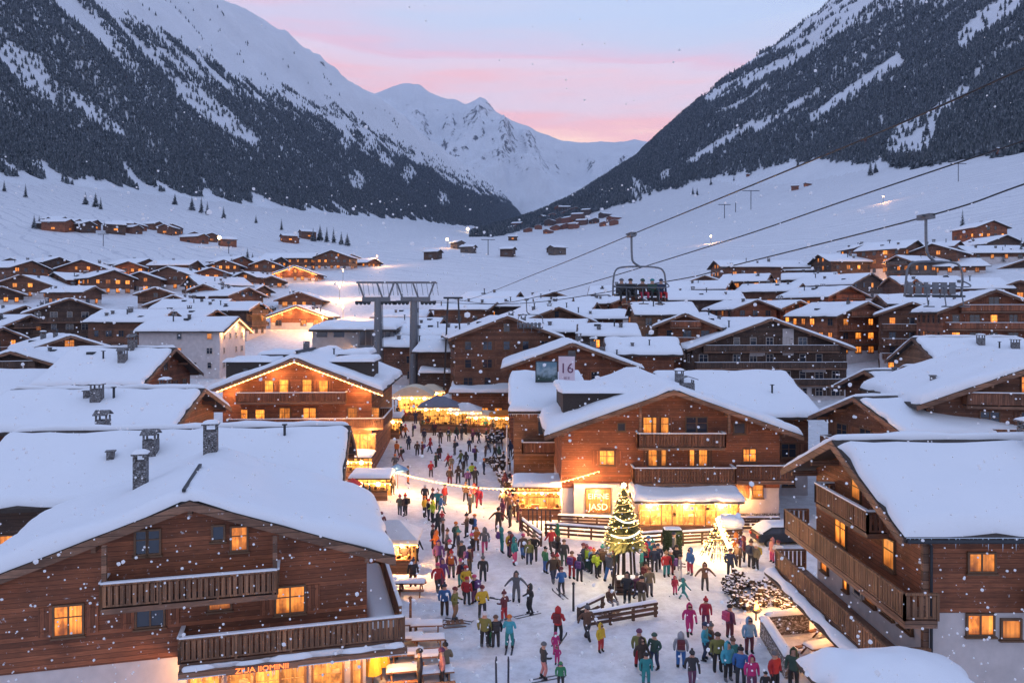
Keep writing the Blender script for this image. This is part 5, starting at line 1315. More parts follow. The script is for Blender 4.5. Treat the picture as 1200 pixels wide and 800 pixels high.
def string_across(pts, lab, n=64, r=.055):
    p = catmull([wp(*q) for q in pts], 8); b = MB().tube(p, .018, 4)
    P = [p[0].lerp(p[1], 0)]; acc = 0
    tot = sum((p[i+1]-p[i]).length for i in range(len(p)-1)); step = tot/n; nxt = 0
    d = 0
    for i in range(len(p)-1):
        L = (p[i+1]-p[i]).length
        while nxt <= d+L:
            q = p[i].lerp(p[i+1], (nxt-d)/L); b.ball((q.x, q.y, q.z-.06), r, 6, 4); nxt += step
        d += L
    o = b.build('string_lights', 'bulb'); tag(o, lab, 'string lights', 'light strings over the square')
    for k in range(1, 7):
        q = p[int(len(p)*k/7)]; lamp(None, (q.x, q.y, q.z-.25), 36, .1)
string_across([(486, 559, 72), (520, 566, 70), (560, 571, 68), (600, 572, 66), (640, 568, 64), (675, 560, 62.), (702, 552, 61.8)], 'long sagging string of warm bulbs across the street', 44)
string_across([(418, 556, 73), (440, 553, 73), (462, 553, 73), (486, 559, 72)], 'short string of bulbs along the stall roofs by the string lit chalet', 22)

def street_lamp(px, py, h, lab, watts=60, r=.16, gl=None):
    x, y, z = gl or gp(px, py); t = thing('street_lamp', lab, 'street lamp', (x, y, z), 0, 'lamps'); s = max(1., y/320)
    MB().tube([(0, 0, -.3), (0, 0, h)], .06*s, 6).build('post', 'dmetal', t); MB().ball((0, 0, h+.1), r*s, 8, 6).build('globe', 'bulb_big', t, True); MB().box(-.2*s, .2*s, -.2*s, .2*s, h+.1+r*s, h+.16+r*s).build('hood', 'dmetal', t)
    lamp(t, (0, -.4*s, h-.1), watts, .3)
for a in ((378, 392, 4, 'lamp post at the near end of the lamplit street', 640), (402, 378, 4, 'lamp post beside the last house of the lamplit street', 760), (398, 352, 4.5, 'lamp post halfway along the lamplit street', 800), (402, 332, 5, 'lamp post where the lamplit street meets the piste', 600), (330, 386, 4, 'lamp post on the near side of the white plastered house', 200), (442, 312, 5, 'lamp post by the furthest lit house', 600),
          (524, 291, 7, 'tall flood lamp standing alone on the snow below the forest hamlet', 1600, .5), (548, 272, 8, 'tall flood lamp at the forest edge in the valley bottom', 2500, .55), (257, 291, 7, 'flood lamp glaring beside the hut on the western meadow', 2600, .7), (833, 285, 5, 'small pinkish lamp on the open eastern piste', 400, .35), (1035, 238, 5, 'small lamp high on the eastern piste', 300, .25),
          (1040, 330, 4, 'lamp post among the eastern slope chalets', 300), (1060, 300, 4, 'lamp post beside the tower like eastern house', 300), (1045, 398, 3.5, 'lamp post lighting the lane below the two tone chalet', 420), (1070, 400, 3.5, 'second lamp post on the lane below the two tone chalet', 420), (1190, 372, 4, 'lamp post by the lit terrace annex', 300), (130, 330, 4, 'lamp post before the amber lit shop below the meadow', 300), (215, 333, 4, 'lamp post in the row below the western meadow', 300)):
    street_lamp(a[0], a[1], a[2], a[3], a[4], a[5] if len(a) > 5 else .16)

# ------------------------------------------------------------------ trees and shrubs
def needle_crown(h, r, z0, seed, dens=1., frost=.25, ws=1.):
    rg = random.Random(seed); V = []; Fc = []; tint = []; fr = []
    tiers = int(h*1.7*dens)+5
    for i in range(tiers):
        t = i/(tiers-1); z = z0+(h-z0)*t; R_ = r*(1-t)**.85*rg.uniform(.8, 1.12)+.05; nb = max(4, int((9*(1-t)+4)*dens))
        for k in range(nb):
            a = 2*math.pi*(k+rg.uniform(-.35, .35))/nb+i*1.3; L = R_*rg.uniform(.6, 1.15); dz = -.28*L-rg.uniform(0, .2)
            c, s = math.cos(a), math.sin(a); wd = (.22*L+.10)*ws; th = (.14*L+.06)*ws
            o = len(V)
            V += [(c*.05, s*.05, z+.15), (c*L*.55-s*wd, s*L*.55+c*wd, z+dz*.45), (c*L, s*L, z+dz), (c*L*.55+s*wd, s*L*.55-c*wd, z+dz*.45), (c*L*.5, s*L*.5, z+dz*.4-th)]
            Fc += [(o, o+1, o+2), (o, o+2, o+3), (o, o+4, o+1), (o+1, o+4, o+2), (o+2, o+4, o+3), (o+3, o+4, o)]
            tt = rg.uniform(.2, .9); f_ = max(0, rg.gauss(frost, .3)); tint += [tt]*5; fr += [f_*.5, f_, f_*.9, f_, 0]
    return mesh_np('crown', np.array(V), np.array(Fc), ['tree'], False, {'tint': np.clip(tint, 0, 1), 'frost': np.clip(fr, 0, .85)})
M['bark'] = m_plain('bark', (.06, .045, .035), .9, 0, .3, 8)
CROWNS = [needle_crown(10, 2.2+.3*k, 1., 40+k, .9) for k in range(4)]
TRUNK = MB().tube([(0, 0, -.6), (0, 0, 4), (0, 0, 9.4)], [.22, .15, .03], 7).mesh('trunk', 'bark')
def spruces():
    rg = random.Random(3)
    spots = [(1128, 277, 1.15, 'lone spruce standing on the snow above the eastern roofs'), (1020, 206, 1, ''), (1026, 203, .8, ''), (1046, 196, 1, ''), (1054, 198, 1.2, ''), (1062, 195, 1.1, ''), (1070, 196, 1.25, ''), (1077, 192, 1.0, ''), (1090, 196, 1.2, ''), (1086, 160, 1.1, ''), (1030, 172, .9, ''), (1037, 170, 1, ''), (812, 228, .9, ''), (817, 229, .8, ''), (833, 217, .7, ''),
             (861, 206, .7, ''), (935, 196, .9, ''), (860, 212, .5, ''), (100, 240, .9, ''), (112, 243, 1., ''), (118, 246, .8, ''), (40, 268, .9, ''), (46, 266, .7, ''), (225, 247, .9, ''), (236, 250, 1., ''), (243, 252, .8, ''), (262, 256, .7, ''), (205, 240, .8, ''), (30, 232, .8, ''), (5, 225, .7, ''), (367, 283, .9, ''), (375, 282, 1., ''), (383, 284, 1.1, ''), (391, 285, .9, ''), (400, 287, .8, ''), (407, 288, .9, ''), (330, 270, .7, ''), (300, 262, .6, ''), (290, 310, .9, ''), (296, 312, .7, ''), (283, 313, .6, ''),
             (1197, 305, .6, ''), (1012, 312, .6, ''), (952, 316, .5, ''), (1175, 308, .5, '')]
    by = {}
    for i, (px, py, s, lab) in enumerate(spots):
        x, y, z = gp(px, py); zone = 'on the eastern piste' if px > 790 and y > 300 else ('among the eastern roofs' if px > 790 else ('on the western meadow' if px < 280 else 'beside the valley road'))
        t = thing('spruce', lab or 'x', 'tree', (x, y, z), rg.uniform(0, 6), 'scattered spruces'); k = s*max(1., min(2.2, y/520))*(1. if y > 200 else .8); t.scale = (k, k, k*rg.uniform(.95, 1.2))
        obj('crown', CROWNS[i % 4], t); obj('trunk', TRUNK, t)
        if not lab: by.setdefault(zone, []).append((px, t))
    for zn, v in by.items():
        v.sort(key=lambda q: q[0])
        for i, (px, t) in enumerate(v): t['label'] = f'dark frosted spruce {zn}, '+(f'{ORD[i]} from the left' if i < 20 else f'{ORD[i-20]} from the left past twenty')
spruces()

def shrub_mesh(seed, r=.6, h=.7):
    rg = random.Random(seed); b = MB()
    for k in range(16):
        a = rg.uniform(0, 6.28); q = rg.uniform(.1, .9)*r; z = h*rg.uniform(.55, 1.)
        b.tube([(0, 0, 0), (math.cos(a)*q*.6, math.sin(a)*q*.6, z*.6), (math.cos(a)*q, math.sin(a)*q, z)], [.035, .025, .012], 4, 0, False)
        for j in range(4):
            c = (math.cos(a)*q*rg.uniform(.5, 1.1), math.sin(a)*q*rg.uniform(.5, 1.1), z*rg.uniform(.5, 1.05)); s = rg.uniform(.07, .13)
            b.ball(c, s, 5, 3, 1); 
            if rg.random() < .7: b.ball((c[0], c[1], c[2]+s*.6), s*.95, 5, 3, 2, (1, 1, .5))
    return b.mesh('branches', ['bark', 'shrub_leaf', 'snow_cap'])
M['shrub_leaf'] = m_plain('winter_shrub_leaf', (.07, .05, .035), .9, 0, .4, 9)
SHRUBS = [shrub_mesh(60+k, .62+.1*k, .75) for k in range(3)]
def shrubs():
    rg = random.Random(9); bed = [(853, 688), (861, 684), (868, 692), (876, 689), (884, 693), (857, 697), (866, 703), (874, 708), (882, 715), (873, 716), (893, 704), (903, 698), (912, 702), (905, 692), (921, 706), (928, 710), (918, 697), (930, 700), (895, 712), (864, 712), (925, 716), (910, 712), (888, 706)]
    for i, (px, py) in enumerate(bed):
        x, y, z = gp(px, py); t = thing('snowy_shrub', f'snow laden shrub in the round bed before the corner chalet, {ORD[i] if i < 20 else ORD[i-20]+" past twenty"} planted', 'shrub', (x, y, z), rg.uniform(0, 6), 'snow laden shrubs in the bed')
        t['label'] = 'low snow laden bare shrub in the bed in front of the corner chalet'
        obj('branches', SHRUBS[i % 3], t); s = rg.uniform(.7, 1.15); t.scale = (s, s, s)
    wild = [(470, 395), (492, 398), (500, 410), (515, 402), (462, 410), (470, 425), (455, 440), (500, 428), (475, 415), (488, 440), (512, 440), (520, 430), (770, 420), (790, 430), (800, 440), (780, 445), (748, 400), (320, 365), (312, 372), (300, 340), (20, 420), (120, 402), (110, 440), (1060, 330), (1085, 340), (1100, 336), (1120, 340), (1140, 345), (1010, 400), (995, 410), (950, 330), (960, 328), (500, 480), (560, 490), (570, 500), (580, 520), (575, 545), (586, 556), (592, 570), (601, 586)]
    for i, (px, py) in enumerate(wild):
        x, y, z = gp(px, py)
        zone = 'between the lift pylons and the market' if 450 < px < 525 else ('along the eastern edge of the street' if 525 <= px < 610 else ('among the eastern chalets' if px > 700 else 'between the western chalets'))
        t = thing('bare_bush', 'tangled dark bare bush dusted with snow '+zone, 'bush', (x, y, z), rg.uniform(0, 6), 'bare bushes '+zone); obj('branches', SHRUBS[i % 3], t); s = rg.uniform(1.3, 2.6); t.scale = (s, s, s*rg.uniform(.9, 1.5))
shrubs()

# ------------------------------------------------------------------ the decorated tree and the glowing cone
M['lit_needles'] = m_plain('fir_needles', (.14, .13, .045), .8, 0, .5, 5)
def xmas():
    x, y, z = gp(731, 688); t = thing('decorated_tree', 'tall decorated fir with white garlands and gold lights on dark posts in the square', 'christmas tree', (x, y, z))
    H = 6.4; cr = needle_crown(H, 1.32, 2.9, 5, 4.2, .05, .5); cr.materials[0] = M['lit_needles']; obj('crown', cr, t)
    MB().tube([(0, 0, -.2), (0, 0, 3), (0, 0, H-.3)], [.13, .1, .03], 8).build('trunk', 'bark', t)
    for a, b in ((-.75, -.4), (-.3, .5), (.45, -.45), (.8, .35)): MB().tube([(a, b, -.1), (a*.75, b*.75, 3.1)], .075, 7).build('post', 'bark', t)
    rg = random.Random(4); s = MB(); pts = []
    for k in range(210):
        q = k/209; a = q*2*math.pi*8; zz = 2.8+(H-2.9)*q; rr = 1.22*(1-q)**.85+.1; pts.append((math.cos(a)*rr, math.sin(a)*rr, zz))
    s.tube(pts, .004, 3)
    for k, p_ in enumerate(pts): q = rg.uniform(.7, 1.08); s.ball((p_[0]*q, p_[1]*q, p_[2]+rg.uniform(-.3, .3)), .03 if k % 3 else .05, 5, 3)
    s.build('fairy_lights', 'bulb_gold', t)
    for k, (z0, z1, r0) in enumerate(((3.5, 3.75, 1.1), (4.6, 4.35, .8))):
        g = MB(); pp = []
        for i in range(26):
            a = math.pi*(1.22+.55*i/25); zz = z0+(z1-z0)*(i/25)-.18*math.sin(math.pi*i/25); pp.append((math.cos(a)*r0*1.05, math.sin(a)*r0*1.05, zz))
        g.tube(pp, .05, 6); g.build('garland', 'bulb_garland', t, True)
    MB().ball((0, 0, H), .16, 6, 4).build('star', 'bulb_white', t)
    for a in (0, 2.1, 4.2): lamp(t, (math.cos(a)*1.9, math.sin(a)*1.9, 3.2), 22, .3, (1., .72, .36))
    x, y, z = gp(733, 689); p = thing('planter_box', 'wooden slatted box with snow at the foot of the decorated tree', 'planter', (x+.1, y-.9, z)); b = MB()
    for k in range(4): b.box(-.85, .85, -.42, -.36, .05+k*.25, .22+k*.25)
    for q in (-.85, .79): b.box(q, q+.06, -.36, .36, 0, 1.0)
    b.box(-.85, .85, .36, .42, 0, 1.); b.box(-.79, .79, -.36, .36, .8, .86); b.build('box', 'w_dark', p)
    v, f = snow_sheet(ecoords(-.8, .8, 5, True), ecoords(-.36, .36, 4, True), lambda X, Y: X*0+.87, .22, 3, .2); obj('snow_cover', mesh_np('snow_cover', v, f, ['snow_cap']), p)
M['bulb_gold'] = m_emit('bulb_gold', (1., .62, .2), 7., 0, 1, False); M['bulb_garland'] = m_emit('garland_light', (1., .9, .68), 2.6, 0, 1, True)
xmas()
def cone():
    x, y, z = gp(842, 656); t = thing('light_cone', 'cone of bare branches wrapped in blazing gold lights at the edge of the restaurant terrace', 'light display', (x, y, z)); rg = random.Random(6); b = MB(); s = MB()
    for k in range(46):
        a = rg.uniform(0, 6.28); r0 = rg.uniform(.7, 1.5); b.tube([(math.cos(a)*r0, math.sin(a)*r0, 0), (math.cos(a)*r0*.45, math.sin(a)*r0*.45, rg.uniform(1.2, 1.7)), (math.cos(a)*.06, math.sin(a)*.06, rg.uniform(2.3, 2.9))], .025, 4, 0, False)
    b.build('branches', 'bark', t)
    pts = []
    for k in range(120):
        q = k/119; a = q*2*math.pi*7; pts.append((math.cos(a)*1.5*(1-q)+.02, math.sin(a)*1.5*(1-q), .1+2.9*q))
    s.tube(pts, .01, 3)
    for p_ in pts: q = rg.uniform(.6, 1.1); s.ball((p_[0]*q, p_[1]*q, p_[2]+rg.uniform(-.2, .2)), .05, 5, 3)
    s.build('fairy_lights', 'bulb_gold', t)
    g = MB(); g.tube([(-.2, -.25, 3.0), (.1, -.75, 2.0), (.5, -1.3, 1.0)], .12, 6); g.build('garland', 'bulb_garland', t, True)
    v, f = snow_sheet(ecoords(-1.9, 1.9, 8, True), ecoords(-1.6, 1.6, 6, True), lambda X, Y: X*0-.02, .35, 3, 1.2); obj('snow_mound', mesh_np('snow_mound', v, f, ['snow']), t)
    for a in (.6, 2.7, 4.6): lamp(t, (math.cos(a)*1.5, math.sin(a)*1.5, 1.5), 22, .3, (1., .6, .24))
cone()

# ------------------------------------------------------------------ furniture of the square
def rail_fence(p0, p1, lab, h=1.0, rails=3, group='snow capped rail fences', name='rail_fence', post=1.6):
    a = Vector(gp(*p0)); b = Vector(gp(*p1)); d = b-a; L = d.length; yaw = math.atan2(d.y, d.x); t = thing(name, lab, 'fence', a, yaw, group); n = max(2, int(round(L/post))+1)
    for k in range(n): x = L*k/(n-1); MB().box(x-.07, x+.07, -.07, .07, -.2, h+.1).build('post', 'w_dark', t)
    for k in range(rails):
        zz = .22+(h-.28)*k/(rails-1); MB().box(-.1, L+.1, -.12, -.07, zz, zz+.16).build('rail', 'w_dark', t)
    v, f = snow_sheet(ecoords(-.1, L+.1, 8, True), ecoords(-.16, .12, 2, False), lambda X, Y: X*0+h+.1, .12, int(p0[0]) % 40, .12); obj('snow_cap', mesh_np('snow_cap', v, f, ['snow_cap']), t)
    return t
rail_fence((688, 737), (768, 723), 'long low rail bench with snow in the middle of the square', .8, 3)
rail_fence((678, 727), (706, 713), 'short snowy rail rack beside the sitting skier', .7, 2)
rail_fence((640, 628), (720, 634), 'outer terrace fence with three snow capped rails before the lit sign', .9, 3)
rail_fence((655, 616), (722, 619), 'inner terrace fence with snow capped rails below the lit sign', .8, 3)
rail_fence((612, 622), (634, 640), 'slanting fence end at the corner of the pavilion terrace', .9, 3)
rail_fence((800, 640), (868, 636), 'terrace fence with snow in front of the veranda, by the light cone', 1.0, 4)
rail_fence((866, 622), (912, 622), 'plank fence beside the white restaurant wall and the parked car', 1.0, 4)
rail_fence((748, 640), (776, 638), 'fence section below the veranda between decorated tree and hedge', .9, 3)
rail_fence((585, 560), (603, 606), 'long fence along the eastern edge of the street', .9, 3)

def table_set(px, py, lab, yaw=0., lit=False):
    x, y, z = gp(px, py); t = thing('picnic_table', lab, 'picnic table', (x, y, z), yaw, 'snow covered picnic tables'); b = MB()
    MB().box(-.85, .85, -.38, .38, .68, .74).build('table_top', 'w_tan', t)
    for s in (-1, 1):
        MB().box(-.85, .85, s*.72-.13, s*.72+.13, .4, .45).build('bench', 'w_tan', t); MB().beam((s*.6, -.78, 0), (s*.6, -.2, .7), .07).build('leg', 'w_tan', t); MB().beam((s*.6, .78, 0), (s*.6, .2, .7), .07).build('leg', 'w_tan', t)
    v, f = snow_sheet(ecoords(-.84, .84, 5, True), ecoords(-.37, .37, 4, True), lambda X, Y: X*0+.745, .13, int(px) % 30, .15); obj('table_snow', mesh_np('table_snow', v, f, ['snow_cap']), t)
for i, a in enumerate(((474, 745, 'picnic table at the far inner corner of the shop terrace'), (500, 746, 'picnic table at the far outer corner of the shop terrace'), (475, 762, 'second picnic table of the inner row on the shop terrace'), (502, 763, 'second picnic table of the outer row on the shop terrace'), (476, 781, 'third picnic table of the inner row on the shop terrace'), (506, 783, 'third picnic table of the outer row on the shop terrace'), (474, 801, 'closest picnic table of the inner row, glowing in shop light'), (510, 803, 'closest picnic table of the outer row on the shop terrace'))): table_set(a[0], a[1], a[2], R(4+i))
table_set(458, 695, 'long snow covered table directly in front of the kiosk', 0); table_set(482, 695, 'second table in front of the kiosk, beside the snow path', 0)
table_set(962, 772, 'lamplit table inside the stone walled terrace', R(20)); table_set(958, 794, 'lower table by the stone walled terrace corner', R(10)); table_set(975, 752, 'table closest to the corner chalet door', R(25))

def pole(px, py, h, r, mat, lab, name, cat, top=None):
    x, y, z = gp(px, py); t = thing(name, lab, cat, (x, y, z)); MB().tube([(0, 0, -.2), (0, 0, h)], [r, r*.8], 8).build('shaft', mat, t); MB().ball((0, 0, h), r*1.4, 6, 4).build('finial', mat, t)
M['pole_w'] = m_plain('white_pole', (.7, .72, .76), .5)
pole(481, 742, 1.9, .08, 'w_tan', 'tall thin wooden pole between the rows of picnic tables', 'wooden_pole', 'pole'); pole(467, 741, .95, .13, 'w_tan', 'stout short wooden post at the head of the picnic tables', 'wooden_post', 'post')
pole(594, 566, 5.8, .09, 'pole_w', 'white flagless pole nearer the street', 'flag_pole', 'pole'); pole(607, 570, 6.2, .09, 'pole_w', 'white flagless pole beside the pavilion roof', 'flag_pole', 'pole'); pole(672, 716, 1.6, .07, 'dmetal', 'dark marker post beside the snowy rail rack', 'marker_post', 'post')

def parasol(px, py, h, r, mat, lab, snow=False, closed=False):
    x, y, z = gp(px, py); t = thing('parasol', lab, 'parasol', (x, y, z)); MB().tube([(0, 0, -.1), (0, 0, h+.1)], .04, 6).build('pole', 'w_tan', t); n = 8; b = MB()
    if closed: b.tube([(0, 0, h*.32), (0, 0, h*.55), (0, 0, h*.9), (0, 0, h+.15)], [.42, .34, .2, .04], 10)
    else:
        vs = [(0, 0, h+.15)]+[(math.cos(2*math.pi*k/n)*r, math.sin(2*math.pi*k/n)*r, h-.38) for k in range(n)]+[(math.cos(2*math.pi*k/n)*r, math.sin(2*math.pi*k/n)*r, h-.53) for k in range(n)]
        b.add(vs, [(0, 1+k, 1+(k+1) % n) for k in range(n)]+[(1+k, 1+n+k, 1+n+(k+1) % n, 1+(k+1) % n) for k in range(n)])
    b.build('canopy', mat, t)
    if snow: MB().ball((0, 0, h-.3), r*.98, 16, 8, 0, (1, 1, .46)).build('snow_cap', 'snow', t, True)
parasol(466, 572, 2.3, 1.05, 'blue_cloth', 'open blue parasol at the stalls by the string lit chalet'); parasol(856, 637, 2.0, 1.05, 'canvas_w', 'parasol with a dome of snow behind the light cone', True)
parasol(447, 796, 2.3, .5, 'yellow_cloth', 'closed yellow parasol under the shop chalet balcony corner', closed=True); parasol(437, 806, 2.2, .5, 'yellow_cloth', 'second closed yellow parasol nearer the shop door', closed=True)
parasol(413, 590, 2.2, .9, 'red_cloth', 'red parasol tucked beside the dark ridged chalet')

def small_fir(px, py, h, lab):
    x, y, z = gp(px, py); t = thing('potted_fir', lab, 'fir', (x, y, z), 0, 'little firs'); obj('crown', needle_crown(h, h*.3, .25, int(px), 1.8, .15), t); MB().tube([(0, 0, 0), (0, 0, h*.9)], [.06, .02], 6).build('trunk', 'bark', t); MB().tube([(0, 0, 0), (0, 0, .3)], [.2, .25], 10).build('pot', 'stone', t)
small_fir(426, 592, 1.9, 'small fir beside the red parasol'); small_fir(433, 598, 2.1, 'taller small fir at the corner of the dark ridged chalet'); small_fir(578, 512, 2.4, 'small fir beside the stall with orange cloth')

def hedge():
    x, y, z = gp(788, 648); t = thing('hedge', 'clipped square dark hedge block in front of the veranda', 'hedge', (x, y, z)); rg = random.Random(2); V = []; Fc = []
    for k in range(2600):
        c = [rg.uniform(-.62, .62), rg.uniform(-.4, .4), rg.uniform(0, 1.75)]; ax = rg.randrange(3)
        if rg.random() < .85:
            if ax == 0: c[0] = rg.choice((-.62, .62))
            elif ax == 1: c[1] = rg.choice((-.4, .4))
            else: c[2] = 1.75
        a = rg.uniform(0, 6.28); s = .07; e = rg.uniform(-1, 1); o = len(V); u = Vector((math.cos(a), math.sin(a), e)).normalized()*s; w = u.cross(Vector((rg.uniform(-1, 1), .3, 1))).normalized()*s*.6
        p = Vector(c); V += [p-u, p+w, p+u, p-w]; Fc.append((o, o+1, o+2, o+3))
    MB().add(V, Fc).build('foliage', 'fir_green', t); MB().box(-.55, .55, -.33, .33, 0, 1.65).build('core', 'fir_green', t)
    v, f = snow_sheet(ecoords(-.62, .62, 4, True), ecoords(-.4, .4, 3, True), lambda X, Y: X*0+1.76, .1, 4, .15); obj('snow_cap', mesh_np('snow_cap', v, f, ['snow_cap']), t)
hedge()

M['car_paint'] = m_plain('car_paint_dark', (.03, .035, .045), .3, .3); M['tyre'] = m_plain('tyre_rubber', (.02, .02, .02), .85); M['tail'] = m_plain('tail_lamp_red', (.35, .02, .02), .3)
def car():
    x, y, z = gp(921, 641); t = thing('parked_car', 'dark parked car under a sheet of snow beside the restaurant', 'car', (x, y+.9, z), R(6))
    b = MB(); prof = [(-2.1, .35), (2.1, .35), (2.15, .7), (1.95, .92), (1.0, .98), (.5, 1.42), (-1.15, 1.45), (-1.9, 1.0), (-2.15, .9)]
    o = b.prism(prof, -.86, .86).build('body', 'car_paint', t)
    md = o.modifiers.new('round', 'BEVEL'); md.width = .09; md.segments = 3
    for s in (-1, 1):
        yy = s*.868
        for q in ([(-1.6, 1.0), (-.45, 1.0), (-.45, 1.36), (-1.1, 1.36)], [(-.35, 1.0), (.85, 1.0), (.42, 1.36), (-.35, 1.36)]):
            MB().prism(q, min(yy, yy+s*.012), max(yy, yy+s*.012)).build('window', 'glass', t)
        for q in (-1.35, 1.35):
            wv = MB().tube([(q, s*.68, .33), (q, s*.9, .33)], .33, 16).build('wheel', 'tyre', t); MB().tube([(q, s*.89, .33), (q, s*.915, .33)], .2, 12).build('rim', 'metal', wv)
    MB().box(-2.2, -2.12, -.75, -.45, .68, .86).build('tail_lamp', 'tail', t); MB().box(-2.2, -2.12, .45, .75, .68, .86).build('tail_lamp', 'tail', t); MB().box(2.12, 2.2, -.7, -.4, .6, .76).build('headlight', 'pole_w', t); MB().box(2.12, 2.2, .4, .7, .6, .76).build('headlight', 'pole_w', t)
    top = lambda X, Y: np.interp(X, [-2.1, -1.9, -1.15, .5, 1.0, 1.95, 2.1], [.95, 1.04, 1.47, 1.45, 1.0, .95, .8])
    v, f = snow_sheet(ecoords(-2.0, 1.95, 16, True), ecoords(-.82, .82, 6, True), top, .2, 3, .25); obj('snow_cover', mesh_np('snow_cover', v, f, ['snow']), t)
car()

def stone_terrace():
    for (p0, p1, lab) in (((895, 747), (925, 797), 'rubble wall with snow coping on the street side of the sunken terrace'), ((899, 745), (946, 741), 'short rubble wall with snow coping at the back of the sunken terrace')):
        a = Vector(gp(*p0)); b = Vector(gp(*p1)); d = b-a; L = d.length; t = thing('stone_wall', lab, 'wall', a, math.atan2(d.y, d.x), 'stone walls of the sunken terrace')
        MB().box(0, L, -.2, .2, -.3, 1.0).build('masonry', 'rubble', t); MB().box(-.05, L+.05, -.26, .26, 1.0, 1.1).build('coping', 'stone', t)
        v, f = snow_sheet(ecoords(0, L, 10, True), ecoords(-.25, .25, 3, True), lambda X, Y: X*0+1.105, .2, 5, .2); obj('snow_cap', mesh_np('snow_cap', v, f, ['snow_cap']), t)
    x, y, z = gp(931, 738); t = thing('barrel', 'grey wooden barrel standing at the corner of the shop front', 'barrel', (x, y, z)); MB().tube([(0, 0, 0), (0, 0, .3), (0, 0, .7), (0, 0, 1.)], [.36, .45, .45, .37], 14).build('staves', 'v_grey', t, True); MB().tube([(0, 0, .28), (0, 0, .34)], .465, 14).build('hoop', 'dmetal', t); MB().tube([(0, 0, .66), (0, 0, .72)], .465, 14).build('hoop', 'dmetal', t)
    v, f = snow_sheet(ecoords(-.32, .32, 3, True), ecoords(-.32, .32, 3, True), lambda X, Y: X*0+1., .16, 3, .3); obj('snow_cap', mesh_np('snow_cap', v, f, ['snow_cap']), t)
    x, y, z = gp(886, 728); t = thing('fire_bowl', 'small burning fire bowl on a stand at the edge of the shrub bed', 'fire bowl', (x, y, z)); MB().tube([(0, 0, 0), (0, 0, .5)], .05, 6).build('stand', 'dmetal', t); MB().tube([(0, 0, .5), (0, 0, .7)], [.15, .34], 12).build('bowl', 'dmetal', t)
    fl = MB(); rg = random.Random(1)
    for k in range(7): a = rg.uniform(0, 6.28); q = rg.uniform(0, .16); fl.tube([(math.cos(a)*q, math.sin(a)*q, .66), (math.cos(a)*q*.8, math.sin(a)*q*.8, .85), (math.cos(a)*q*.3, 0, 1.0+rg.uniform(0, .2))], [.07, .06, .005], 6)
    fl.build('flames', 'flame', t, True); lamp(t, (.5, -.3, 1.0), 18, .2); lamp(t, (1.6, .8, 1.6), 24, .3)
M['flame'] = m_emit('flame', (1., .38, .06), 9., 0, 1, False)
stone_terrace()

# pylons of the pistes
def piste():
    for i, (px, b, tp, lab) in enumerate(((880, 246, 224, 'piste lift mast with wide crossarm on the eastern slope'), (849, 256, 240, 'short piste lift mast downhill of the wide crossarm one'), (862, 249, 238, 'thin piste post between two lift masts'), (1123, 213, 192, 'piste lift mast high on the eastern slope'), (121, 289, 275, 'leaning lift mast on the western meadow'), (268, 298, 283, 'lift mast next to the flood lamp on the western meadow'), (572, 299, 281, 'lift mast on the central ski field'))):
        x, y, z = gp(px, b); h = (b-tp)/F*y; t = thing('lift_mast', lab, 'lift mast', (x, y, z), 0, 'small lift masts on the pistes'); r = y/F*.42
        MB().tube([(0, 0, -1), (0, 0, h)], r, 6).build('pole', 'dmetal', t)
        if i != 2: MB().beam((-h*.45, 0, h), (h*.45, 0, h), r*1.6).build('crossarm', 'dmetal', t)
piste()
# ------------------------------------------------------------------ people
CL = {'red': (.50, .025, .03), 'crimson': (.42, .02, .06), 'pink': (.62, .08, .20), 'magenta': (.55, .02, .18), 'orange': (.70, .19, .03), 'yellow': (.72, .48, .03), 'lime': (.52, .68, .04), 'olive': (.20, .20, .05),
      'green': (.03, .22, .09), 'dark green': (.03, .08, .06), 'teal': (.02, .24, .25), 'cyan': (.05, .38, .50), 'blue': (.03, .14, .40), 'light blue': (.22, .42, .60), 'navy': (.02, .035, .085), 'purple': (.13, .05, .22), 'plum': (.15, .04, .10), 'maroon': (.16, .025, .035),
      'black': (.013, .013, .016), 'charcoal': (.035, .036, .042), 'grey': (.13, .135, .15), 'pale grey': (.36, .36, .40), 'white': (.72, .72, .75), 'dark brown': (.05, .03, .022), 'brown': (.13, .07, .045), 'tan': (.36, .22, .13), 'khaki': (.19, .16, .10), 'salmon': (.58, .24, .22)}
for k, c in CL.items(): M['c_'+k] = m_plain('cloth_'+k.replace(' ', '_'), [q*.86+.008 for q in c], .75, 0, .14, 7)
M['skin'] = m_plain('skin', (.50, .29, .21), .55, 0, .05); M['ski_top'] = m_plain('ski_dark', (.03, .03, .045), .35); M['goggle'] = m_plain('goggle_lens', (.05, .03, .02), .1)

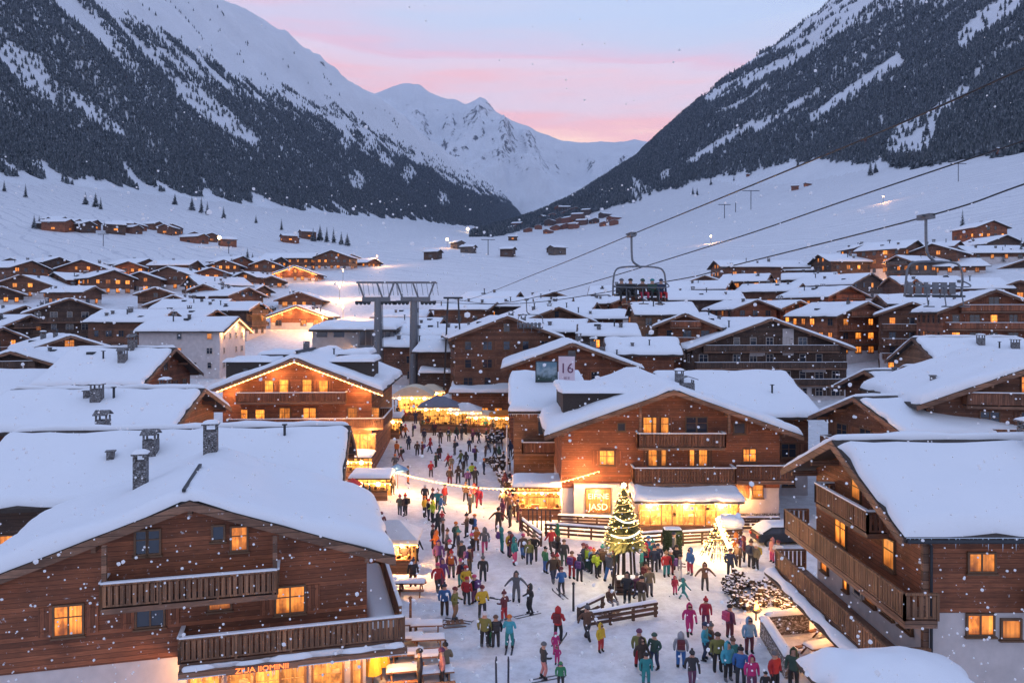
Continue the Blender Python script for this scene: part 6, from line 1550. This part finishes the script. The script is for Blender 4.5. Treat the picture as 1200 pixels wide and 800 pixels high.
def body_mesh(pose):
    J = {'pel': (0, 0, .93), 'bel': (0, 0, 1.08), 'che': (0, .01, 1.30), 'nk': (0, .0, 1.475), 'hd': (0, -.015, 1.60), 'ht': (0, -.01, 1.70)}
    Rr = {'pel': (.165, .125), 'bel': (.165, .125), 'che': (.19, .135), 'nk': (.075, .075), 'hd': (.098, .108), 'ht': (.075, .085)}
    def leg(s, hip, kn, an, toe):
        J['hp'+s] = hip; J['kn'+s] = kn; J['an'+s] = an; J['to'+s] = toe
        Rr['hp'+s] = (.105, .115); Rr['kn'+s] = (.075, .08); Rr['an'+s] = (.065, .07); Rr['to'+s] = (.05, .05)
    def arm(s, sh, el, wr, hn):
        J['sh'+s] = sh; J['el'+s] = el; J['wr'+s] = wr; J['hn'+s] = hn
        Rr['sh'+s] = (.088, .088); Rr['el'+s] = (.064, .064); Rr['wr'+s] = (.05, .05); Rr['hn'+s] = (.052, .04)
    a = {'stand': ((.0, 0), (.02, 0), .0), 'walk': ((-.20, .16), (.24, -.02), .0), 'stride': ((-.33, .22), (.36, -.02), 0), 'ski': ((.02, 0), (.06, 0), 0), 'arms': ((.04, 0), (-.04, 0), 0), 'sit': ((0, 0), (0, 0), 0), 'hold': ((.05, 0), (-.03, 0), 0)}[pose]
    if pose == 'sit':
        for s, x in (('L', -.13), ('R', .13)): leg(s, (x, -.02, .90), (x*1.2, -.44, .92), (x*1.2, -.47, .48), (x*1.25, -.66, .42))
    else:
        for s, x, (fy, lift) in (('L', -.105, a[0]), ('R', .105, a[1])):
            kz = .50; ky = fy*.45-.03-(.05 if pose == 'ski' else 0); sp = 1.25 if pose in ('ski', 'arms', 'stride') else 1.1
            leg(s, (x, 0, .86), (x*sp, ky-abs(lift)*.4, kz+lift*.1), (x*sp*1.05, fy+(.03 if pose == 'ski' else 0), .10+lift), (x*sp*1.2, fy-.15, .055+lift*.55))
    sw = {'walk': .2, 'stride': .32}.get(pose, 0)
    for s, x, d in (('L', -.205, 1), ('R', .205, -1)):
        if pose == 'arms': arm(s, (x, 0, 1.38), (x*1.9, -.02, 1.19), (x*2.6, -.08, 1.02), (x*2.9, -.11, .95))
        elif pose in ('ski', 'hold'): arm(s, (x, 0, 1.38), (x*1.35, .03, 1.12), (x*1.15, -.22, 1.05), (x*1.05, -.31, 1.06))
        elif pose == 'sit': arm(s, (x, 0, 1.38), (x*1.2, -.06, 1.12), (x*.9, -.30, 1.02), (x*.8, -.38, 1.01))
        else: arm(s, (x, 0, 1.38), (x*1.28, .03+d*sw*.5, 1.12), (x*1.25, -.05+d*sw, .90), (x*1.22, -.08+d*sw*1.15, .82))
    E = [('pel', 'bel'), ('bel', 'che'), ('che', 'nk'), ('nk', 'hd'), ('hd', 'ht')]
    for s in 'LR': E += [('pel', 'hp'+s), ('hp'+s, 'kn'+s), ('kn'+s, 'an'+s), ('an'+s, 'to'+s), ('che', 'sh'+s), ('sh'+s, 'el'+s), ('el'+s, 'wr'+s), ('wr'+s, 'hn'+s)]
    ks = list(J); me = bpy.data.meshes.new('tmp'); me.from_pydata([J[k] for k in ks], [(ks.index(x), ks.index(y)) for x, y in E], [])
    o = bpy.data.objects.new('tmp', me); COL.objects.link(o)
    md = o.modifiers.new('skin', 'SKIN'); md.use_smooth_shade = True; md.branch_smoothing = .3
    sv = me.skin_vertices[0].data
    for i, k in enumerate(ks): sv[i].radius = Rr[k]; sv[i].use_root = (k == 'pel')
    ss = o.modifiers.new('sub', 'SUBSURF'); ss.levels = 1; ss.render_levels = 1
    dg = bpy.context.evaluated_depsgraph_get(); dg.update()
    out = bpy.data.meshes.new_from_object(o.evaluated_get(dg)); bpy.data.objects.remove(o); bpy.data.meshes.remove(me)
    out.name = 'body'; out.materials.clear()
    for k in range(5): out.materials.append(None)
    hand = [Vector(J['hn'+s]) for s in 'LR']; feet = [(Vector(J['an'+s]), Vector(J['to'+s])) for s in 'LR']
    mi = []
    for pl in out.polygons:
        c = pl.center
        if c.z > 1.46: m = 3
        elif min((c-h).length for h in hand) < .085: m = 4
        elif min(min((c-a).length, (c-b).length) for a, b in feet) < .13: m = 2
        elif c.z < .84 or (pose == 'sit' and c.y < -.14 and c.z < .99 and abs(c.x) < .3): m = 1
        else: m = 0
        mi.append(m)
    # nose and chin on the face
    out.polygons.foreach_set('material_index', mi); out.polygons.foreach_set('use_smooth', [True]*len(mi)); out.update()
    return out
POSES = {p: body_mesh(p) for p in ('stand', 'walk', 'stride', 'ski', 'arms', 'sit', 'hold')}

def hat_mesh(kind):
    b = MB(); c = (0, -.012, 1.655)
    if kind == 'hood':
        vs = []; n = 10; rings = [(1.46, .135, .02), (1.56, .142, .02), (1.66, .138, .02), (1.74, .10, .03), (1.785, .035, .04)]
        for z, r, dy in rings:
            for k in range(n):
                a = math.pi*(-.28)+math.pi*1.56*k/(n-1); vs.append((math.cos(a)*r, -.012+dy+math.sin(a)*r, z))
        fs = [(i*n+k, i*n+k+1, (i+1)*n+k+1, (i+1)*n+k) for i in range(len(rings)-1) for k in range(n-1)]
        b.add(vs, fs); b.ball((0, .03, 1.765), .06, 6, 4)
    else:
        n = 10; rings = [(1.635, .122), (1.68, .126), (1.73, .105), (1.775, .055), (1.79, .005)]
        vs = [(math.cos(2*math.pi*k/n)*r, -.012+math.sin(2*math.pi*k/n)*r*1.08, z) for z, r in rings for k in range(n)]
        b.add(vs, [(i*n+k, i*n+(k+1) % n, (i+1)*n+(k+1) % n, (i+1)*n+k) for i in range(len(rings)-1) for k in range(n)])
        if kind == 'bobble': b.ball((0, -.01, 1.83), .055, 6, 4)
    return b.mesh('hat', [None] if False else ['c_black'], True)
HATS = {k: hat_mesh(k) for k in ('hat', 'bobble', 'hood')}
GOG = MB().box(-.082, .082, -.128, -.085, 1.595, 1.635).mesh('goggles', 'goggle')
FACE_M = MB().add([(-.018, -.112, 1.555), (.018, -.112, 1.555), (0, -.145, 1.562), (0, -.116, 1.60)], [(0, 1, 2), (1, 3, 2), (3, 0, 2)]).box(-.03, .03, -.108, -.1, 1.522, 1.534).mesh('nose', 'skin')
PACK = MB().box(-.15, .15, .13, .29, 1.03, 1.45).box(-.12, .12, .29, .34, 1.08, 1.28).mesh('backpack', 'c_black')
def ski_pair_mesh():
    b = MB(); L = 1.65
    b.box(-.045, .045, -.95, .65, 0, .025); b.add([(-.045, -.95, 0), (.045, -.95, 0), (.045, -.95, .025), (-.045, -.95, .025), (-.03, -1.1, .10), (.03, -1.1, .10), (.03, -1.1, .12), (-.03, -1.1, .12)], [(0, 1, 5, 4), (3, 7, 6, 2), (1, 2, 6, 5), (0, 4, 7, 3), (4, 5, 6, 7)]); b.box(-.04, .04, -.12, .16, .025, .075)
    return b.mesh('ski', 'ski_top')
SKI = ski_pair_mesh()
POLE_M = MB().tube([(0, 0, 0), (0, 0, 1.15)], .012, 5).tube([(0, 0, .06), (0, 0, .07)], .05, 8).tube([(0, 0, 1.05), (0, 0, 1.2)], .022, 6).mesh('pole', 'ski_top')

ZONES = [('among the market tents', lambda x, y: y < 512 and x < 565), ('beside the orange stall', lambda x, y: y < 525 and x >= 562), ('by the chalet with string lights', lambda x, y: y < 575 and x < 482), ('on the upper street', lambda x, y: y < 552 and x < 568), ('along the eastern street edge', lambda x, y: y < 640 and x >= 568 and x < 632), ('under the hanging light string', lambda x, y: y < 613 and x < 568),
         ('at the kiosk', lambda x, y: x < 492 and y < 690), ('on the shop terrace', lambda x, y: x < 500 and y >= 690), ('in the middle of the street', lambda x, y: x < 575 and y < 668), ('on the lower street', lambda x, y: x < 575), ('at the light cone', lambda x, y: x > 845 and y < 685), ('before the terrace fence', lambda x, y: x < 700 and y < 690), ('around the decorated tree', lambda x, y: x < 775 and y < 692), ('before the veranda', lambda x, y: y < 710),
         ('beside the rail bench', lambda x, y: 665 < x < 775 and y < 770), ('on the lower square', lambda x, y: x < 800), ('before the stone terrace', lambda x, y: True)]
USED = {}
DK_J = ['black', 'charcoal', 'navy', 'dark brown', 'dark green', 'maroon', 'plum', 'brown', 'khaki', 'grey', 'purple', 'olive']
DK_P = ['black', 'charcoal', 'navy', 'dark brown', 'grey', 'brown', 'olive', 'maroon']
HT = ['black', 'grey', 'red', 'white', 'brown', 'navy', 'orange', 'maroon', 'teal', 'pink']
prg = random.Random(21)
PEOPLE = []
def person(px, py, jk=None, pt=None, hat=None, pose=None, yaw=None, h=None, pack=None, loc=None, hk=None, zone=None, gear=None, scale=None):
    zn = zone or next(z for z, f in ZONES if f(px, py))
    for _ in range(200):
        j = jk or prg.choice(DK_J); p = pt or prg.choice(DK_P); k = hat or prg.choice(HT)
        key = (zn, j, p, k)
        if key not in USED: break
        if _ > 60: hat = None
        if _ > 140: pt = None
    USED[key] = 1
    pose = pose or prg.choice(('stand', 'stand', 'stand', 'walk', 'walk', 'hold', 'hold'))
    x, y, z = loc or gp(px, py)
    child = h is not None and h < 1.4
    H = h or prg.uniform(1.66, 1.90); s = H/1.74
    yw = R(prg.uniform(0, 360)) if yaw is None else R(yaw)
    hk = hk or prg.choice(('hat', 'hat', 'bobble', 'hood'))
    who = ('child-sized person' if child else 'person')
    act = {'sit': 'sitting', 'arms': 'with arms out', 'stride': 'striding', 'walk': 'walking', 'ski': 'on skis', 'hold': 'standing', 'stand': 'standing'}[pose]
    hw = {'hat': 'cap', 'bobble': 'bobble hat', 'hood': 'hood'}[hk]
    lab = f"{who} {act}, {j} jacket, {p} trousers, {k} {hw}, {zn}"
    if len(lab.split()) > 16: lab = f"{act} {who}, {j} jacket, {p} trousers, {k} {hw.split()[-1]}, {zn}"
    if len(lab.split()) > 16: lab = f"{who}, {j} jacket, {p} trousers, {k} {hw.split()[-1]}, {zn}"
    t = thing('person', lab, 'person', (x, y, z), yw, 'people '+zn); t.scale = (s*prg.uniform(1.08, 1.22), s*prg.uniform(1.1, 1.22), s)
    b = obj('body', POSES[pose], t)
    for i, m in enumerate(('c_'+j, 'c_'+p, 'c_black' if prg.random() < .7 else 'c_grey', 'skin', prg.choice(('c_black', 'c_charcoal', 'c_grey', 'c_'+j)))):
        b.material_slots[i].link = 'OBJECT'; b.material_slots[i].material = M[m]
    o = obj('hat', HATS[hk], t); o.material_slots[0].link = 'OBJECT'; o.material_slots[0].material = M['c_'+(k if hk != 'hood' else j)]
    if hk == 'hood': t['label'] = lab.replace(f'{k} hood', f'{j} hood') if (zn, j, p, j+'h') not in USED else lab.replace(f'{k} hood', f'{j} hood up'); USED[(zn, j, p, j+'h')] = 1
    obj('nose', FACE_M, t)
    if prg.random() < .45: obj('goggles', GOG, t)
    if pack or (pack is None and prg.random() < .22):
        o = obj('backpack', PACK, t); o.material_slots[0].link = 'OBJECT'; o.material_slots[0].material = M['c_'+(pack if isinstance(pack, str) else prg.choice(('black', 'charcoal', 'navy', 'maroon', 'purple')))]
    PEOPLE.append((px, py, t, j))
    if pose == 'ski' or gear == 'ski':
        sk = thing('ski_pair', f'pair of dark skis under the {j} jacketed person {zn}', 'skis', (x, y, z+.005), yw, 'skis worn by people')
        for q in (-.15, .15): obj('ski', SKI, sk, (q*s, .0, 0))
        t.location.z += .035
    return t

A = person
# far end of the street
for a in ((473, 495, 'red', 'black'), (466, 489, 'charcoal', 'black'), (480, 487, 'dark brown'), (487, 497, 'navy', 'navy'), (484, 512, 'navy', 'grey'), (495, 506, 'dark green'), (501, 503, 'crimson', 'black'), (497, 519, 'navy', 'charcoal'), (509, 511, 'charcoal'), (516, 520, 'dark brown', 'brown'), (526, 518, 'olive', 'black'), (535, 517, 'dark green'), (541, 516, 'charcoal'), (542, 505, 'brown'),
          (554, 519, 'plum', 'black'), (561, 520, 'dark brown', 'charcoal'), (569, 507, 'teal', 'dark green'), (475, 514, 'orange', 'black'), (470, 513, 'dark green'), (479, 528, 'navy', 'black'), (489, 535, 'dark brown', 'black'), (495, 536, 'maroon', 'dark brown'), (504, 532, 'red', 'navy'), (505, 559, 'red', 'dark brown'), (525, 549, 'red', 'charcoal'), (529, 552, 'khaki', 'tan'), (540, 546, 'olive', 'black'), (546, 547, 'charcoal', 'dark brown'),
          (537, 567, 'dark brown', 'charcoal'), (543, 559, 'black', 'charcoal'), (553, 561, 'lime', 'black'), (557, 541, 'brown', 'black'), (567, 556, 'navy', 'navy'), (527, 569, 'dark brown', 'maroon'), (557, 569, 'charcoal', 'black'), (548, 570, 'purple', 'black'), (572, 531, 'charcoal'), (580, 539, 'black'), (585, 541, 'dark green'), (590, 546, 'charcoal'), (598, 536, 'navy'), (570, 518, 'dark green'), (577, 521, 'black'), (600, 522, 'navy'), (588, 520, 'blue', 'black'),
          (465, 535, 'orange', 'brown'), (470, 541, 'dark brown'), (478, 567, 'charcoal', 'orange'), (460, 580, 'dark brown', 'black'), (452, 500, 'black'), (459, 505, 'brown'), (447, 520, 'maroon'), (510, 490, 'brown'), (521, 493, 'black'), (533, 492, 'maroon'), (500, 488, 'dark green'), (550, 498, 'dark brown'), (528, 505, 'brown'), (546, 510, 'brown'), (515, 540, 'black'), (533, 534, 'charcoal'), (550, 530, 'navy'), (511, 548, 'dark green'), (569, 540, 'brown'), (463, 552, 'navy'), (603, 541, 'brown'), (606, 526, 'black')):
    A(*a)
# middle of the street
for a in ((468.5, 604, 'khaki', 'grey'), (475, 605, 'brown', 'charcoal'), (498, 591, 'charcoal', 'black'), (507, 596, 'navy', 'navy'), (513, 598, 'teal', 'dark green'), (521, 592, 'red', 'grey'), (497.5, 606, 'yellow', 'charcoal'), (507, 612, 'lime', 'black'), (517, 603, 'blue', 'teal'), (502, 610, 'black', 'navy'), (546, 588, 'brown', 'black'), (551, 602, 'grey', 'charcoal'), (561, 595, 'crimson', 'crimson', 'pink'), (556, 590, 'maroon', 'dark green'), (547, 630, 'brown', 'charcoal'), (556, 629, 'blue', 'dark brown', None, 'walk'),
          (584, 623, 'dark brown', 'dark brown', 'black', 'arms', 0), (558, 646, 'orange', 'brown'), (568, 649, 'grey', 'pink'), (507, 643, 'black', 'dark brown'), (513, 629, 'charcoal', 'black'), (511, 652, 'orange', 'brown'), (514, 666, 'purple', 'dark brown'), (527, 662, 'dark brown', 'maroon'), (529, 678, 'plum', 'khaki', None, 'stand', 180, None, 'orange'), (541, 664, 'charcoal', 'dark brown'), (550, 672, 'brown', 'charcoal'), (566, 682, 'charcoal', 'charcoal', 'grey', 'walk', 0), (540, 688, 'maroon', 'teal'), (524, 650, 'grey', 'black'),
          (537, 652, 'navy', 'charcoal'), (553, 655, 'black', 'maroon'), (534, 640, 'dark green', 'black'), (519, 637, 'dark brown', 'grey')):
    A(*a)
A(518, 613, 'red', 'crimson', h=1.0)
for a in ((513, 695, 'red', 'charcoal'), (518, 690, 'purple', 'plum'), (521, 722, 'blue', 'dark brown', 'navy', 'stand', 180), (546, 698, 'yellow', 'charcoal'), (547, 709, 'red', 'charcoal', 'red', 'stand', 160), (556, 707, 'black', 'plum'), (565, 725, 'yellow', 'charcoal', 'maroon', 'hold', 20), (605, 705, 'grey', 'grey', 'grey', 'arms', 0), (591, 728, 'maroon', 'red'), (568, 759, 'olive', 'black', 'white', 'stand', 170), (581, 759, 'black', 'charcoal', 'brown', 'stand', 190)):
    A(*a)
A(533, 727, 'olive', 'tan', 'maroon', 'ski', 70); A(621, 720, 'charcoal', 'black', 'grey', 'ski', -60, hk='hood'); A(597, 761, 'cyan', 'teal', 'orange', 'ski', 175)
A(574, 757, 'green', 'dark green', 'green', h=1.05)
# eastern street edge
for a in ((590, 598), (597, 604), (607, 612, 'brown', 'maroon'), (593, 588, 'dark brown'), (600, 590, 'charcoal'), (589, 610, 'plum'), (604, 600, 'brown'), (612, 606, 'orange', 'brown'), (598, 618, 'charcoal'), (610, 622, 'brown'), (592, 577, 'maroon'), (601, 578, 'dark green'), (588, 648, 'teal', 'teal', 'purple', 'stand', 100, None, 'purple'), (600, 654, 'maroon', 'plum', 'charcoal'), (603, 662, 'teal', 'pink', 'black', 'stand', 60), (597, 652, 'yellow', 'navy')):
    A(*a)
# fence and decorated tree
for a in ((620, 661, 'olive', 'navy', 'lime', 'stand', 0), (626, 657, 'black', 'charcoal', 'khaki'), (613, 655, 'brown', 'blue'), (639, 672, 'green', 'blue', 'black', 'stand', 120), (646, 648, 'red', 'charcoal'), (653, 643, 'green', 'black'), (654, 660, 'dark brown', 'charcoal', 'grey', None, None, None, None, None, 'hood'), (648, 684, 'dark brown', 'navy'), (653, 680, 'brown', 'black'), (661, 664, 'charcoal', 'dark green'), (670, 679, 'red', 'red', 'brown', 'stand', 150), (679, 682, 'navy', 'charcoal', 'navy'),
          (688, 669, 'lime', 'dark green'), (684, 668, 'navy', 'charcoal'), (696, 673, 'black', 'charcoal', 'orange'), (700, 677, 'lime', 'charcoal', None, None, None, None, 'lime'), (692, 670, 'light blue', 'dark green'), (706, 672, 'brown', 'black'), (714, 681, 'grey', 'blue'), (719, 676, 'dark green', 'navy')):
    A(*a)
A(658, 698, 'blue', 'charcoal', 'maroon', 'ski', 200)
for a in ((752, 673, 'teal', 'dark green'), (757, 668, 'crimson', 'black', 'pink'), (760, 660, 'blue', 'navy', 'blue'), (767, 671, 'navy', 'charcoal', 'navy', 'stand', 170), (765, 664, 'teal', 'black', 'teal'), (771, 668, 'navy', 'black'), (761, 699, 'khaki', 'grey', 'brown', 'stand', 10), (757, 690, 'tan', 'grey', 'black')):
    A(*a)
A(735, 707, 'charcoal', 'black', 'black', 'hold', -20); A(746, 704, 'plum', 'navy', 'grey', 'stride', 40); A(752, 712, 'dark brown', 'khaki', 'black'); A(715, 716, 'brown', 'pale grey', 'black', 'sit', 30, loc=Vector(gp(715, 714))-Vector((0, 0, .32)))
# before the veranda and light cone
for a in ((781, 676, 'red', 'teal', 'tan', 'stand', 10), (793, 669, 'black', 'dark brown', 'black'), (797, 681, 'pale grey', 'white', 'black'), (786, 674, 'dark green', 'maroon'), (809, 674, 'blue', 'crimson', 'grey', 'stand', -60), (826, 692, 'brown', 'charcoal', 'brown', 'arms', 0, None, None, None, 'hood'), (856, 677, 'navy', 'charcoal', 'brown', 'stand', 150), (865, 665, 'brown', 'dark brown'), (863, 655, 'orange', 'brown'), (880, 666, 'grey', 'charcoal'), (886, 668, 'khaki', 'black', None, None, None, None, 'yellow'), (872, 660, 'maroon', 'black'), (790, 655, 'grey', 'black'), (905, 660, 'salmon', 'pink'), (912, 664, 'white', 'salmon')):
    A(*a)
A(791, 697, 'crimson', 'pink', 'teal', 'stand', 20, 1.15); A(801, 704, 'teal', 'teal', 'black', 'stride', 60, 1.35)
# lower square
A(654, 752, 'red', 'black', 'brown', 'ski', 160); A(637, 796, 'charcoal', 'salmon', 'grey', 'ski', 110); A(651, 766, 'magenta', 'pink', 'pink', 'stand', 20, 1.1); A(653, 779, 'magenta', 'magenta', 'magenta', 'hold', -20, .95); A(688, 751, 'brown', 'charcoal', 'grey', 'stride', 30); A(704, 764, 'yellow', 'red', 'navy', 'stand', 40, 1.45); A(657, 806, 'green', 'black', 'green', 'stand', 0, 1.2)
A(808, 746, 'magenta', 'magenta', 'magenta', 'walk', 0, hk='hood'); A(752, 789, 'dark brown', 'black', 'charcoal', 'walk', 30); A(749, 783, 'olive', 'red', 'plum', 'stand', 160); A(767, 784, 'dark green', 'navy', 'dark green', 'ski', -40); A(757, 803, 'teal', 'teal', 'black', 'stand', 0, 1.5); A(798, 783, 'pale grey', 'blue', 'black', 'stand', 170); A(811, 806, 'charcoal', 'plum', 'charcoal', 'walk', 0)
A(827, 737, 'crimson', 'plum', 'red', 'stand', 0); A(826, 774, 'cyan', 'navy', 'navy', 'ski', 60); A(833, 770, 'brown', 'charcoal', 'grey', 'stand', 100); A(841, 787, 'olive', 'black', 'dark brown', 'stand', 0); A(855, 749, 'plum', 'maroon', 'black', 'stand', 120, None, 'pink'); A(853, 798, 'cyan', 'black', 'cyan', 'stand', 20); A(859, 790, 'teal', 'navy', 'brown', 'stand', 200); A(868, 803, 'blue', 'charcoal', 'black', 'stand', 160); A(878, 766, 'light blue', 'maroon', 'tan', 'stand', 10)
A(881, 812, 'magenta', 'plum', 'magenta', 'stand', 0, hk='hood'); A(908, 812, 'red', 'black', 'grey', 'stand', 30); A(930, 808, 'dark green', 'black', 'brown', 'stand', -30); A(897, 818, 'black', 'black', 'black', 'stand', 0, 1.2)
# shop terrace and kiosk
for a in ((452, 738, 'brown', 'tan', 'brown'), (455, 757, 'lime', 'black', 'lime'), (461, 772, 'black', 'charcoal', 'dark brown'), (522, 799, 'khaki', 'navy', 'black', 'hold', 200), (492, 808, 'charcoal', 'black', 'black'), (447, 780, 'brown', 'dark brown'), (518, 806, 'salmon', 'black', 'plum'), (442, 752, 'maroon', 'black'), (453, 661, 'brown', 'dark brown'), (464, 668, 'tan', 'brown'), (474, 668, 'dark brown', 'brown'), (480, 664, 'brown', 'black'), (469, 662, 'grey', 'black'), (488, 658, 'charcoal', 'black'), (436, 640, 'dark brown', 'black'), (447, 628, 'maroon', 'dark brown'), (484, 688, 'charcoal', 'brown')):
    A(*a)
# skiers on the hanging chair
def riders():
    base = CHAIR.location; yw = CHAIR.rotation_euler.z
    for i, (q, j, p, k) in enumerate(((-.95, 'charcoal', 'black', 'grey'), (-.4, 'black', 'charcoal', 'black'), (.35, 'dark brown', 'crimson', 'dark green'), (.95, 'dark green', 'black', 'teal'), (1.5, 'navy', 'red', 'navy'))):
        loc = base+Vector((math.cos(yw)*(q+.32)+math.sin(yw)*.05, math.sin(yw)*(q+.32)-math.cos(yw)*.05, -1.9-1.68-.80))
        t = person(745, 340, j, p, k, 'sit', math.degrees(yw), 1.72, False, loc, 'hat', 'riding the lift chair')
riders()

def loose_gear():
    x, y, z = gp(590, 812)
    for q, lab in ((-.33, 'single dark ski planted upright in the snow at the bottom of the street'), (.22, 'second upright dark ski with red tip beside the first planted ski')):
        t = thing('planted_ski', lab, 'ski', (x+q, y, z), 0, 'planted skis'); o = obj('blade', SKI, t, (0, 0, .55)); o.rotation_euler = (R(-86), 0, R(8*(1 if q > 0 else -1)))
        MB().box(-.046, .046, -.02, .02, 1.45, 1.56).build('tip_band', 'c_crimson' if q > 0 else 'c_grey', t)
    x, y, z = gp(574, 716); t = thing('carried_ski', 'dark ski leaning on the shoulder of the person in yellow', 'ski', (x, y, z)); o = obj('blade', SKI, t, (.15, -.1, .78)); o.rotation_euler = (R(8), R(58), R(82))
    for px, py, lab in ((533, 733, 'low sled with the tan trousered person'), (716, 722, 'pile of skis under the sitting skier')):
        x, y, z = gp(px, py); t = thing('sled', lab, 'sled', (x, y, z), R(12)); b = MB()
        for s in (-.25, .25): MB().tube(catmull([(-.6, s, .22), (-.66, s, .08), (-.4, s, .03), (.6, s, .03)], 4), .03, 6).build('runner', 'w_tan', t)
        for k in range(4): b.box(-.45+k*.25, -.27+k*.25, -.3, .3, .2, .23)
        b.box(-.5, .6, -.2, -.16, .16, .2); b.box(-.5, .6, .16, .2, .16, .2); b.build('deck', 'w_tan', t)
    for i, (px, py, n) in enumerate(((588, 552, 7), (598, 584, 7), (620, 560, 6), (632, 622, 6), (580, 528, 6), (556, 506, 6))):
        x, y, z = gp(px, py); t = thing('ski_rack', 'wooden ski rack holding upright skis '+['at the upper end of the eastern street edge', 'halfway down the eastern street edge', 'in front of the pavilion roof', 'at the corner of the pavilion terrace', 'beside the orange stall', 'near the small amber stall'][i], 'ski rack', (x, y, z), R(prg.uniform(-25, 25)), 'ski racks')
        MB().box(-1, 1, -.05, .05, .85, .95).box(-1, -.92, -.05, .05, 0, .9).box(.92, 1, -.05, .05, 0, .9).build('rail', 'w_tan', t)
        for k in range(n): o = obj('ski', SKI, t, (-.85+1.7*k/(n-1), -.12, .68)); o.rotation_euler = (R(-80), 0, 0)
loose_gear()

# ------------------------------------------------------------------ falling snow
def snowfall():
    rg = np.random.default_rng(5); n = 8500
    y = 2.6+95*rg.uniform(0, 1, n)**2.0; x = rg.uniform(-.85, .85, n)*y; z = 17+rg.uniform(-.52, .62, n)*y; k = (z > .4) & ((z < 17+.17*y) | (rg.uniform(0, 1, n) < .07)); x, y, z = x[k], y[k], z[k]; n = len(x)
    r = rg.uniform(.007, .017, n)*np.where(rg.uniform(0, 1, n) < .05, 1.8, 1)*np.clip(y/10, .4, 2.2)
    g = (1+5**.5)/2; D2 = np.array([(-1, g, 0), (1, g, 0), (-1, -g, 0), (1, -g, 0), (0, -1, g), (0, 1, g), (0, -1, -g), (0, 1, -g), (g, 0, -1), (g, 0, 1), (-g, 0, -1), (-g, 0, 1)])/1.9
    T = np.array([(0, 11, 5), (0, 5, 1), (0, 1, 7), (0, 7, 10), (0, 10, 11), (1, 5, 9), (5, 11, 4), (11, 10, 2), (10, 7, 6), (7, 1, 8), (3, 9, 4), (3, 4, 2), (3, 2, 6), (3, 6, 8), (3, 8, 9), (4, 9, 5), (2, 4, 11), (6, 2, 10), (8, 6, 7), (9, 8, 1)])
    V = np.stack([x, y, z], -1)[:, None, :]+D2[None]*r[:, None, None]*rg.uniform(.85, 1.15, (n, 12, 1)); Fa = (np.arange(n)[:, None, None]*12+T[None]).reshape(-1, 3)
    m = bpy.data.materials.new('snowflake'); m.use_nodes = True; t = m.node_tree; t.nodes.clear(); M['flake'] = m
    o = t.nodes.new('ShaderNodeOutputMaterial'); d = t.nodes.new('ShaderNodeBsdfDiffuse'); tr = t.nodes.new('ShaderNodeBsdfTranslucent'); mx = t.nodes.new('ShaderNodeMixShader')
    d.inputs[0].default_value = tr.inputs[0].default_value = (.97, .97, .98, 1); t.links.new(d.outputs[0], mx.inputs[1]); t.links.new(tr.outputs[0], mx.inputs[2]); t.links.new(mx.outputs[0], o.inputs[0])
    tag(obj('falling_snow', mesh_np('falling_snow', V.reshape(-1, 3), Fa, ['flake'], True)), 'light falling snowflakes in the air over the village', 'snowfall', None, 'stuff')
snowfall()
